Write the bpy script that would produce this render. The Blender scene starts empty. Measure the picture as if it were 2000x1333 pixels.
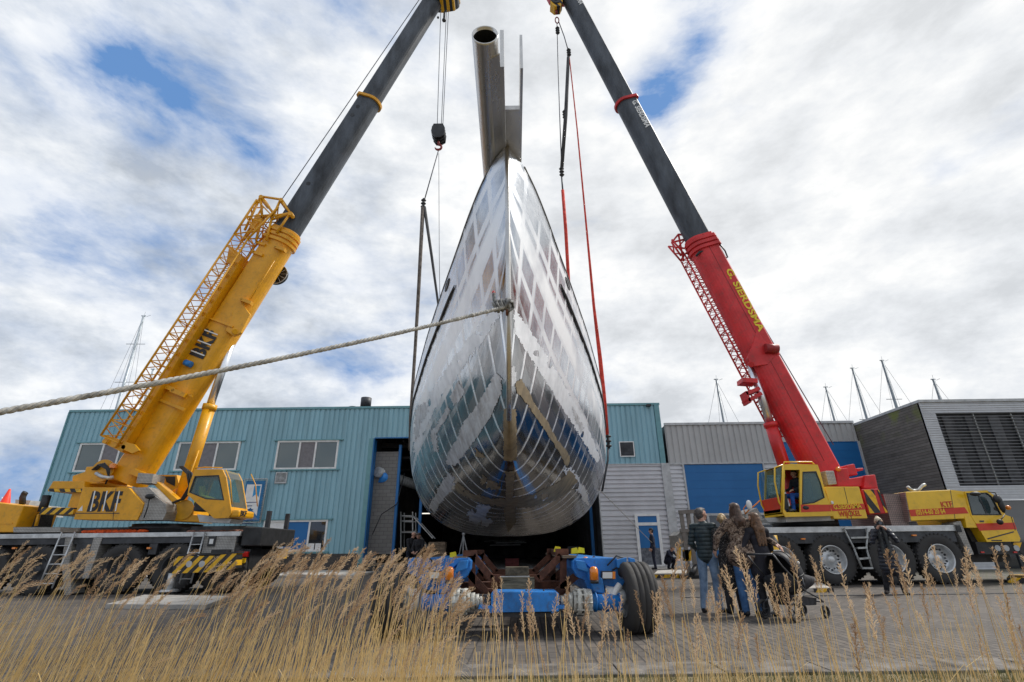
import bpy, bmesh, math, random
import numpy as np
from mathutils import Vector, Matrix, Quaternion
from mathutils.bvhtree import BVHTree
random.seed(7); np.random.seed(7)
C = bpy.context.scene
col = C.collection
rnd = random.uniform
# ------------------------------------------------------------------ camera
F, TH, RO, H = 982.0, math.radians(22.4), math.radians(0.7), 1.12
cam = bpy.data.objects.new('camera', bpy.data.cameras.new('camera')); col.objects.link(cam)
cam.data.sensor_width = 36; cam.data.lens = F/2000*36
cam.data.clip_start = .05; cam.data.clip_end = 3000
cam.location = (0, 0, H)
cam.rotation_euler = (Matrix.Rotation(math.pi/2+TH, 3, 'X') @ Matrix.Rotation(-RO, 3, 'Z')).to_euler()
C.camera = cam
# ------------------------------------------------------------------ sun, sky, exposure
SUN_AZ, SUN_EL = math.radians(68), math.radians(48)
sl = bpy.data.lights.new('sun', 'SUN'); sl.energy = 3.2; sl.angle = math.radians(12); sl.color = (1, .96, .9)
so = bpy.data.objects.new('sun', sl); col.objects.link(so)
sv = Vector((math.sin(SUN_AZ)*math.cos(SUN_EL), math.cos(SUN_AZ)*math.cos(SUN_EL), math.sin(SUN_EL)))
so.rotation_euler = (-sv).to_track_quat('-Z', 'Y').to_euler(); so.location = (0, 0, 60)
C.view_settings.view_transform = 'Standard'; C.view_settings.look = 'None'
C.view_settings.exposure = 0; C.view_settings.gamma = 1

def node(nt, t, **kw):
    n = nt.nodes.new(t)
    for k, v in kw.items():
        if k[:2] == 'i_': n.inputs[int(k[2:])].default_value = v
        else: setattr(n, k, v)
    return n
def mathn(nt, op, a, b=None, c=None, clamp=False):
    n = nt.nodes.new('ShaderNodeMath'); n.operation = op; n.use_clamp = clamp
    for i, v in enumerate((a, b, c)):
        if v is None: continue
        if isinstance(v, (int, float)): n.inputs[i].default_value = v
        else: nt.links.new(v, n.inputs[i])
    return n.outputs[0]
def ramp(nt, fac, stops, interp='LINEAR'):
    n = nt.nodes.new('ShaderNodeValToRGB'); r = n.color_ramp; r.interpolation = interp
    while len(r.elements) < len(stops): r.elements.new(.5)
    for e, (p, c) in zip(r.elements, stops):
        e.position = p; e.color = (c, c, c, 1) if isinstance(c, (int, float)) else (*c, 1)
    nt.links.new(fac, n.inputs[0]); return n.outputs[0]
def mixc(nt, fac, a, b, blend='MIX'):
    n = nt.nodes.new('ShaderNodeMix'); n.data_type = 'RGBA'; n.blend_type = blend
    for k, v in ((0, fac), (6, a), (7, b)):
        if isinstance(v, (int, float)): n.inputs[k].default_value = v
        elif isinstance(v, tuple): n.inputs[k].default_value = (*v, 1) if len(v) == 3 else v
        else: nt.links.new(v, n.inputs[k])
    return n.outputs[2]
def raydir(px, py):
    x = (px-1000)/F; y = (666.5-py)/F
    xc = x*math.cos(RO)+y*math.sin(RO); yc = -x*math.sin(RO)+y*math.cos(RO)
    return Vector((xc, math.cos(TH)-yc*math.sin(TH), math.sin(TH)+yc*math.cos(TH)))
def at(px, py, Y):      # the world point at depth Y that a measured photo pixel stands for
    d = raydir(px, py); return d*(Y/d.y)+Vector((0, 0, H))
def atZ(px, py, Z=0):
    d = raydir(px, py); return d*((Z-H)/d.z)+Vector((0, 0, H))
def proj(P):
    X, Y, Z = P[0], P[1], P[2]-H
    yc = -Y*math.sin(TH)+Z*math.cos(TH); zc = Y*math.cos(TH)+Z*math.sin(TH); x = X/zc; y = yc/zc
    return 1000+F*(x*math.cos(RO)-y*math.sin(RO)), 666.5-F*(x*math.sin(RO)+y*math.cos(RO))

W = bpy.data.worlds.new('World'); C.world = W; W.use_nodes = True
def build_world():
    nt = W.node_tree; nt.nodes.clear()
    out = node(nt, 'ShaderNodeOutputWorld'); bg = node(nt, 'ShaderNodeBackground'); bg.inputs[1].default_value = .1
    nt.links.new(bg.outputs[0], out.inputs[0])
    sky = node(nt, 'ShaderNodeTexSky', sky_type='NISHITA', sun_disc=False, sun_elevation=SUN_EL, sun_rotation=SUN_AZ)
    tc = node(nt, 'ShaderNodeTexCoord')
    sep = node(nt, 'ShaderNodeSeparateXYZ'); nt.links.new(tc.outputs['Generated'], sep.inputs[0])
    zz = mathn(nt, 'ADD', mathn(nt, 'MULTIPLY', sep.outputs[2], .55), .62)
    u = mathn(nt, 'DIVIDE', sep.outputs[0], zz); v = mathn(nt, 'DIVIDE', sep.outputs[1], zz)
    cb = node(nt, 'ShaderNodeCombineXYZ'); nt.links.new(u, cb.inputs[0]); nt.links.new(v, cb.inputs[1]); nt.links.new(mathn(nt, 'MULTIPLY_ADD', sep.outputs[2], 2.0, 3.3), cb.inputs[2])
    n1 = node(nt, 'ShaderNodeTexNoise'); n1.inputs['Scale'].default_value = 3.1; n1.inputs['Detail'].default_value = 9; n1.inputs['Roughness'].default_value = .59; n1.inputs['Distortion'].default_value = .15
    nt.links.new(cb.outputs[0], n1.inputs[0])
    n2 = node(nt, 'ShaderNodeTexNoise'); n2.inputs['Scale'].default_value = 4.2; n2.inputs['Detail'].default_value = 8; n2.inputs['Roughness'].default_value = .62
    mp = node(nt, 'ShaderNodeMapping'); mp.inputs[1].default_value = (7.1, 2.2, 5); nt.links.new(cb.outputs[0], mp.inputs[0]); nt.links.new(mp.outputs[0], n2.inputs[0])
    cover = mathn(nt, 'ADD', n1.outputs[0], mathn(nt, 'MULTIPLY_ADD', sep.outputs[0], .07, .055))
    # openings in the cloud, each round a measured direction of the sky
    holes = [(230, 110, .035, .10), (545, 290, .06, .12), (745, 420, .05, .12), (1335, 100, .06, .19), (1370, 60, .04, .14), (1265, 190, .04, .16), (1825, 320, .04, .28), (250, 440, .05, .08),
             (190, 180, .08, .07), (1160, 480, .05, .13), (1975, 235, .04, .24), (560, 560, .05, .12), (650, 20, .05, .10), (380, 560, .09, .10), (1250, 230, .06, .16)]
    for px, py, r, amt in holes:
        d = raydir(px, py).normalized()
        dp = node(nt, 'ShaderNodeVectorMath', operation='DOT_PRODUCT'); nt.links.new(tc.outputs['Generated'], dp.inputs[0]); dp.inputs[1].default_value = d
        g = mathn(nt, 'MULTIPLY', mathn(nt, 'SUBTRACT', dp.outputs['Value'], 1.0), 1/(r*r))   # -(angle^2)/2r^2
        e = mathn(nt, 'MULTIPLY', mathn(nt, 'EXPONENT', g), amt)
        cover = mathn(nt, 'SUBTRACT', cover, e)
    fills = [(1650, 300, .15, .10), (1500, 700, .35, .12), (1850, 600, .25, .12), (950, 250, .2, .10), (500, 120, .08, .05), (300, 700, .2, .08)]
    for px, py, r, amt in fills:
        d = raydir(px, py).normalized()
        dp = node(nt, 'ShaderNodeVectorMath', operation='DOT_PRODUCT'); nt.links.new(tc.outputs['Generated'], dp.inputs[0]); dp.inputs[1].default_value = d
        g = mathn(nt, 'MULTIPLY', mathn(nt, 'SUBTRACT', dp.outputs['Value'], 1.0), 1/(r*r))
        cover = mathn(nt, 'ADD', cover, mathn(nt, 'MULTIPLY', mathn(nt, 'EXPONENT', g), amt))
    mask = ramp(nt, cover, [(.34, 0.0), (.42, .42), (.50, .78), (.62, 1.0)])
    # cloud brightness: grey bellies and bright edges, brightest towards the veiled sun
    sd = node(nt, 'ShaderNodeVectorMath', operation='DOT_PRODUCT'); nt.links.new(tc.outputs['Generated'], sd.inputs[0]); sd.inputs[1].default_value = raydir(1500, 150).normalized()
    glow = ramp(nt, sd.outputs['Value'], [(.55, 0.0), (.98, 1.0)])
    belly = ramp(nt, n2.outputs[0], [(.34, (4.9, 5.4, 6.1)), (.47, (7.2, 7.7, 8.4)), (.60, (9.8, 10.0, 10.2))])
    cl = mixc(nt, mathn(nt, 'MULTIPLY', glow, .42), belly, (10.6, 10.4, 10.0))
    blue = mixc(nt, .88, sky.outputs[0], (1.5, 3.2, 6.6))
    final = mixc(nt, mask, blue, cl)
    low = ramp(nt, sep.outputs[2], [(-.02, 0.25), (.0, 1.0)])
    nt.links.new(mixc(nt, low, (1.2, 1.2, 1.2), final), bg.inputs[0])
build_world()

# ------------------------------------------------------------------ materials
MATS = {}
def pbsdf(name):
    m = bpy.data.materials.new(name); m.use_nodes = True
    return m, m.node_tree, m.node_tree.nodes['Principled BSDF']
def mat(name, c, rough=.5, metal=0, var=.12, scale=3.0, bump=0, bscale=40, c2=None, coat=0, grime=0, spec=.5, stretch=None):
    if name in MATS: return MATS[name]
    m, nt, b = pbsdf(name)
    tc = node(nt, 'ShaderNodeTexCoord')
    src = tc.outputs['Object']
    if stretch:
        mp = node(nt, 'ShaderNodeMapping'); mp.inputs[3].default_value = stretch; nt.links.new(src, mp.inputs[0]); src = mp.outputs[0]
    n = node(nt, 'ShaderNodeTexNoise'); n.inputs['Scale'].default_value = scale; n.inputs['Detail'].default_value = 8; n.inputs['Roughness'].default_value = .62
    nt.links.new(src, n.inputs[0])
    c2 = c2 or tuple(max(0, x*(1-2.2*var)) for x in c); c1 = tuple(min(1, x*(1+var)) for x in c)
    cc = ramp(nt, n.outputs[0], [(.3, c2), (.62, c1)])
    if grime:
        n3 = node(nt, 'ShaderNodeTexNoise'); n3.inputs['Scale'].default_value = scale*5; n3.inputs['Detail'].default_value = 10; n3.inputs['Roughness'].default_value = .7
        nt.links.new(tc.outputs['Object'], n3.inputs[0])
        gm = ramp(nt, n3.outputs[0], [(.52, 0.0), (.75, grime)])
        cc = mixc(nt, gm, cc, (.07, .06, .045))
    nt.links.new(cc, b.inputs['Base Color'])
    b.inputs['Metallic'].default_value = metal
    rr = ramp(nt, n.outputs[0], [(.3, min(1, rough*1.25)), (.7, rough*.85)])
    nt.links.new(rr, b.inputs['Roughness'])
    b.inputs['Coat Weight'].default_value = coat; b.inputs['Coat Roughness'].default_value = .1
    b.inputs['Specular IOR Level'].default_value = spec
    if bump:
        nb = node(nt, 'ShaderNodeTexNoise'); nb.inputs['Scale'].default_value = bscale; nb.inputs['Detail'].default_value = 5
        nt.links.new(tc.outputs['Object'], nb.inputs[0])
        bp = node(nt, 'ShaderNodeBump'); bp.inputs[0].default_value = bump; bp.inputs[1].default_value = .02
        nt.links.new(nb.outputs[0], bp.inputs['Height']); nt.links.new(bp.outputs[0], b.inputs['Normal'])
    MATS[name] = m; return m
YEL = mat('crane_yellow_paint', (.78, .365, .003), .40, var=.08, scale=1.6, coat=.10, grime=.4)
YEL2 = mat('truck_yellow_paint', (.83, .50, .012), .34, var=.07, scale=1.2, coat=.3, grime=.25)
RED = mat('crane_red_paint', (.62, .018, .020), .46, var=.14, scale=1.3, coat=.08, grime=.5)
REDS = mat('stripe_red_paint', (.62, .045, .015), .4, var=.06)
BOOM = mat('dark_grey_boom_steel', (.060, .070, .085), .48, metal=.0, var=.30, scale=2.0, bump=.05, coat=.0, grime=.2, stretch=(1, 1, .3), spec=.4)
BLK = mat('black_steel', (.022, .023, .025), .5, var=.25, grime=.3)
DGR = mat('dark_grey_frame', (.045, .048, .054), .5, var=.25, grime=.4)
RUB = mat('rubber_tyre', (.026, .025, .025), .75, var=.3, scale=6, bump=.2, bscale=30, c2=(.045, .042, .038))
SIL = mat('silver_aluminium', (.60, .61, .61), .38, metal=.55, var=.12, scale=4, grime=.3)
CHR = mat('chrome_rod', (.85, .87, .9), .32, metal=1, var=.03)
LGR = mat('light_grey_paint', (.48, .49, .49), .5, var=.12, grime=.25)
WHT = mat('white_paint', (.78, .78, .76), .45, var=.06, grime=.12)
BLU = mat('blue_paint', (.016, .20, .58), .48, var=.2, scale=3, coat=.1, grime=.75)
RUST = mat('rusty_steel', (.12, .045, .024), .85, var=.35, scale=7, bump=.3, bscale=60, c2=(.045, .022, .016))
WOOD = mat('weathered_timber', (.20, .15, .10), .85, var=.3, scale=6, bump=.3, stretch=(1, 8, 8))
CONC = mat('concrete', (.36, .34, .31), .9, var=.18, scale=4, bump=.25, bscale=60)
CONC2 = mat('pale_concrete', (.46, .43, .385), .9, var=.16, scale=3, bump=.25, bscale=60)
GALV = mat('galvanised_steel', (.42, .43, .42), .5, metal=.5, var=.2, scale=8)
def chequer_mat(name, c1, c2, sc=14):
    m, nt, b = pbsdf(name); tc = node(nt, 'ShaderNodeTexCoord'); s = node(nt, 'ShaderNodeSeparateXYZ'); nt.links.new(tc.outputs['Object'], s.inputs[0])
    fx = mathn(nt, 'FRACT', mathn(nt, 'MULTIPLY', mathn(nt, 'ADD', mathn(nt, 'ADD', s.outputs[0], s.outputs[1]), 60.0), sc)); fz = mathn(nt, 'FRACT', mathn(nt, 'MULTIPLY', mathn(nt, 'ADD', s.outputs[2], 9.0), sc))
    line = mathn(nt, 'MAXIMUM', mathn(nt, 'LESS_THAN', fx, .22), mathn(nt, 'LESS_THAN', fz, .22))
    n = node(nt, 'ShaderNodeTexNoise'); n.inputs['Scale'].default_value = 3; n.inputs['Detail'].default_value = 8; nt.links.new(tc.outputs['Object'], n.inputs[0])
    c = mixc(nt, line, c1, c2); c = mixc(nt, ramp(nt, n.outputs[0], [(.4, 0.0), (.75, .5)]), c, (.10, .09, .075)); nt.links.new(c, b.inputs['Base Color']); b.inputs['Metallic'].default_value = .3; b.inputs['Roughness'].default_value = .5
    bp = node(nt, 'ShaderNodeBump'); bp.inputs[0].default_value = .5; bp.inputs[1].default_value = .01; nt.links.new(line, bp.inputs['Height']); nt.links.new(bp.outputs[0], b.inputs['Normal']); return m
CHECK = chequer_mat('grey_chequer_steel', (.52, .50, .46), (.17, .16, .15), 22)
ORG = mat('orange_plastic', (.85, .13, .012), .4, var=.06)
REDL = mat('red_lens', (.6, .02, .015), .2, var=.05, coat=.6)
AMB = mat('amber_lens', (.85, .24, .01), .18, var=.05, coat=.8)
TEAL = mat('teal_sheet_metal', (.25, .455, .53), .45, var=.08, scale=1.6, coat=.05, grime=.10, stretch=(1.2, 1.2, .12))
TEALD = mat('teal_trim', (.14, .32, .35), .4, var=.06, coat=.1)
GREYC = mat('grey_sheet_metal', (.43, .43, .42), .42, var=.06, scale=.4, grime=.06)
SLVC = mat('silver_cladding', (.58, .59, .61), .40, metal=.2, var=.08, scale=.6)
BLUD = mat('blue_door_paint', (.010, .14, .38), .45, var=.05, scale=.6)
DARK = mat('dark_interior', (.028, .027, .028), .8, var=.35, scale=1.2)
ROPE = mat('grey_rope', (.40, .385, .35), .85, var=.25, scale=18, bump=.2)
SLNG = mat('brown_webbing', (.12, .10, .085), .9, var=.25, scale=8)
SLNR = mat('red_webbing', (.62, .05, .03), .8, var=.2, scale=8)
CABL = mat('steel_cable', (.10, .105, .12), .5, metal=.4, var=.2)
SKIN = mat('skin', (.55, .31, .22), .5, var=.08, scale=14)
EYE = mat('dark_eye', (.03, .02, .018), .3)
YELP = mat('yellow_plastic', (.80, .66, .01), .5, var=.06)
BRNM = mat('reed_stem', (.52, .37, .17), .7, var=.22, scale=9)
MESHG = mat('dark_mesh', (.035, .035, .035), .7, var=.3, scale=30)

def glass(name, c, rough=.06, trans=0.0, alpha=1.0):
    m, nt, b = pbsdf(name)
    b.inputs['Base Color'].default_value = (*c, 1); b.inputs['Roughness'].default_value = rough
    b.inputs['Coat Weight'].default_value = 1; b.inputs['Coat Roughness'].default_value = .02
    if trans:
        mx = node(nt, 'ShaderNodeMixShader'); tr = node(nt, 'ShaderNodeBsdfTransparent'); tr.inputs[0].default_value = (.80, .92, .92, 1)
        mx.inputs[0].default_value = trans
        nt.links.new(b.outputs[0], mx.inputs[1]); nt.links.new(tr.outputs[0], mx.inputs[2])
        nt.links.new(mx.outputs[0], nt.nodes['Material Output'].inputs[0])
    return m
WGL = glass('window_glass', (.07, .105, .11)); WGD = glass('dark_window_glass', (.02, .024, .028))
CGL = glass('cab_glass', (.12, .22, .23), .05, .62)
BLND = mat('window_blind', (.20, .19, .20), .7, var=.08, scale=5)

def stripes(name, ang, sc=5.0, a=(.83, .46, .01), b_=(.02, .02, .022)):
    m, nt, b = pbsdf(name)
    tc = node(nt, 'ShaderNodeTexCoord'); mp = node(nt, 'ShaderNodeSeparateXYZ'); nt.links.new(tc.outputs['Object'], mp.inputs[0])
    k = mathn(nt, 'ADD', mathn(nt, 'MULTIPLY', mp.outputs[0], math.cos(ang)*sc), mathn(nt, 'MULTIPLY', mp.outputs[2], math.sin(ang)*sc))
    fr = mathn(nt, 'FRACT', mathn(nt, 'ADD', k, 100.0))
    st = mathn(nt, 'GREATER_THAN', fr, .5)
    n = node(nt, 'ShaderNodeTexNoise'); n.inputs['Scale'].default_value = 9; n.inputs['Detail'].default_value = 6
    nt.links.new(tc.outputs['Object'], n.inputs[0])
    base = mixc(nt, st, a, b_)
    nt.links.new(mixc(nt, ramp(nt, n.outputs[0], [(.5, 0.0), (.72, .5)]), base, (.08, .07, .05)), b.inputs['Base Color']); b.inputs['Roughness'].default_value = .5
    return m
STR = stripes('hazard_stripes', math.radians(35), 3.6); STR2 = stripes('hazard_stripes_reversed', math.radians(-38+90+90), 2.6); STR3 = stripes('hazard_stripes_wide', math.radians(-42), 4.6)

def wall_brick(name, c1, c2, mort, sx, sz, msz=.012):
    m, nt, b = pbsdf(name)
    tc = node(nt, 'ShaderNodeTexCoord'); mp = node(nt, 'ShaderNodeMapping'); nt.links.new(tc.outputs['Object'], mp.inputs[0])
    mp.inputs[2].default_value = (math.radians(90), 0, 0)
    br = node(nt, 'ShaderNodeTexBrick'); nt.links.new(mp.outputs[0], br.inputs[0])
    br.inputs['Scale'].default_value = 1; br.inputs['Brick Width'].default_value = sx; br.inputs['Row Height'].default_value = sz; br.inputs['Mortar Size'].default_value = msz
    br.inputs['Color1'].default_value = (*c1, 1); br.inputs['Color2'].default_value = (*c2, 1); br.inputs['Mortar'].default_value = (*mort, 1)
    nt.links.new(br.outputs[0], b.inputs['Base Color']); b.inputs['Roughness'].default_value = .85
    return m

# ------------------------------------------------------------------ mesh builder and objects
def orth(d):
    d = d.normalized(); u = d.cross(Vector((0, 0, 1)))
    if u.length < 1e-3: u = d.cross(Vector((0, 1, 0)))
    u.normalize(); return d, u, u.cross(d).normalized()
SPLIT = {'mirror', 'steel_column', 'cross_member', 'tool_locker', 'louvre_post', 'jib_bracket', 'boom_stiffener', 'pin_hole', 'white_bar', 'lifting_eye', 'lower_cladding', 'window_mullion', 'paper_notice', 'mudguard', 'guard_rail', 'axle', 'corner_post', 'cable_stay', 'roof_beam', 'rope_guide', 'track_rod', 'rear_stowage', 'panel_gap', 'deck_plank', 'hydraulic_hose', 'chequer_casing', 'winch_rope'}
class MB:
    def __init__(s): s.v = []; s.f = []; s.m = []; s.cur = 0; s.sm = []; s.smooth = False
    def add(s, vs, fs):
        b = len(s.v); s.v += [tuple(x) for x in vs]
        for f in fs: s.f.append(tuple(i+b for i in f)); s.m.append(s.cur); s.sm.append(s.smooth)
        return s
    def box(s, lo, hi):
        x0, y0, z0 = lo; x1, y1, z1 = hi
        s.hexa([(x0, y0, z0), (x1, y0, z0), (x1, y1, z0), (x0, y1, z0), (x0, y0, z1), (x1, y0, z1), (x1, y1, z1), (x0, y1, z1)]); return s
    def hexa(s, p): return s.add(p, [(0, 3, 2, 1), (4, 5, 6, 7), (0, 1, 5, 4), (1, 2, 6, 5), (2, 3, 7, 6), (3, 0, 4, 7)])
    def obox(s, c, ax, ay, az, hx, hy, hz):
        c = Vector(c); P = []
        for k in (-1, 1):
            for i, j in ((-1, -1), (1, -1), (1, 1), (-1, 1)): P.append(c+ax*(i*hx)+ay*(j*hy)+az*(k*hz))
        return s.hexa(P)
    def bar(s, a, b, w, h=None, up=None):          # rectangular bar from a to b
        a = Vector(a); b = Vector(b); d, u, n = orth(b-a); h = h or w
        if up is not None:
            n = Vector(up); n = (n-d*n.dot(d)).normalized(); u = d.cross(n)
        L = (b-a).length/2
        return s.obox((a+b)/2, d, u, n, L, w/2, h/2)
    def tube(s, a, b, r, r2=None, n=8, cap=True):
        a = Vector(a); b = Vector(b); r2 = r if r2 is None else r2
        if (b-a).length < 1e-6: return s
        d, u, w = orth(b-a); vs = []
        for p, q in ((a, r), (b, r2)):
            for i in range(n):
                t = 2*math.pi*i/n; vs.append(p+u*(q*math.cos(t))+w*(q*math.sin(t)))
        sm = s.smooth; s.smooth = n > 5
        s.add(vs, [(i, (i+1) % n, n+(i+1) % n, n+i) for i in range(n)])
        s.smooth = sm
        if cap: s.add(vs, [tuple(range(n-1, -1, -1)), tuple(range(n, 2*n))])
        return s
    def path(s, pts, r, n=8):
        pts = [Vector(p) for p in pts]; rs = r if isinstance(r, (list, tuple)) else [r]*len(pts)
        rings = []
        for i, p in enumerate(pts):
            d = (pts[min(i+1, len(pts)-1)]-pts[max(i-1, 0)]).normalized()
            if i == 0: _, u, w = orth(d)
            else:
                u = (u-d*u.dot(d)).normalized(); w = u.cross(d)
            rings.append([p+u*(rs[i]*math.cos(2*math.pi*k/n))+w*(rs[i]*math.sin(2*math.pi*k/n)) for k in range(n)])
        sm = s.smooth; s.smooth = n > 4; s.loft(rings, closed=True, caps=True); s.smooth = sm; return s
    def loft(s, rings, closed=True, caps=False):
        n = len(rings[0]); vs = [p for r in rings for p in r]; fs = []
        for j in range(len(rings)-1):
            for i in range(n if closed else n-1):
                k = (i+1) % n; fs.append((j*n+i, j*n+k, (j+1)*n+k, (j+1)*n+i))
        if caps: fs += [tuple(range(n-1, -1, -1)), tuple(range((len(rings)-1)*n, len(rings)*n))]
        return s.add(vs, fs)
    def lathe(s, prof, c, axis, n=32):            # prof: (along, radius)
        d, u, w = orth(Vector(axis)); c = Vector(c)
        rings = [[c+d*a+u*(r*math.cos(2*math.pi*k/n))+w*(r*math.sin(2*math.pi*k/n)) for k in range(n)] for a, r in prof]
        sm = s.smooth; s.smooth = True; s.loft(rings, True, False); s.smooth = sm
        return s
    def sphere(s, c, r, n=10, m=7, sc=(1, 1, 1)):
        c = Vector(c); rings = []
        for j in range(m+1):
            t = math.pi*j/m
            rings.append([c+Vector((r*sc[0]*math.sin(t)*math.cos(2*math.pi*k/n), r*sc[1]*math.sin(t)*math.sin(2*math.pi*k/n), -r*sc[2]*math.cos(t))) for k in range(n)])
        sm = s.smooth; s.smooth = True; s.loft(rings, True, False); s.smooth = sm; return s
    def prism(s, poly, ext):                      # polygon of 3D points extruded by a vector (concave allowed)
        poly = [Vector(p) for p in poly]; ext = Vector(ext); n = len(poly)
        from mathutils.geometry import tessellate_polygon
        tr = tessellate_polygon([poly]); vs = poly+[p+ext for p in poly]
        fs = [tuple(t) for t in tr]+[tuple(n+i for i in reversed(t)) for t in tr]+[(i, (i+1) % n, n+(i+1) % n, n+i) for i in range(n)]
        return s.add(vs, fs)
    def prismh(s, outer, inner, ext):             # the same with holes (list of inner loops)
        from mathutils.geometry import tessellate_polygon
        loops = [[Vector(p) for p in outer]]+[[Vector(p) for p in q] for q in inner]; ext = Vector(ext)
        flat = [p for l in loops for p in l]; n = len(flat); tr = tessellate_polygon(loops)
        fs = [tuple(t) for t in tr]+[tuple(n+i for i in reversed(t)) for t in tr]; b = 0
        for l in loops:
            k = len(l); fs += [(b+i, b+(i+1) % k, n+b+(i+1) % k, n+b+i) for i in range(k)]; b += k
        return s.add(flat+[p+ext for p in flat], fs)
    def pieces(s):                                # one builder per separate piece
        key = {}; par = list(range(len(s.v)))
        def fd(a):
            while par[a] != a: par[a] = par[par[a]]; a = par[a]
            return a
        for i, v in enumerate(s.v):
            k = (round(v[0], 4), round(v[1], 4), round(v[2], 4)); j = key.setdefault(k, i); par[fd(i)] = fd(j)
        for f in s.f:
            for i in f[1:]: par[fd(i)] = fd(f[0])
        out = {}
        for f, m_, sm in zip(s.f, s.m, s.sm):
            q = out.setdefault(fd(f[0]), MB()); q.cur = m_; q.smooth = sm; q.add([s.v[i] for i in f], [tuple(range(len(f)))])
        return list(out.values())
    def build(s, name, m, parent=None, world=False, smooth=None, normals=True, bevel=0):
        if name in SPLIT and parent is not None:
            ps = s.pieces()
            if 1 < len(ps) <= 60: return [q.build(name+' ', m, parent, world, smooth, normals, bevel) for q in ps][0]
        name = name.strip()
        me = bpy.data.meshes.new(name); v = s.v
        if world and parent is not None:
            r = parent
            while r.parent: r = r.parent
            iv = r.matrix_basis.inverted(); v = [tuple(iv @ Vector(x)) for x in v]
        me.from_pydata([tuple(x) for x in v], [], s.f)
        ms = m if isinstance(m, (list, tuple)) else [m]
        for x in ms: me.materials.append(x)
        me.polygons.foreach_set('material_index', s.m)
        me.polygons.foreach_set('use_smooth', [True]*len(s.f) if smooth else s.sm)
        if normals:
            bm = bmesh.new(); bm.from_mesh(me); bmesh.ops.remove_doubles(bm, verts=bm.verts, dist=1e-5)
            bmesh.ops.recalc_face_normals(bm, faces=bm.faces); bm.to_mesh(me); bm.free()
        o = bpy.data.objects.new(name, me); col.objects.link(o)
        if parent is not None: o.parent = parent
        if bevel:
            b = o.modifiers.new('bevel', 'BEVEL'); b.width = bevel; b.segments = 2; b.limit_method = 'ANGLE'; b.angle_limit = .6
        return o
def thing(name, label, cat, loc=(0, 0, 0), rz=0, group=None):
    o = bpy.data.objects.new(name, None); col.objects.link(o); o.empty_display_size = .2
    o.location = loc; o.rotation_euler = (0, 0, rz); o['label'] = label; o['category'] = cat
    o.matrix_basis = Matrix.LocRotScale(Vector(loc), Matrix.Rotation(rz, 3, 'Z').to_euler(), None)
    if group: o['group'] = group
    return o
def tag(o, label, cat, group=None, kind=None):
    if label: o['label'] = label
    if cat: o['category'] = cat
    if group: o['group'] = group
    if kind: o['kind'] = kind
    return o
def struct(o): o['kind'] = 'structure'; return o
def copy_tree(o, parent=None):
    c = o.copy(); col.objects.link(c)
    if parent is not None: c.parent = parent
    for ch in [x for x in bpy.data.objects if x.parent == o]: copy_tree(ch, c)
    return c
def pp(pts, Y): return [at(x, y, Y) for x, y in pts]
def prof(pts, Y0, Y1, mb=None):                   # a side profile measured on the photo, at depth Y0, given real thickness to Y1
    mb = mb or MB(); return mb.prism(pp(pts, Y0), (0, Y1-Y0, 0))
def text(name, s, o, xd, yd, size, m, parent, bold=.0, ext=.004, sx=1.0, world=True, shear=0, align='LEFT'):
    cu = bpy.data.curves.new('t', 'FONT'); cu.body = s; cu.size = 1; cu.offset = bold; cu.extrude = ext/size; cu.shear = shear; cu.align_x = align; cu.resolution_u = 3
    t = bpy.data.objects.new('t', cu); col.objects.link(t)
    dg = bpy.context.evaluated_depsgraph_get(); me = bpy.data.meshes.new_from_object(t.evaluated_get(dg))
    bpy.data.objects.remove(t); bpy.data.curves.remove(cu)
    xd = Vector(xd).normalized(); yd = Vector(yd); yd = (yd-xd*yd.dot(xd)).normalized(); zd = xd.cross(yd); o = Vector(o)
    r = parent
    iv = Matrix()
    if parent is not None:
        while r.parent: r = r.parent
        iv = r.matrix_basis.inverted()
    for v in me.vertices:
        c = v.co*size; v.co = iv @ (o+xd*(c.x*sx)+yd*c.y+zd*c.z)
    me.materials.clear(); me.materials.append(m); me.name = name
    ob = bpy.data.objects.new(name, me); col.objects.link(ob)
    if parent is not None: ob.parent = parent
    return ob
XD, YD, ZD = Vector((1, 0, 0)), Vector((0, 1, 0)), Vector((0, 0, 1))
BLKT = mat('black_lettering', (.02, .02, .022), .5, var=.05); WHTT = mat('white_lettering', (.8, .8, .78), .5, var=.05)
YELT = mat('yellow_lettering', (.85, .62, .03), .5, var=.05); REDT = mat('red_lettering', (.55, .03, .02), .5, var=.05); NAVY = mat('navy_lettering', (.03, .06, .18), .6, var=.05)
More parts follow.
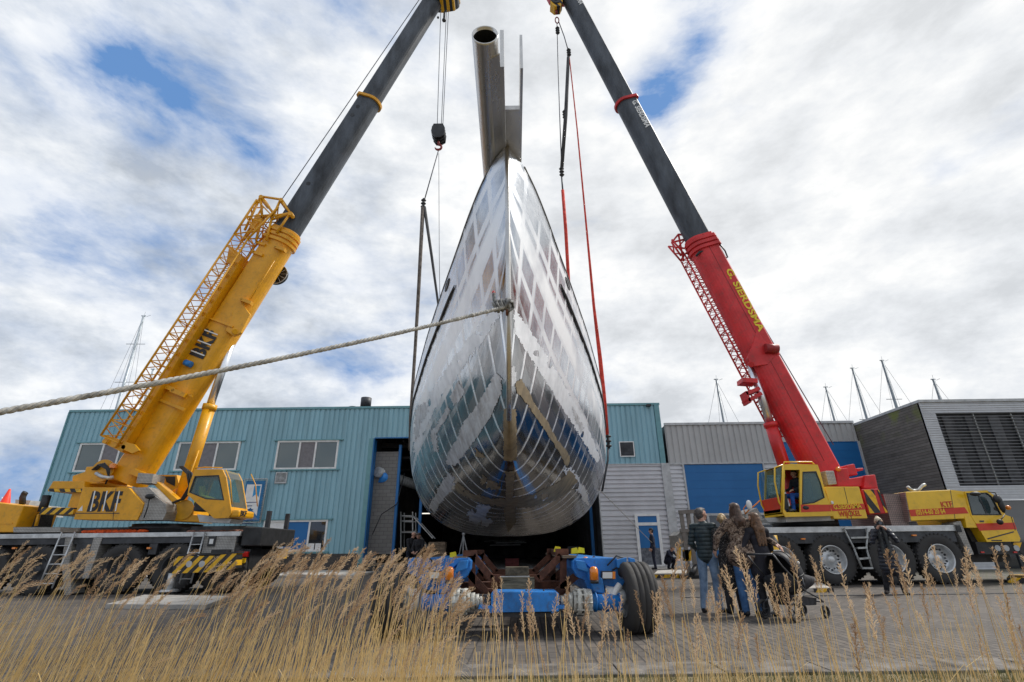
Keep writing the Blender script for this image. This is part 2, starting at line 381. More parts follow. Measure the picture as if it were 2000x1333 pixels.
# ================================================================== THE SETTING
def paving_mat():
    m, nt, b = pbsdf('block_paving')
    tc = node(nt, 'ShaderNodeTexCoord')
    br = node(nt, 'ShaderNodeTexBrick'); mp = node(nt, 'ShaderNodeMapping'); mp.inputs[2].default_value = (0, 0, math.radians(91)); nt.links.new(tc.outputs['Object'], mp.inputs[0]); nt.links.new(mp.outputs[0], br.inputs[0])
    br.inputs['Scale'].default_value = 1; br.inputs['Brick Width'].default_value = .30; br.inputs['Row Height'].default_value = .125; br.inputs['Mortar Size'].default_value = .012; br.inputs['Mortar Smooth'].default_value = .3
    br.inputs['Color1'].default_value = (.155, .128, .105, 1); br.inputs['Color2'].default_value = (.080, .068, .057, 1); br.inputs['Mortar'].default_value = (.022, .019, .016, 1); br.inputs['Bias'].default_value = 0
    n = node(nt, 'ShaderNodeTexNoise'); n.inputs['Scale'].default_value = .55; n.inputs['Detail'].default_value = 9; n.inputs['Roughness'].default_value = .65; nt.links.new(tc.outputs['Object'], n.inputs[0])
    n2 = node(nt, 'ShaderNodeTexNoise'); n2.inputs['Scale'].default_value = 14; n2.inputs['Detail'].default_value = 6; nt.links.new(tc.outputs['Object'], n2.inputs[0])
    c = mixc(nt, ramp(nt, n.outputs[0], [(.35, .0), (.7, .5)]), br.outputs[0], (.10, .09, .08))
    c = mixc(nt, ramp(nt, n2.outputs[0], [(.50, 0.0), (.78, .35)]), c, (.24, .21, .18))
    mt = node(nt, 'ShaderNodeMapping'); mt.inputs[3].default_value = (.10, .9, 1); nt.links.new(tc.outputs['Object'], mt.inputs[0])
    nt_ = node(nt, 'ShaderNodeTexNoise'); nt_.inputs['Scale'].default_value = 1.6; nt_.inputs['Detail'].default_value = 6; nt.links.new(mt.outputs[0], nt_.inputs[0])
    c = mixc(nt, ramp(nt, nt_.outputs[0], [(.50, 0.0), (.64, .55)]), c, (.065, .057, .05))      # tyre tracks across the yard
    no = node(nt, 'ShaderNodeTexNoise'); no.inputs['Scale'].default_value = 1.1; no.inputs['Detail'].default_value = 3; mo = node(nt, 'ShaderNodeMapping'); mo.inputs[1].default_value = (31, 7, 0); nt.links.new(tc.outputs['Object'], mo.inputs[0]); nt.links.new(mo.outputs[0], no.inputs[0])
    c = mixc(nt, ramp(nt, no.outputs[0], [(.66, 0.0), (.72, .7)]), c, (.035, .032, .03))        # oil stains
    # moss in the joints of the far right corner of the yard
    sx = node(nt, 'ShaderNodeSeparateXYZ'); nt.links.new(tc.outputs['Object'], sx.inputs[0])
    ms = mathn(nt, 'MULTIPLY', mathn(nt, 'MULTIPLY', ramp(nt, mathn(nt, 'MULTIPLY', sx.outputs[0], .05), [(.55, 0.0), (.85, .7)]), br.outputs['Fac']), 1.0)
    ms = mathn(nt, 'ADD', ms, mathn(nt, 'MULTIPLY', ms, .5), clamp=True)
    c = mixc(nt, ms, c, (.10, .12, .035))
    nt.links.new(c, b.inputs['Base Color']); b.inputs['Roughness'].default_value = .8
    h = mathn(nt, 'ADD', mathn(nt, 'MULTIPLY', br.outputs['Fac'], -1.0), mathn(nt, 'MULTIPLY', n2.outputs[0], .5))
    bp = node(nt, 'ShaderNodeBump'); bp.inputs[0].default_value = .8; bp.inputs[1].default_value = .012; nt.links.new(h, bp.inputs['Height']); nt.links.new(bp.outputs[0], b.inputs['Normal'])
    return m
PAVE = paving_mat()
SOIL = mat('soil_and_dead_grass', (.20, .16, .09), .95, var=.35, scale=5, bump=.5, c2=(.08, .07, .035))
TARM = mat('worn_asphalt', (.085, .082, .078), .85, var=.2, scale=3, bump=.3, bscale=90)
WATER = mat('harbour_water', (.05, .08, .10), .12, var=.1, bump=.3, bscale=2)
# the land: one sheet to the horizon; it drops into a ditch bank in front of the kerb
g = MB()
xs = [-900, -60, -20, -8, 8, 20, 60, 900]
rows = [(-40, -1.3), (0, -1.1), (2.5, -.75), (4.6, -.25), (5.3, -.04), (5.56, -.012)]
g.loft([[Vector((x, y, z)) for x in xs] for y, z in rows], closed=False)
struct(g.build('verge_ground', SOIL))
g = MB(); g.loft([[Vector((x, y, 0)) for x in xs] for y in (6.11, 12, 30, 80)], closed=False); struct(g.build('yard_paving', PAVE))
g = MB(); g.loft([[Vector((x, y, -.02)) for x in xs] for y in (79.9, 200, 1500)], closed=False); struct(g.build('far_ground', TARM))
g = MB()
x = -40.0
while x < 40:
    g.box((x, 5.58, -.2), (x+.985, 6.105, .012+rnd(-.003, .003))); x += 1.0
struct(g.build('kerb', mat('kerb_stone', (.15, .135, .12), .9, var=.4, scale=3, bump=.5), bevel=.008))
g = MB(); g.box((-30, 25.2, 0), (-7.2, 28.6, .10)); struct(g.build('pavement', CONC2, bevel=.01))
g = MB(); g.box((-7.15, 29.4, .004), (5.2, 62, .012)); struct(g.build('hall_floor', mat('concrete_floor', (.24, .235, .225), .55, var=.2, scale=1))) 
g = MB(); g.box((5.8, 27.2, 0), (12.0, 29.9, .12)); struct(g.build('doorstep_pavement', CONC, bevel=.01))
g = MB(); a = atZ(1440, 1170, 0); b = atZ(2100, 1140, 0); g.box((4.0, 13.2, .004), (40, 13.32, .012)); struct(g.build('drain_channel', DGR))

# ------------------------------------------------------------------ corrugated sheet helpers
def vribs(mb, x0, x1, z0, z1, Y, pitch=.30, depth=.045, phase=0.0):
    """vertical trapezoid ribs, face towards -Y"""
    xs = []; k = math.floor((x0-phase)/pitch)
    while True:
        b = phase+k*pitch
        for f, d in ((0, 0), (.62, 0), (.70, depth), (.92, depth), (1.0, 0)):
            xx = b+f*pitch
            if x0 < xx < x1: xs.append((xx, d))
        k += 1
        if b > x1: break
    def dd(x):
        f = ((x-phase)/pitch) % 1
        return 0 if f < .62 else depth*(f-.62)/.08 if f < .7 else depth if f < .92 else depth*(1-f)/.08
    xs = [(x0, dd(x0))]+xs+[(x1, dd(x1))]
    mb.loft([[Vector((x, Y+d, z)) for x, d in xs] for z in (z0, z1)], closed=False)
    mb.loft([[Vector((x0, Y+.08, z0)), Vector((x1, Y+.08, z0))], [Vector((x0, Y+.08, z1)), Vector((x1, Y+.08, z1))]], closed=False)
def hribs(mb, x0, x1, z0, z1, Y, pitch=.24, depth=.085):
    zs = []; z = z0
    while z < z1:
        for f, d in ((0, 0), (.50, 0), (.58, depth), (.94, depth)):
            if z+f*pitch < z1: zs.append((z+f*pitch, d))
        z += pitch
    zs.append((z1, 0))
    mb.loft([[Vector((x0, Y+d, z)), Vector((x1, Y+d, z))] for z, d in zs], closed=False)
    mb.loft([[Vector((x0, Y+.08, z0)), Vector((x1, Y+.08, z0))], [Vector((x0, Y+.08, z1)), Vector((x1, Y+.08, z1))]], closed=False)
FY = 30.0
# teal hall ------------------------------------------------------------
tb = thing('boatyard_hall', 'teal ribbed metal boatyard hall with open hangar door behind the boat', 'building', (-9, FY, 0))
XL, XO0, XO1, XR, ZT = -27.1, at(728, 900, FY).x, at(1171, 960, FY).x, 8.92, 9.12
ZO = at(800, 856, FY).z; ZG = at(1240, 906, FY).z
wins = [(at(153, 885, FY).x, at(279, 885, FY).x), (at(347, 885, FY).x, at(467, 885, FY).x), (at(540, 885, FY).x, at(660, 885, FY).x)]
zw1 = at(600, 861, FY).z; zw0 = at(600, 917, FY).z
lwx = (at(512, 1045, FY).x, at(638, 1045, FY).x); lz1 = at(600, 1016, FY).z; lz0 = at(600, 1078, FY).z
w = MB(); zb = .95
vribs(w, XL, XO0-.32, zw1, ZT, FY)
vribs(w, XL, XO0-.32, lz1, zw0, FY)
x = XL
for a, b in wins: vribs(w, x, a, zw0, zw1, FY); x = b
vribs(w, x, XO0-.32, zw0, zw1, FY)
vribs(w, XL, lwx[0], zb, lz1, FY); vribs(w, lwx[1], XO0-.32, zb, lz1, FY); vribs(w, *lwx, zb, lz0, FY)
vribs(w, XO0-.32, XO1, ZO, ZT, FY); vribs(w, XO1, XR-.3, ZG, ZT, FY)
w.build('wall_cladding', TEAL, tb, world=True)
w = MB()
w.box((XL, FY+.1, 0), (XO0-.3, FY+.3, ZT-.05)); 
w2 = MB(); w2.box((XL, FY-.02, 0), (XO0-.32, FY+.09, zb)); w2.build('plinth', wall_brick('dark_brick', (.10, .085, .075), (.07, .06, .055), (.05, .048, .045), .21, .065), tb, world=True)
w = MB(); w.box((XL-.05, FY-.06, ZT), (XR+.05, FY+.14, ZT+.14)); w.box((XL-.08, FY-.05, 0), (XL, FY+.1, ZT)); w.box((XR-.3, FY-.07, ZG), (XR, FY+.1, ZT)); w.box((XO0-.32, FY-.05, 0), (XO0-.06, FY+.1, ZO)); w.build('trim', TEALD, tb, world=True, bevel=.01)
w = MB(); w.box((XO0-.058, FY-.02, 0), (XO0, FY+.6, ZO+.0)); w.box((XO0, FY-.03, ZO), (XO1, FY+.02, ZO+.06)); w.build('door_frame', BLUD, tb, world=True)
# roof and hidden walls
w = MB(); w.box((XL, FY+.1, ZT-.12), (XR, FY+40, ZT-.02)); w.build('roof', DGR, tb, world=True)
w = MB(); w.box((XL, FY+.3, 0), (XL+.1, FY+40, ZT-.13)); w.box((XR-.1, FY+.3, 0), (XR, FY+40, ZT-.13)); w.box((XL+.1, FY+39.9, 0), (XR-.1, FY+40, ZT-.13)); w.build('side_wall', TEAL, tb, world=True)
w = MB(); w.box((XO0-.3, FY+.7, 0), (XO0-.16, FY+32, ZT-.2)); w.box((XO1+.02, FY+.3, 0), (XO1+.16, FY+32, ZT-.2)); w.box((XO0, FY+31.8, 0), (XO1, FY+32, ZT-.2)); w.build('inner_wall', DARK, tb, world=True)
PW = wall_brick('pale_block_wall', (.20, .195, .185), (.17, .165, .155), (.09, .088, .085), .44, .21, .01)
w = MB(); w.box((XO0-.0, FY+.62, .9), (XO0+1.35, FY+.8, 6.6)); w.box((XO0+.02, FY+.62, 0), (XO0+.5, FY+.8, .9)); w.build('block_wall', PW, tb, world=True)
w = MB(); w.box((XO0+1.36, FY+.6, 0), (XO0+1.5, FY+.85, 7)); w.box((XO0+2.6, FY+1.6, 0), (XO0+2.75, FY+1.85, 7)); w.box((XO1-.35, FY+2, 0), (XO1-.2, FY+2.3, 7)); w.build('steel_column', BLUD, tb, world=True)
w = MB()
for k in range(6):
    yy = FY+2+k*5; w.box((XO0-.1, yy, ZO-.2), (XO1, yy+.15, ZO+.1)); w.bar((XO0, yy, ZO-.9), (XO1, yy, ZO-.3), .12)
for k in range(5): w.box((XO0+1.5+k*2.2, FY+.8, ZO-.05), (XO0+1.6+k*2.2, FY+30, ZO+.02))
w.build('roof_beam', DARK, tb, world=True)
w = MB(); w.tube((XO0+.25, FY-.5+.9, ZO-1.9), (XO0+3.6, FY+9, ZO-2.6), .30, n=16); w.build('ventilation_duct', GALV, tb, world=True)
w = MB(); w.tube((XO0+.35, FY+.6, ZO-2.15), (XO0+.9, FY+1.2, ZO-2.25), .34, n=16); w.build('duct_collar', BLU, tb, world=True)
EM = bpy.data.materials.new('lit_tube'); EM.use_nodes = True; _b = EM.node_tree.nodes['Principled BSDF']; _b.inputs['Emission Color'].default_value = (1, .95, .85, 1); _b.inputs['Emission Strength'].default_value = 1.2
for (px, py, Y) in ((832, 1003, 44), (900, 1000, 50), (1150, 930, 46)):
    p = at(px, py, Y); w = MB(); w.box((p.x-.5, Y, p.z-.05), (p.x+.5, Y+.1, p.z+.03)); w.build('strip_light', EM, tb, world=True)
w = MB()
for k in range(7):
    p = at(965+k*4, 1055+rnd(0, 12), 58); w.box((p.x-1.2, 60, p.z-.08), (p.x+2.2, 60.1, p.z+.02))
w.build('back_wall_slats', LGR, tb, world=True)
GB = mat('daylight_panel', (.6, .65, .7), .5)
# windows of the hall
def window(parent, x0, x1, z0, z1, Y, splits, mats, frame=WHT, fw=.10, sill=True):
    f = MB(); f.box((x0, Y-.05, z1-fw), (x1, Y+.06, z1)); f.box((x0, Y-.05, z0), (x1, Y+.06, z0+fw))
    f.box((x0, Y-.05, z0+fw), (x0+fw, Y+.06, z1-fw)); f.box((x1-fw, Y-.05, z0+fw), (x1, Y+.06, z1-fw))
    ss = [x0+fw]+[x0+(x1-x0)*s for s in splits]+[x1-fw]
    for s in ss[1:-1]: f.box((s-fw/2, Y-.045, z0+fw), (s+fw/2, Y+.055, z1-fw))
    wf = f.build('window', frame, parent, world=True)
    for i, m in enumerate(mats):
        q = MB(); q.box((ss[i]+.001, Y, z0+fw), (ss[i+1]-.001, Y+.02, z1-fw)); q.build('pane', m, wf, world=True)
    if sill:
        q = MB(); q.box((x0-.22, Y-.09, z0-.07), (x1+.22, Y+.04, z0)); q.box((x0-.25, Y-.10, z1), (x1+.25, Y+.04, z1+.06)); q.build('sill', TEALD, wf, world=True)
    return wf
for a, b in wins: window(tb, a, b, zw0, zw1, FY, (.37, .63), (WGL, BLND, WGL))
lw = window(tb, *lwx, lz0, lz1, FY, (.34, .72), (WHT, BLUD, WGD))
q = MB(); q.box((lwx[1]-.95, FY-.012, lz0+.10), (lwx[1]-.62, FY-.004, lz0+.42)); q.box((lwx[1]-.56, FY-.012, lz0+.10), (lwx[1]-.25, FY-.004, lz0+.42)); q.build('paper_notice', WHT, lw, world=True)
def louvre(parent, x0, x1, z0, z1, Y, n, fm, sm_, name='vent_grille'):
    f = MB(); t = .05; f.box((x0, Y-.07, z1-t), (x1, Y, z1)); f.box((x0, Y-.07, z0), (x1, Y, z0+t)); f.box((x0, Y-.07, z0+t), (x0+t, Y, z1-t)); f.box((x1-t, Y-.07, z0+t), (x1, Y, z1-t))
    o = f.build(name, fm, parent, world=True); q = MB(); q.box((x0+t, Y-.02, z0+t), (x1-t, Y-.01, z1-t))
    for k in range(n):
        z = z0+t+(z1-z0-2*t)*(k+.5)/n; h = (z1-z0)/n*.42
        q.hexa([(x0+t, Y-.065, z-h), (x1-t, Y-.065, z-h), (x1-t, Y-.06, z-h), (x0+t, Y-.06, z-h), (x0+t, Y-.03, z+h), (x1-t, Y-.03, z+h), (x1-t, Y-.025, z+h), (x0+t, Y-.025, z+h)])
    q.build('slats', sm_, o, world=True)
a = at(537, 945, FY); b = at(563, 923, FY); louvre(tb, a.x, b.x, a.z, b.z, FY-.02, 8, LGR, GALV)
a = at(1211, 893, FY); b = at(1237, 863, FY); louvre(tb, a.x, b.x, a.z, b.z, FY-.02, 9, WHT, DGR)
w = MB(); p = at(703, 800, 32)
for dx, r, h in ((.35, .34, 1.25), (-.45, .30, .65)):
    w.lathe([(-.3, r*.75), (h*.55, r*.75), (h*.55, r), (h, r), (h+.02, 0)], (p.x+dx, 32, ZT), ZD, 20)
w.build('roof_chimney', DGR, tb, world=True)
w = MB(); p = at(1265, 796, FY); w.box((p.x-.12, FY-.3, ZT-.12), (p.x+.14, FY-.06, ZT+.0)); w.build('wall_lamp', BLK, tb, world=True)
# lower silver part of the hall right of the opening
dx0, dx1, dz1 = at(1243, 1050, FY).x, at(1292, 1050, FY).x, at(1265, 1004, FY).z
w = MB(); hribs(w, XO1, XR-.3, dz1, ZG-.05, FY); hribs(w, XO1, dx0, .1, dz1, FY); hribs(w, dx1, XR-.3, .1, dz1, FY); w.build('lower_cladding', SLVC, tb, world=True)
w = MB(); w.box((XO1-.06, FY-.05, 0), (XO1, FY+.2, ZG)); w.box((XR-.3, FY-.09, 0), (XR+.18, FY+.1, ZG)); w.box((XO1, FY-.04, ZG-.05), (XR-.3, FY+.06, ZG)); w.build('corner_post', LGR, tb, world=True)
f = MB(); t = .16
f.box((dx0, FY-.06, .12), (dx0+t, FY+.05, dz1)); f.box((dx1-t, FY-.06, .12), (dx1, FY+.05, dz1)); f.box((dx0+t, FY-.06, dz1-.12), (dx1-t, FY+.05, dz1)); f.box((dx0+t, FY-.055, dz1-.62), (dx1-t, FY+.045, dz1-.46)); f.box((dx0+t, FY-.06, .12), (dx1-t, FY+.05, .2))
dr = f.build('door', WHT, tb, world=True)
q = MB(); q.box((dx0+t, FY-.02, 1.05), (dx1-t, FY+.0, dz1-.62)); q.box((dx0+t, FY-.02, dz1-.46), (dx1-t, FY, dz1-.12)); q.build('door_panel', BLUD, dr, world=True)
q = MB(); q.box((dx0+t, FY-.02, .2), (dx1-t, FY, 1.048)); q.build('kick_plate', mat('worn_door_base', (.13, .14, .16), .6, var=.3, scale=5), dr, world=True)
# banner on the hall
bn = thing('banner', 'white and blue banner laced to a tube frame on the teal facade', 'banner', (at(490, 980, 29.7).x, 29.7, 3))
bl, br_ = at(470, 980, 29.7).x, at(515, 980, 29.7).x; bz1, bz0 = at(495, 936, 29.7).z, at(495, 1021, 29.7).z
f = MB()
for p, q in (((bl, bz0), (br_, bz0)), ((br_, bz0), (br_, bz1)), ((br_, bz1), (bl, bz1)), ((bl, bz1), (bl, bz0))): f.tube((p[0], 29.7, p[1]), (q[0], 29.7, q[1]), .03)
for k in range(18):
    z = bz0+(bz1-bz0)*(k+.5)/18; f.tube((br_, 29.68, z+.05), (br_-.12, 29.74, z-.04), .012, n=5)
for k in range(10):
    xx = bl+(br_-bl)*(k+.5)/10; f.tube((xx+.04, 29.68, bz1), (xx-.04, 29.74, bz1-.12), .012, n=5)
f.build('frame', GALV, bn, world=True)
f = MB(); f.box((bl+.1, 29.74, bz0+.1), (br_-.1, 29.75, bz1-.1)); sh = f.build('sheet', mat('banner_blue', (.02, .16, .36), .6), bn, world=True)
cx = (bl+br_)/2-.05; f = MB(); f.prism([(cx-.42, 29.736, bz0+.35), (cx, 29.736, bz0+.8), (cx+.42, 29.736, bz0+.35), (cx+.42, 29.736, bz1-.3), (cx-.42, 29.736, bz1-.3)], (0, .004, 0)); f.build('white_panel', WHT, sh, world=True)
f = MB(); f.prism([(cx+.0, 29.73, bz1-1.0), (cx+.18, 29.73, bz1-.84), (cx+.36, 29.73, bz1-1.0), (cx+.36, 29.73, bz1-.38), (cx, 29.73, bz1-.38)], (0, .004, 0)); f.build('pennant', mat('banner_bright_blue', (.03, .3, .6), .6), sh, world=True)
f = MB(); f.prism([(cx-.55, 29.73, bz0+.14), (cx+.55, 29.73, bz0+.14), (cx, 29.73, bz0+.62)], (0, .004, 0)); f.build('peak', mat('banner_steel_blue', (.14, .2, .3), .6), sh, world=True)
f = MB()
for k in range(7): f.box((cx-.3, 29.729, bz1-1.3-k*.19), (cx-.3+rnd(.35, .62), 29.733, bz1-1.26-k*.19))
f.build('text_lines', NAVY, sh, world=True)
# grey workshop --------------------------------------------------------
gb = thing('workshop', 'low grey ribbed workshop with two blue roller doors right of the hall', 'building', (15, FY, 0))
GX0, GX1, GZ = XR+.19, 20.5, 7.86; gm = at(1515, 870, FY).x; gz2 = at(1600, 863, FY).z
d0, d1 = at(1341, 950, FY).x, at(1497, 950, FY).x; dtop, dbot = ZG, at(1400, 1003, FY).z
e0, e1 = at(1530, 885, FY).x, at(1680, 885, FY).x
w = MB(); vribs(w, GX0, gm, ZG, GZ, FY, .34, .05); vribs(w, gm, GX1, gz2, GZ, FY, .34, .05); w.build('wall_cladding', GREYC, gb, world=True)
w = MB(); w.box((GX0, FY-.07, GZ), (GX1, FY+.1, GZ+.14)); w.box((GX0, FY-.05, ZG-.08), (gm, FY+.05, ZG)); w.build('trim', LGR, gb, world=True)
w = MB(); hribs(w, GX0, d0, 0, ZG-.08, FY); hribs(w, d1, e0, 0, gz2 if False else ZG-.08, FY); hribs(w, gm, e0, ZG-.08, gz2, FY); w.build('lower_cladding', SLVC, gb, world=True)
def rdoor(x0, x1, z0, z1):
    q = MB(); z = z0
    while z < z1-.01:
        zz = min(z+.45, z1); q.hexa([(x0, FY+.02, z), (x1, FY+.02, z), (x1, FY+.1, z), (x0, FY+.1, z), (x0, FY, zz-.02), (x1, FY, zz-.02), (x1, FY+.1, zz-.02), (x0, FY+.1, zz-.02)]); q.box((x0, FY+.03, zz-.02), (x1, FY+.1, zz)); z = zz
    return q.build('roller_door', BLUD, gb, world=True)
rdoor(d0, d1, dbot, dtop-.08); rdoor(e0, e1, .4, gz2)
rd = rdoor(d0, d1, .1, .9)
f = MB(); f.box((d0, FY-.03, dbot-.12), (d1, FY+.06, dbot)); f.box((d0, FY-.03, .9), (d1, FY+.06, 1.0))
for k in range(6):
    xx = d0+(d1-d0-.12)*k/5; f.box((xx, FY-.03, 1.0), (xx+.12, FY+.06, dbot-.12))
dw = f.build('door_window', LGR, gb, world=True); q = MB(); q.box((d0, FY+.02, 1.0), (d1, FY+.04, dbot-.12)); q.build('pane', WGD, dw, world=True)
w = MB(); w.box((d0-.1, FY-.05, 0), (d0, FY+.1, ZG-.08)); w.box((d1, FY-.05, 0), (d1+.1, FY+.1, ZG-.08)); w.box((e1, FY-.06, 0), (e1+.35, FY+.2, gz2)); w.box((e0-.1, FY-.05, 0), (e0, FY+.1, gz2)); w.build('corner_post', LGR, gb, world=True)
w = MB(); w.box((GX0, FY+.1, 0), (GX0+.1, FY+25, GZ-.1)); w.box((GX0, FY+.1, GZ-.1), (GX1, FY+25, GZ-.02)); w.box((GX0+.1, FY+24.9, 0), (GX1, FY+25, GZ-.1)); w.build('roof', DGR, gb, world=True)
# timber-clad office ---------------------------------------------------
def plank_mat(name, c1, c2, row, moss=True):
    m, nt, b = pbsdf(name); tc = node(nt, 'ShaderNodeTexCoord'); s = node(nt, 'ShaderNodeSeparateXYZ'); nt.links.new(tc.outputs['Object'], s.inputs[0])
    k = mathn(nt, 'DIVIDE', s.outputs[2], row); fr = mathn(nt, 'FRACT', mathn(nt, 'ADD', k, 50.0)); fl = mathn(nt, 'FLOOR', k)
    cb = node(nt, 'ShaderNodeCombineXYZ'); nt.links.new(mathn(nt, 'MULTIPLY', s.outputs[1], .5), cb.inputs[0]); nt.links.new(mathn(nt, 'MULTIPLY', fl, 3.7), cb.inputs[1]); nt.links.new(s.outputs[0], cb.inputs[2])
    n = node(nt, 'ShaderNodeTexNoise'); n.inputs['Scale'].default_value = 1.3; n.inputs['Detail'].default_value = 8; n.inputs['Roughness'].default_value = .7; nt.links.new(cb.outputs[0], n.inputs[0])
    c = ramp(nt, n.outputs[0], [(.3, c2), (.7, c1)])
    gap = mathn(nt, 'LESS_THAN', fr, .10); c = mixc(nt, gap, c, tuple(x*.25 for x in c2))
    if moss:
        g2 = node(nt, 'ShaderNodeTexNoise'); g2.inputs['Scale'].default_value = .9; g2.inputs['Detail'].default_value = 6; nt.links.new(tc.outputs['Object'], g2.inputs[0])
        top = ramp(nt, mathn(nt, 'MULTIPLY', s.outputs[2], .1), [(.62, 0.0), (.74, 1.0)])
        c = mixc(nt, mathn(nt, 'MULTIPLY', ramp(nt, g2.outputs[0], [(.50, 0.0), (.66, .8)]), top), c, (.16, .19, .03))
    nt.links.new(c, b.inputs['Base Color']); b.inputs['Roughness'].default_value = .85
    bp = node(nt, 'ShaderNodeBump'); bp.inputs[0].default_value = .6; bp.inputs[1].default_value = .02; nt.links.new(mathn(nt, 'SUBTRACT', mathn(nt, 'MULTIPLY', n.outputs[0], .3), gap), bp.inputs['Height']); nt.links.new(bp.outputs[0], b.inputs['Normal'])
    return m
ob = thing('office_building', 'weathered timber and white sided office with a large grey louvre screen', 'building', (25, 26, 0))
OY = 24.8; OX = 20.55; OZ = 7.74
w = MB(); w.box((OX, OY+.05, 0), (OX+.12, 42, OZ-.04)); w.build('timber_wall', plank_mat('dark_timber_boards', (.20, .18, .16), (.085, .075, .065), .14), ob, world=True)
lx0 = at(1852, 880, OY).x; lz1_, lz0_ = at(1880, 806, OY).z, at(1900, 949, OY).z; bz = at(1960, 976, OY).z
w = MB(); zz = bz
def hsid(mb, x0, x1, z0, z1, Y, pitch=.115, depth=.03):
    z = z0
    while z < z1-1e-3:
        q = min(z+pitch, z1); mb.hexa([(x0, Y, z), (x1, Y, z), (x1, Y+.15, z), (x0, Y+.15, z), (x0, Y+depth, q), (x1, Y+depth, q), (x1, Y+.15, q), (x0, Y+.15, q)]); z = q
hsid(w, OX, 46, lz1_, OZ-.03, OY); hsid(w, OX, 46, bz, lz0_, OY); hsid(w, OX, lx0, lz0_, lz1_, OY); hsid(w, OX, OX+1.2, 0, bz, OY+.2)
w.build('siding', mat('pale_grey_siding', (.50, .51, .52), .45, var=.05), ob, world=True)
w = MB(); w.box((OX-.03, OY-.05, OZ-.03), (46, OY+.2, OZ+.10)); w.box((OX-.03, OY+.2, OZ-.03), (OX+.2, 42, OZ+.10)); w.build('roof_edge', LGR, ob, world=True)
w = MB(); w.box((OX+.12, OY+.3, OZ-.2), (46, 42, OZ-.05)); w.box((45.9, OY+.3, 0), (46, 42, OZ-.2)); w.build('roof', DGR, ob, world=True)
w = MB(); w.box((lx0, OY+.25, lz0_), (46, OY+.3, lz1_)); sc = w.build('screen_back', DGR, ob, world=True)
q = MB(); x = lx0+.4
while x < 45: q.box((x, OY+.18, lz0_+.15), (x+.55, OY+.22, lz1_-.15)); x += 1.15
q.build('pane', mat('pale_blinds', (.13, .135, .145), .6, var=.25, scale=1.5), sc, world=True)
q = MB(); z = lz0_+.02
while z < lz1_-.08:
    q.hexa([(lx0, OY-.03, z+.075), (46, OY-.03, z+.075), (46, OY-.02, z+.06), (lx0, OY-.02, z+.06), (lx0, OY+.07, z+.105), (46, OY+.07, z+.105), (46, OY+.08, z+.09), (lx0, OY+.08, z+.09)]); z += .155
q.build('louvre_slats', mat('grey_louvre', (.34, .35, .37), .4, var=.06), ob, world=True)
q = MB(); x = lx0
while x < 45: q.box((x, OY+.08, lz0_), (x+.05, OY+.13, lz1_)); x += 1.9
q.build('louvre_post', GALV, ob, world=True)
q = MB(); q.box((OX+1.2, OY+.5, 0), (46, OY+.55, bz)); q.build('ground_floor_glass', WGD, ob, world=True)
q = MB(); x = OX+1.2
while x < 45: q.box((x, OY+.44, 0), (x+.09, OY+.5, bz)); x += 1.4
q.build('window_mullion', DGR, ob, world=True)
q = MB(); p = at(1883, 778, 27); q.lathe([(-.5, .14), (.12, .14), (.14, .36), (.25, .34), (.33, .2), (.34, 0)], (p.x, 27, OZ+.15), ZD, 18); q.build('roof_vent', BLK, ob, world=True)

# ------------------------------------------------------------------ masts behind the roofs
def mast(name, tpx, tpy, Y, w_=.11, lab='', spreads=(.12, .35), m=None, tilt=0.0):
    p = at(tpx, tpy, Y); r = thing(name, lab, 'mast', (p.x, Y, 0), group='sailing boat masts behind the roofs')
    top = Vector((p.x, Y, p.z)); mb = MB(); mb.tube((p.x+tilt, Y, -.02), top, w_, w_*.75, n=10); mb.build('spar', m or GALV, r, world=True)
    sp = MB()
    for s in spreads: z = p.z*(1-s); sp.tube((p.x-.9, Y-.1, z-.05), (p.x+.9, Y+.1, z), .035, n=6)
    sp.box((p.x-.25, Y-.05, p.z), (p.x+.2, Y+.05, p.z+.08)); sp.tube((p.x, Y, p.z), (p.x+.05, Y, p.z+.5), .015, n=5); sp.tube((p.x+.3, Y, p.z-.05), (p.x+.7, Y, p.z+.1), .02, n=5); sp.build('spreader', m or GALV, r, world=True)
    st = MB()
    for dx, dy in ((-1.6, 0), (1.6, 0), (-5.5, 2.0), (5.0, -2.0)): st.tube((p.x, Y, p.z-.1), (p.x+dx, Y+dy, 0.0), .014, n=4)
    st.build('cable_stay', CABL, r, world=True)
    return r
MG = mat('mast_grey', (.22, .25, .27), .4, metal=.3); MW = mat('mast_pale', (.5, .55, .58), .4, metal=.2)
mast('boat_mast', 281, 618, 48, .16, 'tall pale mast with stays rising behind the left end of the teal hall', (.13, .3), MW)
mast('boat_mast', 299, 722, 52, .12, 'shorter pale mast half hidden behind the yellow crane lattice', (.15,), MW)
mast('boat_mast', 1399, 742, 52, .13, 'lone dark mast behind the grey workshop roof left of the red boom', (), MG)
mast('boat_mast', 1613, 757, 55, .13, 'short dark mast just right of the red boom', (), MG)
mast('boat_mast', 1665, 720, 55, .15, 'dark mast where the workshop meets the timber office', (.3,), MG)
mast('boat_mast', 1723, 705, 52, .17, 'tallest dark mast with radar dome behind the timber office', (.22,), MG)
mast('boat_mast', 1823, 742, 50, .16, 'rightmost dark mast with wind vane above the white sided office', (), MG)
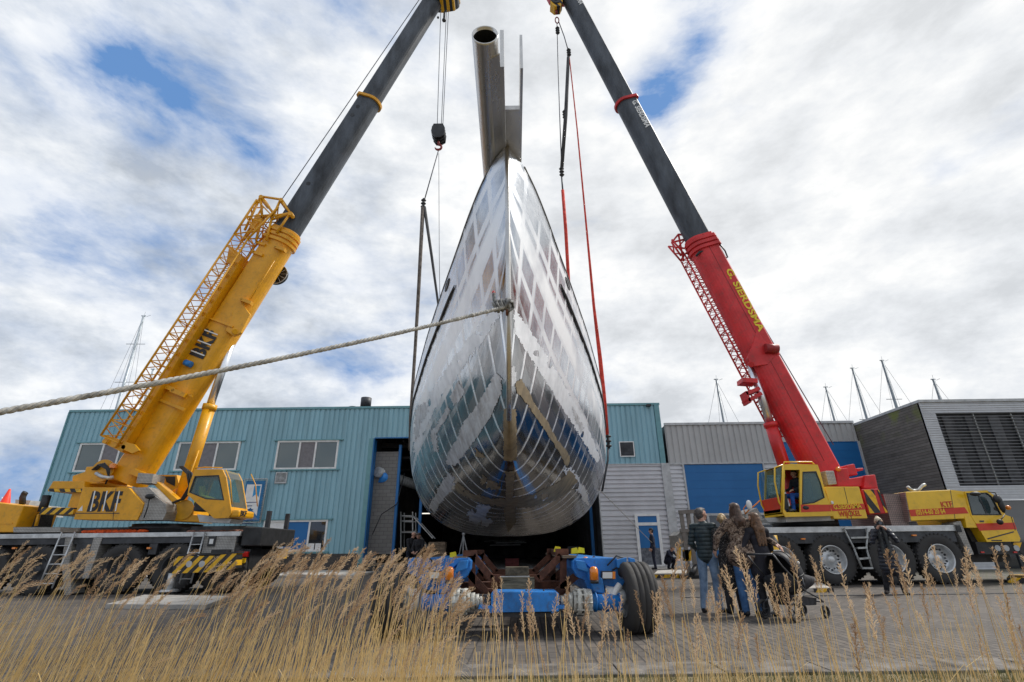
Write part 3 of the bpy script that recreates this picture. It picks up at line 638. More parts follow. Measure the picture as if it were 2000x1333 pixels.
# moored white yacht and quay, far left
yc = thing('motor_yacht', 'white motor yacht moored beyond the yard at far left', 'boat', (-48, 52, 0))
w = MB(); w.loft([[Vector((-62, 50, .2)), Vector((-62, 54, .2)), Vector((-62, 54.5, 2.2)), Vector((-62, 49.5, 2.2))], [Vector((-45, 50.5, .2)), Vector((-45, 53.5, .2)), Vector((-44, 54, 2.6)), Vector((-44, 50, 2.6))], [Vector((-41, 52, .6)), Vector((-41, 52.1, .6)), Vector((-39.5, 52.1, 3.1)), Vector((-39.5, 52, 3.1))]], True, True); w.build('hull', WHT, yc, world=True)
w = MB(); w.box((-60, 50.5, 2.2), (-49, 53.5, 4.1)); w.box((-58, 50.8, 4.1), (-52, 53.2, 5.2)); w.build('deckhouse', WHT, yc, world=True, bevel=.15)
w = MB(); w.box((-59.5, 50.45, 3.0), (-49.5, 50.5, 3.7)); w.build('window', WGD, yc, world=True)
w = MB()
for k in range(9):
    xx = -48+k*1.0; w.tube((xx, 50.3, 2.4), (xx, 50.3, 3.5), .03, n=5)
w.tube((-48.5, 50.3, 3.5), (-40, 51.8, 3.9), .03, n=5); w.tube((-49, 51, 4), (-50, 51, 6.3), .04); w.tube((-56, 52, 5.2), (-56, 52, 7.5), .06); w.tube((-57, 52, 6.8), (-55, 52, 6.8), .04); w.build('railing', WHT, yc, world=True)
# ================================================================== THE BOAT
TB = [(4.74, .015), (4.9, .13), (5.1, .235), (5.4, .34), (5.84, .50), (6.9, .80), (8, 1.13), (10.15, 1.75), (13.5, 2.62), (17, 3.33), (19, 3.46), (24, 3.25), (29, 2.7)]
TD = [(4.7, 5.62), (8, 5.55), (13, 5.42), (17, 5.38), (24, 5.4), (29, 5.5)]
TK = [(4.74, 3.7), (4.8, 3.3), (4.95, 2.95), (5.4, 2.62), (7, 2.22), (11, 1.82), (17, 1.47), (24, 1.6), (29, 2.8)]
TA = [(4.7, 1.15), (6, 1.25), (8, 1.6), (11, 2.25), (14, 2.8), (17, 3.2), (29, 3.0)]
TBB = [(4.7, 1.0), (5.2, 1.15), (6, 1.6), (8, 2.05), (11, 2.4), (14, 2.7), (17, 2.8), (29, 2.5)]
def itp(T, y): return float(np.interp(y, [a for a, _ in T], [b for _, b in T]))
def smooth_itp(T, y, w=.5):
    w = min(w, max(.02, (y-4.74)*.45)); return sum(itp(T, y+w*k) for k in (-1, -.5, 0, .5, 1))/5
def hxc(y): return -.035-.012*(y-5)
def hull_pt(y, s, side):
    B = smooth_itp(TB, y); zd = itp(TD, y); zk = smooth_itp(TK, y, .4); a = smooth_itp(TA, y); b = smooth_itp(TBB, y)
    x = B*(1-(1-s)**a)**(1/b) if s > 0 else 0
    return Vector((hxc(y)+side*x, y, zk+(zd-zk)*s))
boat = thing('sailing_yacht', 'huge bare aluminium sailing yacht hull slung bow first between the two cranes', 'boat hull', (-.1, 14, 1.5))
ys = [4.74+(29-4.74)*(k/150)**1.45 for k in range(151)]; ts = [k/80 for k in range(81)]
hm = MB(); hm.smooth = True; uvs = []
for side in (-1, 1):
    rings = [[hull_pt(y, t**1.7, side) for t in ts] for y in ys]; uvs += [(y, t) for y in ys for t in ts]; hm.loft(rings, closed=False)
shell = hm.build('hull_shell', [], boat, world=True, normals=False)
me = shell.data; uv = me.uv_layers.new(name='plates')
li = np.zeros(len(me.loops), dtype=np.int32); me.loops.foreach_get('vertex_index', li)
uv.data.foreach_set('uv', np.array(uvs)[li].ravel())
def alu_mat():
    m, nt, b = pbsdf('ground_aluminium_plate')
    uvn = node(nt, 'ShaderNodeUVMap', uv_map='plates'); s = node(nt, 'ShaderNodeSeparateXYZ'); nt.links.new(uvn.outputs[0], s.inputs[0])
    tc = node(nt, 'ShaderNodeTexCoord')
    nz = node(nt, 'ShaderNodeTexNoise'); nz.inputs['Scale'].default_value = 2.2; nz.inputs['Detail'].default_value = 9; nz.inputs['Roughness'].default_value = .7; nt.links.new(tc.outputs['Object'], nz.inputs[0])
    wob = mathn(nt, 'MULTIPLY', mathn(nt, 'SUBTRACT', nz.outputs[0], .5), .22)
    # brushed noise, stretched along the hull
    mp = node(nt, 'ShaderNodeMapping'); mp.inputs[3].default_value = (22, 1.2, 22); nt.links.new(tc.outputs['Object'], mp.inputs[0])
    br = node(nt, 'ShaderNodeTexNoise'); br.inputs['Scale'].default_value = 2.0; br.inputs['Detail'].default_value = 6; nt.links.new(mp.outputs[0], br.inputs[0])
    u = s.outputs[0]; v = s.outputs[1]
    def band(x, period, width, off=0.0, amp=1.0):
        f = mathn(nt, 'FRACT', mathn(nt, 'ADD', mathn(nt, 'DIVIDE', mathn(nt, 'ADD', x, mathn(nt, 'MULTIPLY', wob, amp)), period), 10.0+off))
        d = mathn(nt, 'ABSOLUTE', mathn(nt, 'SUBTRACT', f, .5))
        mr = node(nt, 'ShaderNodeMapRange'); mr.inputs[1].default_value = width/period/2; mr.inputs[2].default_value = width/period/2*.55; mr.inputs[3].default_value = 0; mr.inputs[4].default_value = 1
        nt.links.new(d, mr.inputs[0]); return mr.outputs[0]
    b1 = band(u, .62, .16, .2, .25); b1t = band(u, .62, .11, .2, .08); b2 = band(v, .105, .036, .3, .03); b3 = band(v, .34, .10, .18, .12)
    skew = mathn(nt, 'ADD', v, mathn(nt, 'MULTIPLY', u, .021)); b4 = band(skew, .115, .020, .1, .02)
    bands = mathn(nt, 'MAXIMUM', mathn(nt, 'MULTIPLY', b1, .85), mathn(nt, 'MAXIMUM', mathn(nt, 'MULTIPLY', b3, 1.0), mathn(nt, 'MULTIPLY', b2, .85)))
    n5 = node(nt, 'ShaderNodeTexNoise'); n5.inputs['Scale'].default_value = .9; n5.inputs['Detail'].default_value = 4; mp5 = node(nt, 'ShaderNodeMapping'); mp5.inputs[1].default_value = (3, 8, 1); nt.links.new(tc.outputs['Object'], mp5.inputs[0]); nt.links.new(mp5.outputs[0], n5.inputs[0])
    bands = mathn(nt, 'MULTIPLY', bands, ramp(nt, n5.outputs[0], [(.32, .25), (.55, 1.0)]))
    cellm = ramp(nt, n5.outputs[0], [(.40, 0.0), (.48, 1.0)])
    # smeared ground zones above the turn of the bilge, painted dark reflections below
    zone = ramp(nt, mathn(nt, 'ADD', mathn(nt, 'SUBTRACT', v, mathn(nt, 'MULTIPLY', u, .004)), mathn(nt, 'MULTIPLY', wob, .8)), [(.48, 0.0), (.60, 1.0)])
    rg = mathn(nt, 'ADD', mathn(nt, 'MULTIPLY', zone, .15), mathn(nt, 'ADD', mathn(nt, 'MULTIPLY', br.outputs[0], .09), .01))
    rg = mathn(nt, 'ADD', rg, mathn(nt, 'MULTIPLY', bands, .26))
    nt.links.new(rg, b.inputs['Roughness'])
    bands = mathn(nt, 'MAXIMUM', mathn(nt, 'MULTIPLY', bands, mathn(nt, 'ADD', mathn(nt, 'MULTIPLY', zone, .85), .15)), mathn(nt, 'MULTIPLY', mathn(nt, 'SUBTRACT', 1.0, zone), mathn(nt, 'MULTIPLY', b1t, ramp(nt, nz.outputs[0], [(.36, .35), (.52, 1.0)]))))
    bands = mathn(nt, 'MAXIMUM', bands, mathn(nt, 'MULTIPLY', zone, mathn(nt, 'MULTIPLY', mathn(nt, 'SUBTRACT', 1.0, cellm), ramp(nt, br.outputs[0], [(.3, .15), (.7, .6)]))))
    fld = mixc(nt, zone, mixc(nt, ramp(nt, nz.outputs[0], [(.42, 0.0), (.60, 1.0)]), (.03, .029, .03), (.13, .12, .115)), mixc(nt, ramp(nt, nz.outputs[0], [(.38, 0.0), (.64, 1.0)]), (.33, .37, .43), (.58, .60, .63)))  # lower base colour darkened to stand in for the hull's dark reflections
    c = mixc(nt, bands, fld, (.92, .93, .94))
    nt.links.new(c, b.inputs['Base Color'])
    nt.links.new(mathn(nt, 'SUBTRACT', 1.0, mathn(nt, 'MULTIPLY', bands, .45)), b.inputs['Metallic'])
    seam = band(u, 2.48, .02, .2, .0); seam = mathn(nt, 'MAXIMUM', seam, band(v, .17, .003, .0, .0))
    bp = node(nt, 'ShaderNodeBump'); bp.inputs[0].default_value = .35; bp.inputs[1].default_value = .012
    nt.links.new(mathn(nt, 'ADD', mathn(nt, 'MULTIPLY', br.outputs[0], .25), mathn(nt, 'ADD', mathn(nt, 'MULTIPLY', b1, .4), mathn(nt, 'ADD', mathn(nt, 'MULTIPLY', seam, .8), mathn(nt, 'MULTIPLY', nz.outputs[0], .45)))), bp.inputs['Height'])
    nt.links.new(bp.outputs[0], b.inputs['Normal'])
    return m
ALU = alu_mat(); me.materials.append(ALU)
ALUP = mat('mill_aluminium', (.58, .56, .53), .28, metal=.92, var=.10, scale=3, bump=.1, stretch=(1, .2, 1))
ALUD = mat('dull_aluminium_edge', (.10, .10, .10), .5, metal=.5, var=.2)
KHK = mat('khaki_filler', (.215, .165, .095), .8, var=.22, scale=5, bump=.5, bscale=25, c2=(.13, .10, .065), stretch=(1, 1, .4))
WFL = mat('pale_grey_filler', (.60, .615, .64), .42, metal=.25, var=.12, scale=4, bump=.6, bscale=14, c2=(.33, .32, .32))
WF2 = mat('thin_pale_filler', (.84, .86, .89), .40, metal=.3, var=.06, scale=3, bump=.3, bscale=10, c2=(.66, .68, .71))
w = MB(); w.smooth = True
w.loft([[hull_pt(y, 1, -1)+Vector((0, 0, -.05)), hull_pt(y, 1, 1)+Vector((0, 0, -.05))] for y in ys], closed=False); w.build('deck', ALUP, boat, world=True)
w = MB(); w.prism([hull_pt(29, t**1.7, -1) for t in ts]+[hull_pt(29, t**1.7, 1) for t in reversed(ts[1:])], (0, .02, 0)); w.build('transom', ALUP, boat, world=True)
w = MB()
for s in (-1, 1): w.path([hull_pt(y, 1, s) for y in ys[8::3]], .014, 6)
w.build('sheer_rail', mat('grey_rail', (.22, .22, .22), .5, metal=.5), boat, world=True)
for s in (-1, 1):
    w = MB(); yy = [7.15+k*.4 for k in range(54)]; P = []
    for y in yy:
        zd = itp(TD, y); zk = itp(TK, y); P.append(hull_pt(y, 1-.52/(zd-zk), s)+Vector((s*.015, 0, 0)))
    w.path(P, [.008]+[.026]*52+[.008], 8); w.build('rubbing_strake', ALUD, boat, world=True)
    w = MB(); c0 = hull_pt(7.75, .95, s); t1 = (hull_pt(7.95, .95, s)-hull_pt(7.55, .95, s)).normalized(); t2 = (hull_pt(7.75, .99, s)-hull_pt(7.75, .91, s)).normalized()
    for k in range(16):
        a0, a1 = 2*math.pi*k/16, 2*math.pi*(k+1)/16
        w.tube(c0+t1*(.20*math.cos(a0))+t2*(.055*math.sin(a0)), c0+t1*(.20*math.cos(a1))+t2*(.055*math.sin(a1)), .016, n=6)
    nrm = t1.cross(t2).normalized(); nrm = nrm if nrm.x*s > 0 else -nrm
    w.prism([c0+nrm*.006+t1*(.19*math.cos(2*math.pi*k/16))+t2*(.05*math.sin(2*math.pi*k/16)) for k in range(16)], nrm*.004); w.build('fairlead', BLK, boat, world=True)
# stem bar
w = MB(); st = [Vector((hxc(4.72), 4.735, z)) for z in (5.6, 5.0, 4.4, 3.8)]+[Vector((hxc(y), y-.004, smooth_itp(TK, y, .4)-.004)) for y in (4.76, 4.82, 4.95, 5.15, 5.4, 5.8)]
w.path(st, [.028]*4+[.03]*6, 10); w.build('stem_bar', ALUP, boat, world=True)
# filler patches, each lying on the plating
bm = bmesh.new(); bm.from_mesh(me); bmesh.ops.transform(bm, matrix=boat.matrix_basis, verts=bm.verts); BV = BVHTree.FromBMesh(bm); bm.free()
def inpoly(x, y, P):
    c = False; j = len(P)-1
    for i in range(len(P)):
        if (P[i][1] > y) != (P[j][1] > y) and x < (P[j][0]-P[i][0])*(y-P[i][1])/(P[j][1]-P[i][1])+P[i][0]: c = not c
        j = i
    return c
def patch(P, m, off=.006, jag=2.6, name='filler_patch', step=1.0, holes=0.0):
    if min(p[1] for p in P) < 590 or P[0][0] < 750 or P[0][1] > 700 or P[0] in ((790, 165), (1110, 760)): P = [(780+x/3.507, 700+y/3.507) for x, y in P]
    from mathutils import noise
    o3 = Vector((0, 0, H)); x0, x1 = min(p[0] for p in P)-4, max(p[0] for p in P)+4; y0, y1 = min(p[1] for p in P)-4, max(p[1] for p in P)+4
    nx = int((x1-x0)/step)+1; ny = int((y1-y0)/step)+1; idx = {}; mb = MB(); ins = {}
    for i in range(nx):
        for j in range(ny):
            x = x0+i*step; y = y0+j*step
            d = noise.noise(Vector((x*.16, y*.16, off*900)))*jag+noise.noise(Vector((x*.5, y*.5, 3)))*jag*.7
            e = noise.noise(Vector((x*.16, y*.16, 40)))*jag+noise.noise(Vector((x*.5, y*.5, 9)))*jag*.7
            ins[i, j] = inpoly(x+d, y+e, P) and not (holes and noise.noise(Vector((x*.09, y*.05, 7))) > .5-holes)
    def vt(i, j):
        if (i, j) in idx: return idx[i, j]
        h, n, _, _ = BV.ray_cast(o3, raydir(x0+i*step, y0+j*step).normalized()); r = None
        if h is not None and h.y < 24:
            if n.dot(h-o3) > 0: n = -n
            r = len(mb.v); mb.v.append(tuple(h+n*off*.6))
        idx[i, j] = r; return r
    for i in range(nx-1):
        for j in range(ny-1):
            if ins[i, j]:
                q = [vt(i, j), vt(i+1, j), vt(i+1, j+1), vt(i, j+1)]
                if None not in q and max((Vector(mb.v[q[0]])-Vector(mb.v[k])).length for k in q[1:]) < .3: mb.f.append(tuple(q)); mb.m.append(0); mb.sm.append(True)
    if mb.f: return mb.build(name, m, boat, world=True, normals=False)
patch([(985, 600), (958, 645), (918, 702), (868, 765), (836, 828), (822, 872), (808, 884), (806, 862), (814, 826), (836, 776), (880, 706), (925, 648), (962, 604)], WF2, .004, 4, holes=.05)
patch([(1002, 600), (1038, 650), (1092, 735), (1140, 815), (1172, 895), (1165, 905), (1128, 846), (1078, 765), (1030, 690), (1004, 650)], WF2, .004, 3, holes=.05)
patch([(660, 95), (702, 130), (700, 230), (640, 370), (560, 500), (470, 620), (380, 740), (320, 720), (330, 650), (400, 540), (430, 450), (520, 340), (600, 200)], WFL, .009, 3)
patch([(330, 780), (380, 810), (370, 880), (300, 960), (240, 1060), (200, 1020), (250, 920)], WFL, .009, 4)
patch([(400, 150), (450, 220), (430, 270), (370, 330), (350, 260)], WFL, .009, 3)
patch([(325, 330), (350, 350), (300, 440), (250, 520), (270, 640), (240, 640), (215, 560), (220, 500), (280, 420)], WFL, .009, 4)
patch([(120, 330), (200, 300), (190, 380), (150, 440), (130, 560), (100, 560), (100, 440)], WFL, .009, 6, holes=.1)
patch([(460, 1060), (540, 1000), (640, 1010), (600, 1050), (590, 1080), (640, 1110), (600, 1150), (520, 1140), (470, 1100)], WFL, .009, 4, holes=.1)
patch([(1180, 330), (1200, 350), (1260, 480), (1245, 500), (1200, 430)], WFL, .009, 3)
patch([(745, 60), (785, 60), (800, 150), (780, 190), (750, 185)], WFL, .009, 4)
patch([(510, 610), (580, 660), (575, 685), (530, 660)], KHK, .009, 4)
patch([(1110, 760), (1165, 740), (1230, 830), (1300, 950), (1280, 1010), (1230, 930), (1160, 830)], WF2, .007, 5, holes=.12)
patch([(715, 345), (795, 345), (802, 700), (713, 700)], KHK, .010, 2)
patch([(725, 770), (785, 770), (775, 960), (795, 1060), (800, 1120), (740, 1190), (715, 1060), (730, 900)], KHK, .012, 2)
patch([(790, 165), (830, 140), (880, 220), (930, 320), (1010, 430), (1080, 560), (1150, 640), (1170, 700), (1140, 740), (1090, 640), (1000, 500), (930, 400), (870, 310), (800, 230)], KHK, .010, 2)
patch([(370, 860), (400, 850), (480, 920), (600, 950), (720, 960), (850, 945), (980, 900), (1100, 840), (1160, 760), (1200, 800), (1230, 880), (1150, 920), (1050, 980), (900, 1020), (750, 1020), (600, 1000), (470, 960), (390, 910)], KHK, .008, 3, holes=.04)
patch([(560, 800), (640, 840), (700, 880), (650, 900), (560, 870)], KHK, .008, 5, holes=.15)
# bowsprit: an open pipe and a slot between two cheek plates
ZB = 5.63
n0 = atZ(947, 68, ZB+.12); xpL = n0.x; yN = n0.y
sp = MB()
R_ = .128; seg = 40
def pring(y, r): return [Vector((xpL+r*math.cos(2*math.pi*k/seg), y, ZB+.12+r*math.sin(2*math.pi*k/seg))) for k in range(seg)]
sp.smooth = True; sp.loft([pring(yN, R_-.012), pring(yN, R_), pring(yN+.02, R_), pring(5.9, R_)]); sp.loft([pring(yN, R_-.012), pring(5.9, R_-.012)])
spo = sp.build('bowsprit', ALUP, boat, world=True)
q = MB(); q.smooth = True; q.loft([pring(yN+.03, R_-.014), pring(5.8, R_-.014)]); q.build('pipe_bore', BLK, spo, world=True)
def xat(px, py, z): return atZ(px, py, z).x
xl = xat(981, 128, ZB); xr = xat(1019, 128, ZB); yl = atZ(981, 128, ZB).y
q = MB(); q.box((xl-.022, yl, ZB-.02), (xl+.018, 5.55, ZB+.52)); q.build('cheek_plate', ALUP, spo, world=True)
q = MB(); q.box((xr-.014, yl+.02, ZB-.02), (xr+.014, 5.75, ZB+.47)); q.build('cheek_plate', ALUP, spo, world=True)
q = MB(); yb = atZ(1000, 212, ZB).y; q.box((xl+.02, yb, ZB-.018), (xr-.015, 5.5, ZB+.04)); q.build('slot_bottom', ALUP, spo, world=True)
q = MB(); q.prism([(xpL, yN+.2, ZB), (xl-.022, yN+.12, ZB), (xl-.022, 5.4, ZB), (xpL, 5.5, ZB)], (0, 0, .02)); q.build('web_plate', ALUP, spo, world=True)
q = MB(); q.tube((xl-.20, yN+.25, ZB+.2), (xl-.20, yN+.25, ZB+.55), .018); q.build('guide_pin', ALUP, spo, world=True)

# ================================================================== MOORING ROPE
K0 = at(986, 600, 4.66); KE = at(0, 805, 2.55)
rope = MB()
def ropepath(P, r, mb, twist=1.0, n=5):
    L = [0]
    for a, b in zip(P, P[1:]): L.append(L[-1]+(b-a).length)
    N = int(L[-1]/.009); pts = []; Pa = np.array([list(p) for p in P])
    for k in range(N+1):
        s = L[-1]*k/N; pts.append((Vector([float(np.interp(s, L, Pa[:, i])) for i in range(3)]), s))
    d = (pts[-1][0]-pts[0][0]).normalized(); _, u, w_ = orth(d)
    for j in range(3):
        mb.path([p+u*(r*.5*math.cos(2*math.pi*(s/.11*twist+j/3)))+w_*(r*.5*math.sin(2*math.pi*(s/.11*twist+j/3))) for p, s in pts], r*.56, n)
pts = []
for k in range(41):
    t = k/40*1.45; p = K0.lerp(KE, t); p.z -= .16*t*(1-t) if t < 1 else -.1*(t-1); pts.append(p)
ropepath(pts, .018, rope)
rp = rope.build('rope_strands', ROPE, None); rp.name = 'mooring_rope'
tag(rp, 'thick grey twisted rope running from the bow knot to the lower left', 'rope')
q = MB()
for k in range(7):
    c = at(968+k*4.6, 600-k*1.0, 4.64+.012*k); rr = .036+.012*(k % 2)
    L = [c+Vector((.014*math.cos(t)+.012*math.sin(2*t)+(k % 3)*.008, rr*math.cos(t), rr*1.2*math.sin(t))) for t in [2*math.pi*i/18 for i in range(19)]]
    q.path(L, .0165, 7)
q.path([at(985, 604, 4.66), at(993, 588, 4.62), at(1001, 590, 4.70), at(1002, 602, 4.76), at(995, 607, 4.70), at(984, 600, 4.66)], .018, 7)
q.path([at(968, 602, 4.63), at(966, 590, 4.63), at(964, 572, 4.65)], .018, 7); q.build('knot', mat('dark_wet_rope', (.20, .20, .195), .85, var=.35, scale=25), rp)
q = MB(); q.sphere(at(964, 572, 4.65), .02, sc=(1, 1, 1.2)); q.build('whipping', REDL, rp)
for k, t in enumerate((.07, .12, .17)):
    p = pts[int(t*40/1.45*1.0)]; q = MB(); q.sphere(K0.lerp(KE, t)-Vector((0, 0, .16*t*(1-t)-.0)), .026, sc=(1, .9, .8)); q.build('splice_bump', ROPE, rp)
q = MB(); e = at(990, 604, 4.70); q.box((e.x-.012, e.y-.03, e.z-.05), (e.x+.012, e.y+.06, e.z+.03)); q.build('towing_lug', RUST, boat, world=True)

# ================================================================== LIFTING GEAR
SY = 17.0
def P_(x, y, Y=SY): return at(x, y, Y)
hb = thing('hook_block', 'black hook block with red hook hanging from the yellow crane boom', 'hook block', P_(857, 262)); c = P_(857, 262)
q = MB()
for dy in (-.16, 0, .16): q.tube(c+Vector((-.02, dy-.03, .02)), c+Vector((-.02, dy+.03, .02)), .30, n=20)
q.build('sheave', GALV, hb, world=True)
q = MB()
for dy in (-.24, -.08, .08, .24): q.prism([c+Vector((x, dy-.02, z)) for x, z in ((-.2, .34), (.2, .34), (.30, .1), (.28, -.28), (.1, -.42), (-.12, -.42), (-.26, -.2), (-.28, .15))], (0, .04, 0))
q.build('cheek_plate', BLK, hb, world=True)
def hook(mb, c, r=.14):
    mb.tube(c+Vector((0, 0, r*2.2)), c+Vector((0, 0, r)), .05); mb.path([c+Vector((r*math.sin(t), 0, r*math.cos(t))) for t in [i*.3 for i in range(0, 17)]], [.05]*12+[.045, .04, .03, .02, .01], 8)
q = MB(); hook(q, P_(856, 288)); q.build('hook', mat('hook_red', (.25, .03, .03), .5), hb, world=True)
hb2 = thing('hook_block', 'yellow and black striped hook block at the top of the red crane', 'hook block', P_(1086, 14)); c = P_(1086, 12)
q = MB()
q.prism([c+Vector((x, -.22, z)) for x, z in ((-.26, .5), (.26, .5), (.32, 0), (.2, -.32), (-.1, -.36), (-.3, -.1))], (0, .44, 0)); q.build('cheek_plate', STR, hb2, world=True)
q = MB(); q.tube(c+Vector((0, -.27, .1)), c+Vector((0, .27, .1)), .24, n=20); q.tube(c+Vector((0, -.29, .1)), c+Vector((0, .29, .1)), .07, n=12); q.build('sheave', BLK, hb2, world=True)
q = MB(); q.tube(c+Vector((0, 0, -.3)), c+Vector((0, 0, -.55)), .06)
for k in range(14):
    a0, a1 = 2*math.pi*k/14, 2*math.pi*(k+1)/14; cc = P_(1088, 40); q.tube(cc+Vector((.09*math.cos(a0), 0, .22*math.sin(a0))), cc+Vector((.09*math.cos(a1), 0, .22*math.sin(a1))), .028, n=7)
q.build('ring', mat('hook_red', (.25, .03, .03)), hb2, world=True)
def shackle(mb, c, r=.09):
    for dz in (-.16, 0, .16): mb.sphere(c+Vector((0, 0, dz)), r, 8, 6, (1.25, 1, .55))
    mb.tube(c+Vector((0, 0, -.25)), c+Vector((0, 0, .25)), .05)
def sling(pts, w_, d_, m, label, cat='sling', name='lifting_sling', group=None, sh=()):
    pts = [p if isinstance(p, Vector) else P_(*p) for p in pts]; mb = MB()
    ws = w_ if isinstance(w_, (list, tuple)) else [w_]*len(pts)
    mb.path(pts, [x/2 for x in ws], 8)
    r = mb.build(name, m, None); tag(r, label, cat, group)
    for c in sh:
        q = MB(); shackle(q, P_(*c)); q.build('shackle', BLK, r)
    return r
sling([(856, 296), (842, 345), (827, 398)], .05, .03, CABL, 'thin steel sling between the hanging hook and its left shackles', sh=[(827, 398)])
g = 'slings holding the hull under the yellow crane'
lug = Vector((-2.05, 17.0, 5.35))
sling([(826, 405), (818, 560), (811, 680), (807, 740), (802, 820), (801, 880)], [.16, .14, .12, .12, .12, .12], .03, SLNG, 'long brown webbing sling passing outside the left of the hull', group=g)
sling([P_(829, 405), P_(843, 500), P_(853, 573), lug], [.13, .11, .09, .09], .03, mat('dark_webbing', (.06, .06, .062), .9), 'short dark sling slanting behind the left edge of the hull', group=g)
sl_ = sling([(857, 300), (858, 500), (862, 790)], .022, .02, CABL, 'thin grey tag line hanging straight down from the left hook', 'line', 'tag_line')
g = 'slings holding the hull under the red crane'
sling([(1088, 48), (1090, 130), (1094, 250), (1097, 332)], .045, .03, CABL, 'thin chain hanging from the striped hook block ring', 'chain', 'lifting_chain', group=g, sh=[(1089, 60)])
sling([(1091, 42), (1102, 72), (1110, 100)], .05, .03, CABL, 'short steel sling slanting from the striped hook block ring', group=g, sh=[(1111, 103)])
sling([(1110, 112), (1105, 225), (1097, 332)], [.15, .17, .15], .03, mat('dark_webbing', (.06, .06, .062), .9), 'dark round sling above the hull under the red crane', group=g, sh=[(1103, 224), (1097, 336)])
sling([(1097, 345), (1099, 372)], .07, .03, CABL, 'short wire strop between dark sling and red sling', group=g)
sling([P_(1099, 372), P_(1105, 450), P_(1110, 540), Vector((2.1, 17, 5.35))], [.13, .14, .13, .12], .03, SLNR, 'shorter red sling going down behind the right edge of the hull', group=g)
sling([(1112, 112), (1127, 250), (1145, 440), (1160, 600), (1172, 700), (1179, 770), (1186, 850)], [.05, .06, .08, .11, .15, .16, .13], .03, SLNR, 'long red sling passing outside the right of the hull', group=g, sh=[(1188, 862)])
sling([(1188, 870), (1187, 900), (1176, 960)], .07, .03, CABL, 'dark wire under the hull turn at the right below the red sling', group=g)
tr = thing('boat_trailer', 'low blue self-propelled boat trailer with big tyres waiting under the hull', 'trailer', (0, 9.5, 0))
TY = 7.75
xR0, xR1 = at(1226, 1180, TY).x, at(1287, 1180, TY).x
def tyre(mb, c, ax, R, w, n=44, tread=0):
    ax = Vector(ax); h = w/2; rr = R*.56
    pr = [(-h*.80, rr), (-h*.97, rr*1.12), (-h, R*.80), (-h*.93, R*.93), (-h*.78, R*.985)]
    for k in range(4):
        a = -.72+k*.36; pr += [(h*(a), R), (h*(a+.30), R), (h*(a+.31), R*.975), (h*(a+.35), R*.975)]
    pr += [(h*.78, R*.985), (h*.93, R*.93), (h, R*.80), (h*.97, rr*1.12), (h*.80, rr)]
    mb.lathe(pr, c, ax, n)
    if tread:
        d, u, w_ = orth(ax); c = Vector(c)
        for k in range(tread):
            t = 2*math.pi*k/tread; rd = u*math.cos(t)+w_*math.sin(t); tg = -u*math.sin(t)+w_*math.cos(t)
            for sd in (-1, 1): mb.obox(c+rd*(R*.975)+d*(sd*h*.80), rd, tg, d, R*.035, R*.028, h*.16)
for sd in (1, -1):
    for k, Y in enumerate((TY+.30, TY+4.9)):
        cx = sd*(xR0+xR1)/2-.03; steer = .10 if k == 0 else 0
        ax = Vector((math.cos(steer), math.sin(steer), 0))*sd; wr = MB(); tyre(wr, (cx, Y, .46), ax, .46, xR1-xR0); o = wr.build('wheel', RUB, tr, world=True)
        q = MB(); c = Vector((cx, Y, .46)); hw = (xR1-xR0)/2; q.lathe([(-hw*.9, .26), (-hw*.8, .245), (-hw*.2, .22), (-hw*.15, .12), (-hw*.5, .10), (-hw*.5, 0)], c, ax, 28); q.lathe([(hw*.9, .26), (hw*.8, .245), (hw*.2, .22), (hw*.15, 0)], c, ax, 28)
        q.build('rim', LGR, o, world=True)
        q = MB(); inn = c-ax*hw; q.path([inn+Vector((-sd*.02, -.08, .16)), inn+Vector((-sd*.13, -.12, .05)), inn+Vector((-sd*.10, -.12, -.10)), inn+Vector((0, -.06, -.19))], .05, 8); q.sphere(inn+Vector((-sd*.05, 0, 0)), .13, sc=(1, 1, 1)); q.tube(inn+Vector((-sd*.22, 0, 0)), inn, .15, .12, n=18); q.build('hub', WHT, o, world=True)
def mirror(pts, s):      # front profile given for the right hand module
    c = 1026
    return pts if s > 0 else [(2*c-x-14, y) for x, y in pts]
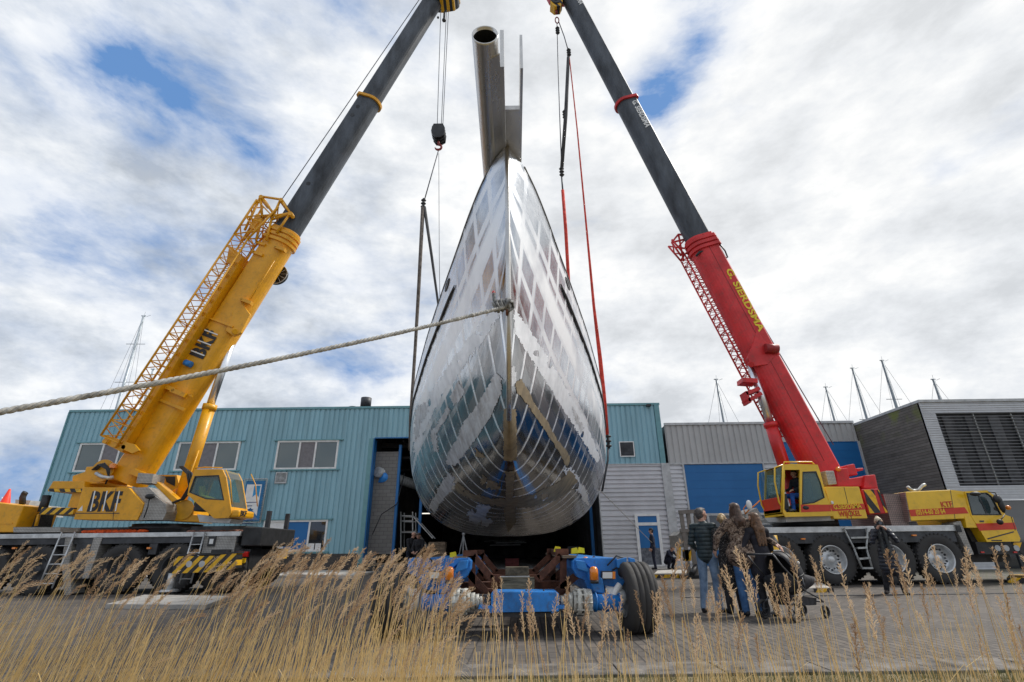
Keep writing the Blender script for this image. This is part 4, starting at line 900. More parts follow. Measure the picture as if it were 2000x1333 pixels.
for sd in (1, -1):
    f = MB(); m_ = lambda P: mirror(P, sd)
    prof(m_([(1118, 1096), (1124, 1090), (1204, 1090), (1210, 1100), (1238, 1106), (1246, 1118), (1226, 1126), (1214, 1150), (1180, 1158), (1152, 1160), (1142, 1134), (1128, 1128), (1119, 1112)]), TY+.35, TY+5.2, f)
    a = m_([(1122, 1100), (1137, 1100)]); 
    prof(m_([(1124, 1094), (1141, 1096), (1160, 1157), (1182, 1160), (1176, 1130), (1146, 1118), (1128, 1112)]), TY+.12, TY+.34, f)
    bd = f.build('module', BLU, tr, world=True, bevel=.012)
    f = MB(); prof(m_([(1204, 1094), (1224, 1089), (1224, 1108), (1206, 1110)]), TY+.25, TY+.32, f); prof(m_([(1228, 1089), (1240, 1092), (1243, 1110), (1230, 1108)]), TY+.25, TY+.32, f); f.build('tow_lug', BLU, bd, world=True, bevel=.01)
    # lamps
    p = m_([(1188, 1124)])[0]; f = MB(); prof([(p[0]-13, p[1]-8), (p[0]+13, p[1]-8), (p[0]+13, p[1]+8), (p[0]-13, p[1]+8)], TY+.20, TY+.30, f); hl = f.build('headlight', BLK, tr, world=True)
    f = MB(); prof([(p[0]-11, p[1]-6), (p[0]+8, p[1]-6), (p[0]+8, p[1]+6), (p[0]-11, p[1]+6)], TY+.19, TY+.198, f); f.build('lens', glass('lamp_lens', (.75, .78, .76), .1), hl, world=True)
    f = MB(); prof([(p[0]+8.5, p[1]-7), (p[0]+14, p[1]-7), (p[0]+14, p[1]+7), (p[0]+8.5, p[1]+7)], TY+.185, TY+.30, f); f.build('indicator', AMB, hl, world=True)
    for (x, y, s_) in ((1160, 1120, 1.0), (1144, 1097, .75)):
        p = m_([(x, y)])[0]; c = at(*p, TY+.05 if s_ == 1 else TY+.5); f = MB(); f.lathe([(-.085*s_, .0), (-.085*s_, .062*s_), (.05*s_, .058*s_), (.08*s_, .04*s_), (.09*s_, 0)], c, ZD, 18); bo = f.build('beacon', AMB, tr, world=True)
        f = MB(); f.tube(c-Vector((0, 0, .13*s_)), c-Vector((0, 0, .085*s_)), .06*s_, n=14); f.build('beacon_base', BLK, bo, world=True)
    # axle tube, differential
    f = MB(); A = at(*m_([(1155, 1176)])[0], TY+.1); B = at(*m_([(1212, 1178)])[0], TY+.15); f.tube(A, B, .105, n=20); 
    for t in (.1, .5, .92): f.tube(A.lerp(B, t), A.lerp(B, t+.05), .125, n=20)
    f.build('axle_tube', BLU, tr, world=True)
    f = MB(); A = at(*m_([(1095, 1174)])[0], TY+.1); B = at(*m_([(1156, 1176)])[0], TY+.1)
    for t, r in ((0, .06), (.12, .09), (.25, .11), (.4, .14), (.52, .17), (.6, .13), (.72, .17), (.85, .165)): f.tube(A.lerp(B, t), A.lerp(B, t+.13), r, r*.96, n=16)
    for k in range(10):
        an = 2*math.pi*k/10; o_ = Vector((0, math.cos(an), math.sin(an)))*.155; f.tube(A.lerp(B, .48)+o_, A.lerp(B, .98)+o_, .014, n=6)
    f.build('differential', mat('greasy_white_cast', (.50, .49, .44), .6, var=.3, scale=14, grime=.8), tr, world=True)
    f = MB(); A = at(*m_([(1070, 1184)])[0], TY+.2); prof(m_([(1077, 1184), (1102, 1182), (1104, 1190), (1082, 1190), (1082, 1198), (1077, 1198)]), TY+.0, TY+.1, f); f.build('bracket', BLU, tr, world=True)
    f = MB(); f.path([at(*m_([q_])[0], TY+.3) for q_ in ((1186, 1105), (1204, 1086), (1222, 1092), (1214, 1104), (1196, 1114))], .012, 6); f.build('hose', BLK, tr, world=True)
f = MB(); prof([(959, 1160), (964, 1156), (1086, 1156), (1092, 1160), (1092, 1195), (959, 1197)], TY-.02, TY+.45, f); f.build('steering_beam', BLU, tr, world=True, bevel=.012)
f = MB(); prof([(918, 1162), (958, 1162), (958, 1182), (918, 1182)], TY+.1, TY+.2, f); prof([(905, 1198), (1140, 1196), (1140, 1204), (905, 1206)], TY+.1, TY+.2, f); f.build('track_rod', DGR, tr, world=True)
f = MB(); f.tube(at(1028, 1160, TY+.1), at(1028, 1152, TY+.1), .012); f.tube(at(1062, 1160, TY+.1), at(1062, 1152, TY+.1), .012); f.build('lifting_eye', BLK, tr, world=True)
f = MB(); zt = at(1160, 1090, TY+.4).z; xi = at(1125, 1100, TY+.35).x
for Y in (TY+1.2, TY+2.9, TY+4.7): f.box((-xi+.02, Y, .42), (xi-.02, Y+.22, .62))
f.build('cross_member', RUST, tr, world=True)
f = MB()
for s in (-1, 1): f.box((s*xi-.18 if s > 0 else -xi-.02, TY+.4, zt), (s*xi+.02 if s > 0 else -xi+.18, TY+5.0, zt+.035))
f.build('deck_plank', WOOD, tr, world=True)
cr = thing('steel_cradle', 'rusty steel W-frame cradle standing between the blue trailer modules', 'cradle', (0, 9, 0))
f = MB(); CY = TY+.7
for a, b in (((891, 1092), (958, 1166)), ((924, 1086), (960, 1130)), ((1164, 1092), (1076, 1166)), ((1096, 1086), (1052, 1130)), ((905, 1082), (930, 1082)), ((1085, 1079), (1110, 1079)), ((958, 1130), (1054, 1130)), ((955, 1158), (1080, 1158)), ((922, 1086), (922, 1150)), ((1100, 1086), (1100, 1150))):
    for dy in (0, 2.2): f.bar(at(*a, CY)+Vector((0, dy, 0)), at(*b, CY)+Vector((0, dy, 0)), .10, .085, up=(0, 1, 0))
for a in ((910, 1083), (1100, 1080), (955, 1160), (1080, 1160)): p = at(*a, CY); f.bar(p, p+Vector((0, 2.4, 0)), .09)
f.build('frame', RUST, cr, world=True)
def block(pts, Y0, Y1, m, lab, name='timber_block', cat='timber block', grp=None):
    o = prof(pts, Y0, Y1).build(name, m, None, bevel=.006); return tag(o, lab, cat, grp)
block([(978, 1128), (1044, 1128), (1044, 1156), (978, 1156)], TY+.55, TY+.95, mat('mossy_timber', (.15, .125, .08), .9, var=.4, scale=9, stretch=(.3, 2, 2)), 'wide weathered timber block lying on the trailer beam')
block([(976, 1126), (1034, 1125), (1034, 1128), (976, 1128)], TY+.6, TY+.9, LGR, 'thin grey board between the two timber blocks', 'board', 'board')
block([(987, 1108), (1033, 1108), (1033, 1125), (987, 1125)], TY+.6, TY+.9, mat('dark_timber', (.10, .08, .05), .9, var=.4, scale=9), 'smaller dark timber block stacked on top of the wide one')
for i, (x, y, s, lab) in enumerate(((885, 1088, 1, 'yellow wedge on the left trailer module'), (1089, 1077, -1, 'small yellow wedge on the rusty cradle'), (1123, 1080, 1, 'yellow wedge left of its twin on the right trailer module'), (1135, 1079, -1, 'folded yellow wedge at the inner edge of the right trailer module'))):
    tag(prof([(x-6*s, y-8), (x+4*s, y-10), (x+7*s, y+1), (x-7*s, y+2)], TY+.75+.1*i, TY+.85+.1*i).build('yellow_wedge', YELP, None), lab, 'wedge', 'yellow wedges on the trailer')
# ================================================================== CRANES: shared builders
def lamp_box(parent, c, sx, sy, sz, m, name='marker_lamp', body=BLK):
    f = MB(); c = Vector(c); f.box((c.x-sx, c.y-.01, c.z-sz), (c.x+sx, c.y+sy, c.z+sz)); return f.build(name, m, parent, world=True)
def crane_wheel(parent, c, R, w, rim, ax=(0, -1, 0), tread=36):
    f = MB(); tyre(f, c, ax, R, w, 44, tread); o = f.build('wheel', RUB, parent, world=True)
    c = Vector(c); h = w/2; q = MB(); q.lathe([(h*.92, R*.57), (h*.98, R*.545), (h*.82, R*.52), (h*.35, R*.49), (-h*.05, R*.46), (-h*.15, R*.30), (h*.02, R*.24), (h*.04, R*.17), (h*.42, R*.155), (h*.50, R*.10), (h*.5, 0)], c, ax, 36); rm = q.build('rim', rim, o, world=True)
    q = MB(); d, u, w_ = orth(Vector(ax))
    for k in range(10):
        t = 2*math.pi*k/10; p = c+(u*math.cos(t)+w_*math.sin(t))*R*.36-d*(h*.10); q.tube(p-d*.03, p+d*.035, .022, n=6)
        p = c+(u*math.cos(t+.3)+w_*math.sin(t+.3))*R*.41-d*(h*.09); q.tube(p, p+d*.012, .035, n=10)
    q.build('wheel_bolts', DGR, rm, world=True); q = MB(); q.lathe([(-h, R*.56), (-h*.2, R*.5), (-h*.2, 0)], c, ax, 20); q.build('inner_rim', DGR, rm, world=True)
    return o
def boom_frame(A, B):
    d = (B-A).normalized(); y = Vector((0, 1, 0)); y = (y-d*y.dot(d)).normalized(); n = y.cross(d)
    if n.z < 0: n = -n
    return d, y, n
def boom_ring(c, y, n, w, h, k=1.0):
    P = [(-.36, .5), (.36, .5), (.5, .40), (.5, -.12)]+[(.5*math.cos(a), -.12-.38*math.sin(a)) for a in [math.pi*i/12 for i in range(1, 12)]]+[(-.5, -.12), (-.5, .40)]
    return [c+y*(p*w*k)+n*(q*h*k) for p, q in P]
def on_axis(A, B, py):           # parameter on A-B whose projection has this photo height
    lo, hi = -.3, 1.3
    for _ in range(50):
        m = (lo+hi)/2
        if proj(A.lerp(B, m))[1] > py: lo = m
        else: hi = m
    return (lo+hi)/2
def boom_section(A, B, t0, t1, w, h, m, parent, name, sheen=0):
    d, y, n = boom_frame(A, B); f = MB(); f.smooth = False
    r0 = boom_ring(A.lerp(B, t0), y, n, w, h); r1 = boom_ring(A.lerp(B, t1), y, n, w, h); f.loft([r0, r1], True, True)
    return f.build(name, m, parent, world=True, bevel=.02)
def collar(A, B, t, L, w, h, m, parent, name='collar'):
    d, y, n = boom_frame(A, B); f = MB(); c = A.lerp(B, t); i0 = boom_ring(c, y, n, w, h); rings = [[p for p in boom_ring(c, y, n, w+.0, h+.0)], boom_ring(c, y, n, w+.16, h+.16), boom_ring(c+d*L, y, n, w+.16, h+.16), boom_ring(c+d*L, y, n, w, h)]
    f.loft(rings, True); return f.build(name, m, parent, world=True)
def truss(mb, P0, P1, e1, e2, a0, b0, a1, b1, n, r=.035, rd=.018, faces=(0, 1, 2, 3)):
    """four chords and zigzag lacing"""
    d = (P1-P0)
    cor = lambda t, i: P0+d*t+e1*((a0+(a1-a0)*t)/2*(1, 1, -1, -1)[i])+e2*((b0+(b1-b0)*t)/2*(1, -1, -1, 1)[i])
    for i in range(4): mb.tube(cor(0, i), cor(1, i), r, n=7)
    for k in range(n):
        t0, tm, t1 = k/n, (k+.5)/n, (k+1)/n
        for i in faces: mb.tube(cor(t0, i), cor(tm, (i+1) % 4), rd, n=5); mb.tube(cor(tm, (i+1) % 4), cor(t1, i), rd, n=5)
        for i in range(4): mb.tube(cor(t0, i), cor(t0, (i+1) % 4), rd, n=5)
def ladder(mb, a, b, side, wd, n, r=.022):
    a = Vector(a); b = Vector(b); s = Vector(side)*wd
    mb.tube(a, b, r, n=6); mb.tube(a+s, b+s, r, n=6)
    for k in range(n): p = a.lerp(b, (k+.5)/n); mb.tube(p, p+s, r*.7, n=6)
def cab(parent, side, windows, Y0, Y1, paint, front=None, gl=CGL, thick=.06, name='cab'):
    """side: outline on the near side; windows: holes in it; front: indices of the outline edge that is windscreen"""
    c = [sum(p[0] for p in side)/len(side), sum(p[1] for p in side)/len(side)]
    o = pp(side, Y0); hs = [pp(w, Y0) for w in windows]
    f = MB(); f.prismh(o, hs, (0, thick, 0)); f.prismh([p+Vector((0, Y1-Y0, 0)) for p in o], [[p+Vector((0, Y1-Y0, 0)) for p in h] for h in hs], (0, -thick, 0))
    n = len(o)
    for i in range(n):
        if front and i in front: continue
        a, b = o[i], o[(i+1) % n]; cc = Vector((sum(p.x for p in o)/n, a.y, sum(p.z for p in o)/n)); e = b-a; nn = Vector((-e.z, 0, e.x)).normalized()
        if nn.dot(cc-a) < 0: nn = -nn
        f.add([a+Vector((0, thick, 0)), b+Vector((0, thick, 0)), b+nn*.05+Vector((0, thick, 0)), a+nn*.05+Vector((0, thick, 0)), a+Vector((0, Y1-Y0-thick, 0)), b+Vector((0, Y1-Y0-thick, 0)), b+nn*.05+Vector((0, Y1-Y0-thick, 0)), a+nn*.05+Vector((0, Y1-Y0-thick, 0))], [(0, 1, 5, 4), (2, 3, 7, 6), (0, 4, 7, 3), (1, 2, 6, 5)])
    cb_ = f.build(name, paint, parent, world=True)
    for h in hs:
        cx = sum((p for p in h), Vector())/len(h); q = MB(); q.prism([p+Vector((0, .025, 0)) for p in h], (0, .006, 0)); w = q.build('window', gl, cb_, world=True)
        q = MB(); q.prismh([cx+(p-cx)*1.03-Vector((0, .004, 0)) for p in h], [[cx+(p-cx)*.95-Vector((0, .004, 0)) for p in h]], (0, .012, 0)); q.build('window_seal', BLK, w, world=True)
        q = MB(); q.prism([p+Vector((0, Y1-Y0-.03, 0)) for p in h], (0, .006, 0)); q.build('window', gl, cb_, world=True)
    for i in (front or ()):
        a, b = o[i], o[(i+1) % n]; q = MB(); q.add([a+Vector((0, .06, 0)), b+Vector((0, .06, 0)), b+Vector((0, Y1-Y0-.06, 0)), a+Vector((0, Y1-Y0-.06, 0))], [(0, 1, 2, 3)]); q.build('windscreen', gl, cb_, world=True)
    return cb_

# ------------------------------------------------------------------ the yellow crane on the left
yc_ = thing('mobile_crane', 'five axle yellow mobile crane with BKF lettering and lattice jib, left of the hull', 'crane', (-14, 17.6, 0))
N0 = 16.3
zd1 = at(250, 1041, N0).z; zd0 = at(250, 1050, N0).z; xe = at(468, 1045, N0).x; zf = at(250, 1062, N0).z
f = MB(); f.box((-23.5, N0, zd0), (xe, N0+2.75, zd1)); f.build('deck', SIL, yc_, world=True, bevel=.01)
f = MB(); f.box((-23.5, N0+.04, zf), (xe-.05, N0+2.7, zd0-.002)); f.box((-23.5, N0+.95, .55), (xe-.1, N0+1.8, zf-.002)); f.box((-23.5, N0+.9, zd1+.002), (xe-.3, N0+1.9, zd1+.20)); f.build('chassis', DGR, yc_, world=True)
WX = [at(x, 1112, N0).x for x in (-35, 66, 229, 338, 432)]
for x in WX:
    for Y in (N0+.21, N0+2.5): crane_wheel(yc_, (x, Y, .69), .69, .40, DGR)
f = MB()
for x in WX: f.tube((x, N0+.4, .69), (x, N0+2.4, .69), .13, n=12)
f.build('axle', BLK, yc_, world=True)
xa, xb = at(143, 1080, N0).x, at(183, 1080, N0).x
f = MB(); f.box((xa, N0+.03, .42), (xb, N0+.7, zf-.003)); f.box((at(290, 1064, N0).x, N0+.05, zf-.32), (at(306, 1064, N0).x, N0+.2, zf-.003)); f.build('tool_locker', DGR, yc_, world=True, bevel=.015)
f = MB(); prof([(128, 1050), (142, 1050), (135, 1100), (140, 1160), (126, 1165), (120, 1100)], N0+.0, N0+.5, f); prof([(183, 1050), (200, 1050), (172, 1130), (160, 1130)], N0+.01, N0+.5, f); f.build('mudguard', CHECK, yc_, world=True)
f = MB(); ladder(f, at(121, 1040, N0-.05), at(74, 1150, N0-.35), (1, 0, 0), .40, 6, .026); f.build('ladder', SIL, yc_, world=True)
f = MB(); ladder(f, at(379, 1040, N0-.05), at(350, 1140, N0-.35), (1, 0, 0), .33, 6, .026); f.build('ladder', SIL, yc_, world=True)
for px in (27, 290): c = at(px, 1071, N0-.02); lamp_box(yc_, c, .05, .06, .025, AMB)
# rear outriggers, rear box, lamps
O0 = 15.55
f = MB(); a = at(340, 1087, O0); b = at(462, 1083, O0); f.prism(pp([(342, 1087), (418, 1086), (462, 1080), (460, 1110), (424, 1117), (336, 1121)], O0), (0, .35, 0)); ot = f.build('outrigger_beam', STR3, yc_, world=True)
f = MB(); f.prism(pp([(343, 1083), (464, 1078), (464, 1081), (343, 1087)], O0-.01), (0, .38, 0)); f.build('beam_flange', BLK, ot, world=True)
for px in (369, 394): c = at(px, 1102, O0-.005); f = MB(); f.tube(c, c+Vector((0, .02, 0)), .085, n=18); f.build('reflector_disc', LGR, ot, world=True)
f = MB(); c = at(338, 1120, O0+.2); f.tube((c.x, c.y, .1), (c.x, c.y, c.z), .11, n=16); f.tube((c.x, c.y, .16), (c.x, c.y, .1), .2, .28, n=18); f.build('outrigger_jack', SIL, yc_, world=True)
f = MB(); f.box((xe-.6, N0-.3, .82), (xe-.15, N0+3.1, 1.18)); f.build('outrigger_housing', BLK, yc_, world=True)
f = MB(); f.box((xe+.02, N0+.1, zd1-.42), (xe+.62, N0+2.6, zd1+.12)); f.build('rear_box', BLK, yc_, world=True, bevel=.03)
f = MB(); f.box((xe-.05, N0+.15, .62), (xe+.35, N0+2.6, zd1-.5)); f.build('rear_crossbeam', BLK, yc_, world=True)
for yy in (N0+.5, N0+1.9): f = MB(); f.box((xe+.48, yy, zd1+.1), (xe+.60, yy+.12, zd1+.62)); f.build('rear_post', DGR, yc_, world=True)
f = MB(); f.box((xe+.36, N0+2.0, .62), (xe+.39, N0+2.75, 1.2)); f.build('rear_hazard_plate', STR2, yc_, world=True)
f = MB(); f.box((xe+.0, N0-.02, .98), (xe+.34, N0+.10, 1.12)); f.build('tail_lamp', REDL, yc_, world=True)
f = MB(); f.box((xe-.02, N0+.0, .8), (xe+.3, N0+.06, .94)); f.build('hazard_plate', YEL2, yc_, world=True)
c = at(413, 1058, N0-.05); f = MB(); f.box((c.x-.11, c.y, c.z-.14), (c.x+.11, c.y+.15, c.z+.14)); wl = f.build('work_lamp', BLK, yc_, world=True); f = MB(); f.box((c.x-.06, c.y-.01, c.z-.07), (c.x+.06, c.y-.002, c.z+.07)); f.build('lens', WHT, wl, world=True)
f = MB(); ca, cb2 = at(400, 1050, N0), at(462, 1050, N0); f.box((ca.x, N0-.02, zd0-.5), (cb2.x, N0+.5, zd0-.01)); f.build('rear_locker', CHECK, yc_, world=True, bevel=.01)
# rear deck load: far yellow side panel at the left, grey post, exhaust
f = MB(); prof([(-60, 975), (47, 988), (26, 1040), (-60, 1040)], N0+.25, N0+1.6, f); f.build('engine_cover', YEL, yc_, world=True, bevel=.03)
f = MB(); prof([(-60, 1020), (24, 1021), (24, 1024), (-60, 1023)], N0+.235, N0+.25, f); f.build('cover_rib', YEL, yc_, world=True)
f = MB(); prof([(30, 976), (60, 978), (46, 1008), (38, 1030), (28, 1030)], N0+1.7, N0+2.3, f); prof([(60, 990), (80, 987), (74, 1008), (56, 1006)], N0+1.2, N0+2.2, f); f.build('rear_stowage', LGR, yc_, world=True)
f = MB(); prof([(26, 1030), (118, 1030), (118, 1040), (26, 1040)], N0+.1, N0+1.0, f); f.build('deck_plate', CHECK, yc_, world=True)
f = MB(); f.path([at(44, 985, 17.6), at(44, 972, 17.6), at(48, 964, 17.6), at(50, 962, 17.6)], .09, 10); f.build('exhaust', BLK, yc_, world=True)
f = MB(); prof([(48, 1005), (75, 1004), (68, 1030), (44, 1030)], N0+.8, N0+1.4, f); f.build('mesh_box', MESHG, yc_, world=True)
f = MB(); f.tube(at(70, 1028, N0+.6), at(76, 1005, N0+.6), .05); f.build('support_strut', YEL, yc_, world=True)
f = MB(); f.tube(at(82, 1000, N0+.5), at(92, 968, N0+.5), .12, n=12); f.build('boom_rest', BLK, yc_, world=True)
# turntable
tx = at(330, 1025, 17.6).x
f = MB(); f.tube((tx, 17.6, zd1+.0), (tx, 17.6, zd1+.28), 1.0, n=40); f.tube((tx, 17.6, zd1+.12), (tx, 17.6, zd1+.2), 1.08, n=40); f.build('slew_ring', BLK, yc_, world=True)
# superstructure
f = MB(); prof([(161, 952), (252, 953), (281, 985), (276, 1002), (268, 1016), (143, 1015), (148, 1000)], N0-.05, N0+.75, f); hs = f.build('side_housing', YEL, yc_, world=True, bevel=.02)
f = MB(); prof([(147, 1002), (275, 1002), (275.5, 1003.6), (147, 1003.6)], N0-.056, N0-.05, f); prof([(226, 953.5), (227, 953.5), (221, 1015), (220, 1015)], N0-.056, N0-.05, f); f.build('panel_gap', DGR, hs, world=True)
f = MB(); prof([(234, 1000), (275, 1000), (268, 1016), (230, 1016)], N0-.062, N0-.052, f); f.build('lower_flap', YEL, hs, world=True)
o_ = at(168, 998, N0-.055); xv = at(238, 998, N0-.055)-o_; yv = at(176, 962, N0-.055)-at(168, 998, N0-.055)
def bkf(o, xd, yd, cap, wid, parent, nm='lettering', bars=True):
    t = text(nm, 'BKF', o, xd, yd, cap/.72, BLKT, parent, bold=.035, ext=.003, sx=wid/(1.93*cap/.72), shear=.0)
    if bars:
        xd = Vector(xd).normalized(); yd = Vector(yd); yd = yd.normalized(); z = xd.cross(yd).normalized()
        q = MB()
        for k in (.115, .455, .80): c = Vector(o)+xd*(wid*k)+z*.006; q.prism([c-yd*.02*cap, c+xd*(wid*.035)-yd*.02*cap, c+xd*(wid*.035)+yd*cap*1.02, c+yd*cap*1.02], z*.003)
        q.build('white_bar', WHTT, t, world=False) if False else q.build('white_bar', WHTT, parent, world=True)
bkf(o_, xv, yv, .58, 1.12, yc_)
tri = at(157, 993, N0-.055); f = MB(); f.prism([tri+Vector(p) for p in ((-.06, 0, -.08), (.09, 0, -.08), (.04, 0, .08))], (0, -.003, 0)); f.build('warning_triangle', WHT, yc_, world=True)
f = MB(); prof([(282, 985), (300, 968), (324, 985), (325, 1000), (318, 1016), (270, 1016), (276, 1002)], N0-.02, N0+.7, f); prof([(255, 953), (290, 952), (322, 984), (300, 986), (283, 984)], N0+.05, N0+.8, f); f.build('chequer_casing', CHECK, yc_, world=True)
f = MB(); prof([(270, 924), (300, 926), (296, 944), (266, 944)], N0+.3, N0+.9, f); f.build('step_box', CHECK, yc_, world=True)
f = MB(); prof([(250, 925), (298, 944), (331, 982), (322, 1018), (399, 1020), (400, 1008), (377, 1006), (379, 990), (366, 986), (352, 980), (300, 935), (262, 915)], 16.85, 17.15, f); prof([(250, 925), (298, 944), (331, 982), (322, 1018), (399, 1020), (400, 1008), (377, 1006), (379, 990), (366, 986), (352, 980), (300, 935), (262, 915)], 17.7, 18.0, f); prof([(330, 990), (378, 990), (378, 1020), (322, 1018)], 16.9, 18.0, f); f.build('turntable_frame', YEL, yc_, world=True, bevel=.02)
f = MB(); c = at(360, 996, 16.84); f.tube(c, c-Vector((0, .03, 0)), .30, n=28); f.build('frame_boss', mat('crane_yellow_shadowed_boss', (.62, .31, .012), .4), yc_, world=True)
f = MB(); prof([(300, 928), (345, 928), (350, 950), (332, 962), (305, 940)], 17.75, 18.6, f); f.build('engine_housing', YEL, yc_, world=True); f = MB(); prof([(322, 931), (342, 931), (341, 950), (325, 942)], 17.73, 17.75, f); f.build('intake_grille', BLK, yc_, world=True)
# counterweight and winch behind
f = MB(); prof([(103, 940), (165, 940), (165, 955), (94, 955)], 16.7, 18.6, f); prof([(165, 922), (168, 912), (190, 911), (195, 925), (206, 944), (168, 946), (140, 940), (141, 930)], 16.9, 18.2, f); cw = f.build('counterweight', YEL, yc_, world=True, bevel=.03)
f = MB(); prof([(94, 955), (165, 955), (158, 962), (93, 960)], 16.68, 18.55, f); f.build('striped_edge', STR, cw, world=True)
f = MB(); prof([(142, 962), (160, 962), (152, 995), (132, 990)], 16.8, 18.5, f); f.build('counterweight_column', YEL, yc_, world=True)
f = MB(); prof([(82, 991), (145, 992), (142, 1005), (76, 1005)], 16.6, 18.5, f); f.build('counterweight_base', STR3, yc_, world=True)
f = MB(); c = at(202, 920, 16.9); f.tube(c, c+Vector((0, 1.0, 0)), .30, n=24); f.tube(c-Vector((0, .06, 0)), c, .36, n=24); f.tube(c+Vector((0, 1., 0)), c+Vector((0, 1.06, 0)), .36, n=24); f.build('winch_drum', YEL, yc_, world=True)
f = MB()
for k in range(4): f.path([at(180+k*3, 918, 16.8), at(192+k*4, 908-k, 16.7), at(208+k*2, 916, 16.7), at(212, 930+k, 16.75), at(206, 946, 16.8)], .025, 6)
f.build('hydraulic_hose', BLK, yc_, world=True)
f = MB(); f.path([at(188, 925, 16.75), at(200, 932, 16.7), at(212, 934, 16.72), at(222, 932, 16.8)], .06, 8); f.build('steel_pipe', SIL, yc_, world=True)
c = at(220, 915, 16.8); f = MB(); f.lathe([(0, .11), (.1, .11), (.14, .06), (.15, 0)], c, ZD, 14); f.build('beacon', AMB, yc_, world=True)
# mirror on a stalk
f = MB(); f.path([at(281, 1012, N0-.1), at(289, 990, N0-.15), at(292, 974, N0-.15)], .018, 6); m1 = f.build('mirror_arm', BLK, yc_, world=True); c = at(293, 970, N0-.15); f = MB(); f.sphere(c, .15, sc=(1.1, .4, .55)); f.build('mirror', BLK, m1, world=True)
# cab
cbY = 15.95
cb = cab(yc_, [(380, 917), (434, 917), (441, 932), (450, 990), (452, 1003), (446, 1012), (418, 1013), (366, 967), (370, 945)], [[(381, 931), (427, 929), (437, 977), (402, 975), (370, 962)]], cbY, cbY+1.05, YEL, front=(1, 2))
f = MB(); f.box((at(448, 1000, cbY).x-.02, cbY+.03, at(450, 1011, cbY).z), (at(448, 1000, cbY).x+.28, cbY+1.02, at(450, 996, cbY).z)); f.build('cab_nose', YEL, cb, world=True, bevel=.06)
nx = at(448, 1000, cbY).x+.285; bkf(Vector((nx, cbY+.12, at(450, 1007, cbY).z)), (0, 1, 0), (0, 0, 1), .15, .42, yc_, bars=False)
f = MB()
for dz in (0, .06): f.path([at(381, 915, cbY+.1+dz*8), at(400, 913, cbY+.1+dz*8), at(434, 914, cbY+.1+dz*8)], .018, 6)
f.path([at(441, 918, cbY-.02), at(450, 940, cbY-.05), at(453, 985, cbY-.05)], .016, 6); f.path([at(441, 918, cbY-.02)+Vector((.3, 1.0, 0)), at(450, 940, cbY)+Vector((.3, 1.0, 0)), at(453, 985, cbY)+Vector((.3, 1.0, 0))], .016, 6); f.build('guard_rail', YEL, cb, world=True)
f = MB(); c = at(405, 980, cbY+.5); f.box((c.x-.25, c.y-.25, c.z-.3), (c.x+.25, c.y+.25, c.z+.05)); f.box((c.x-.33, c.y-.25, c.z+.05), (c.x-.2, c.y+.25, c.z+.75)); f.build('driver_seat', BLK, cb, world=True, bevel=.04)
f = MB(); prof([(385, 1005), (452, 1014), (448, 1022), (390, 1020)], cbY+.15, cbY+.9, f); f.build('cab_base', LGR, cb, world=True)
# boom
A = at(262, 930, 17.4); Bt = at(850, 0, 17.0); dB, yB, nB = boom_frame(A, Bt)
tb0 = on_axis(A, Bt, 455); tb1 = on_axis(A, Bt, 200)
b0 = boom_section(A, Bt, -.01, tb0, .86, 1.12, YEL, yc_, 'boom_base')
for dt, ex in ((-.018, 0), (-.010, .04), (-.002, .08)): collar(A, Bt, tb0+dt-.008, .12, .86-ex*.5, 1.12-ex*.5, YEL, yc_)
boom_section(A, Bt, tb0, tb1, .76, .98, BOOM, yc_, 'boom_section'); collar(A, Bt, tb1-.004, .12, .76, .98, YEL, yc_); boom_section(A, Bt, tb1, .995, .68, .88, BOOM, yc_, 'boom_section')
f = MB()
for t, r in ((tb0+.3*(tb1-tb0), .09), (tb1-.10*(tb1-tb0), .09), (tb1-.17*(tb1-tb0), .09)):
    c = A.lerp(Bt, t)-yB*.385+nB*.14; f.tube(c-yB*.004, c, r, n=16)
f.build('pin_hole', BLK, yc_, world=True)
f = MB(); hd = A.lerp(Bt, 1.0); f.prism([hd+nB*a-yB*.4+dB*b for a, b in ((.45, -.5), (.5, .5), (-.3, 1.1), (-1.05, .7), (-1.0, .1), (-.5, -.25))], yB*.8); bh = f.build('boom_head', STR, yc_, world=True)
f = MB()
for a, b in ((-.75, .45), (.2, .55)):
    c = hd+nB*a+dB*b; f.tube(c-yB*.43, c+yB*.43, .33, n=22)
f.build('head_sheave', BLK, bh, world=True)
f = MB(); c = at(868, 24, SY); f.tube(c, c-Vector((0, 0, .5)), .05); f.sphere(c-Vector((0, 0, .6)), .10); f.sphere(c-Vector((.3, 0, .4)), .06); f.build('hoist_limit_weight', BLK, bh, world=True)
f = MB(); top = P_(868, 10)
for (x0_, y0_, x1_, y1_, dy) in ((861, 20, 854, 245, -.15), (872, 20, 862, 245, 0), (876, 20, 865, 245, .15)): f.tube(at(x0_, y0_, SY+dy), at(x1_, y1_, SY+dy), .016, n=5)
f.build('hoist_rope', CABL, yc_, world=True)
f = MB(); f.tube(at(545, 398, 17.3), at(822, -5, 17.0), .02, n=5); f.tube(at(575, 462, 17.3), at(843, 35, 17.0), .010, n=5); f.tube(A.lerp(Bt, .12)+nB*.75, at(545, 398, 17.3), .018, n=5); f.build('winch_rope', CABL, yc_, world=True)
f = MB(); f.path([A.lerp(Bt, t)-nB*.5-yB*.46+Vector((0, 0, 0)) for t in (.27, tb0-.06)], .02, 5); f.build('boom_pipe', YEL, yc_, world=True)
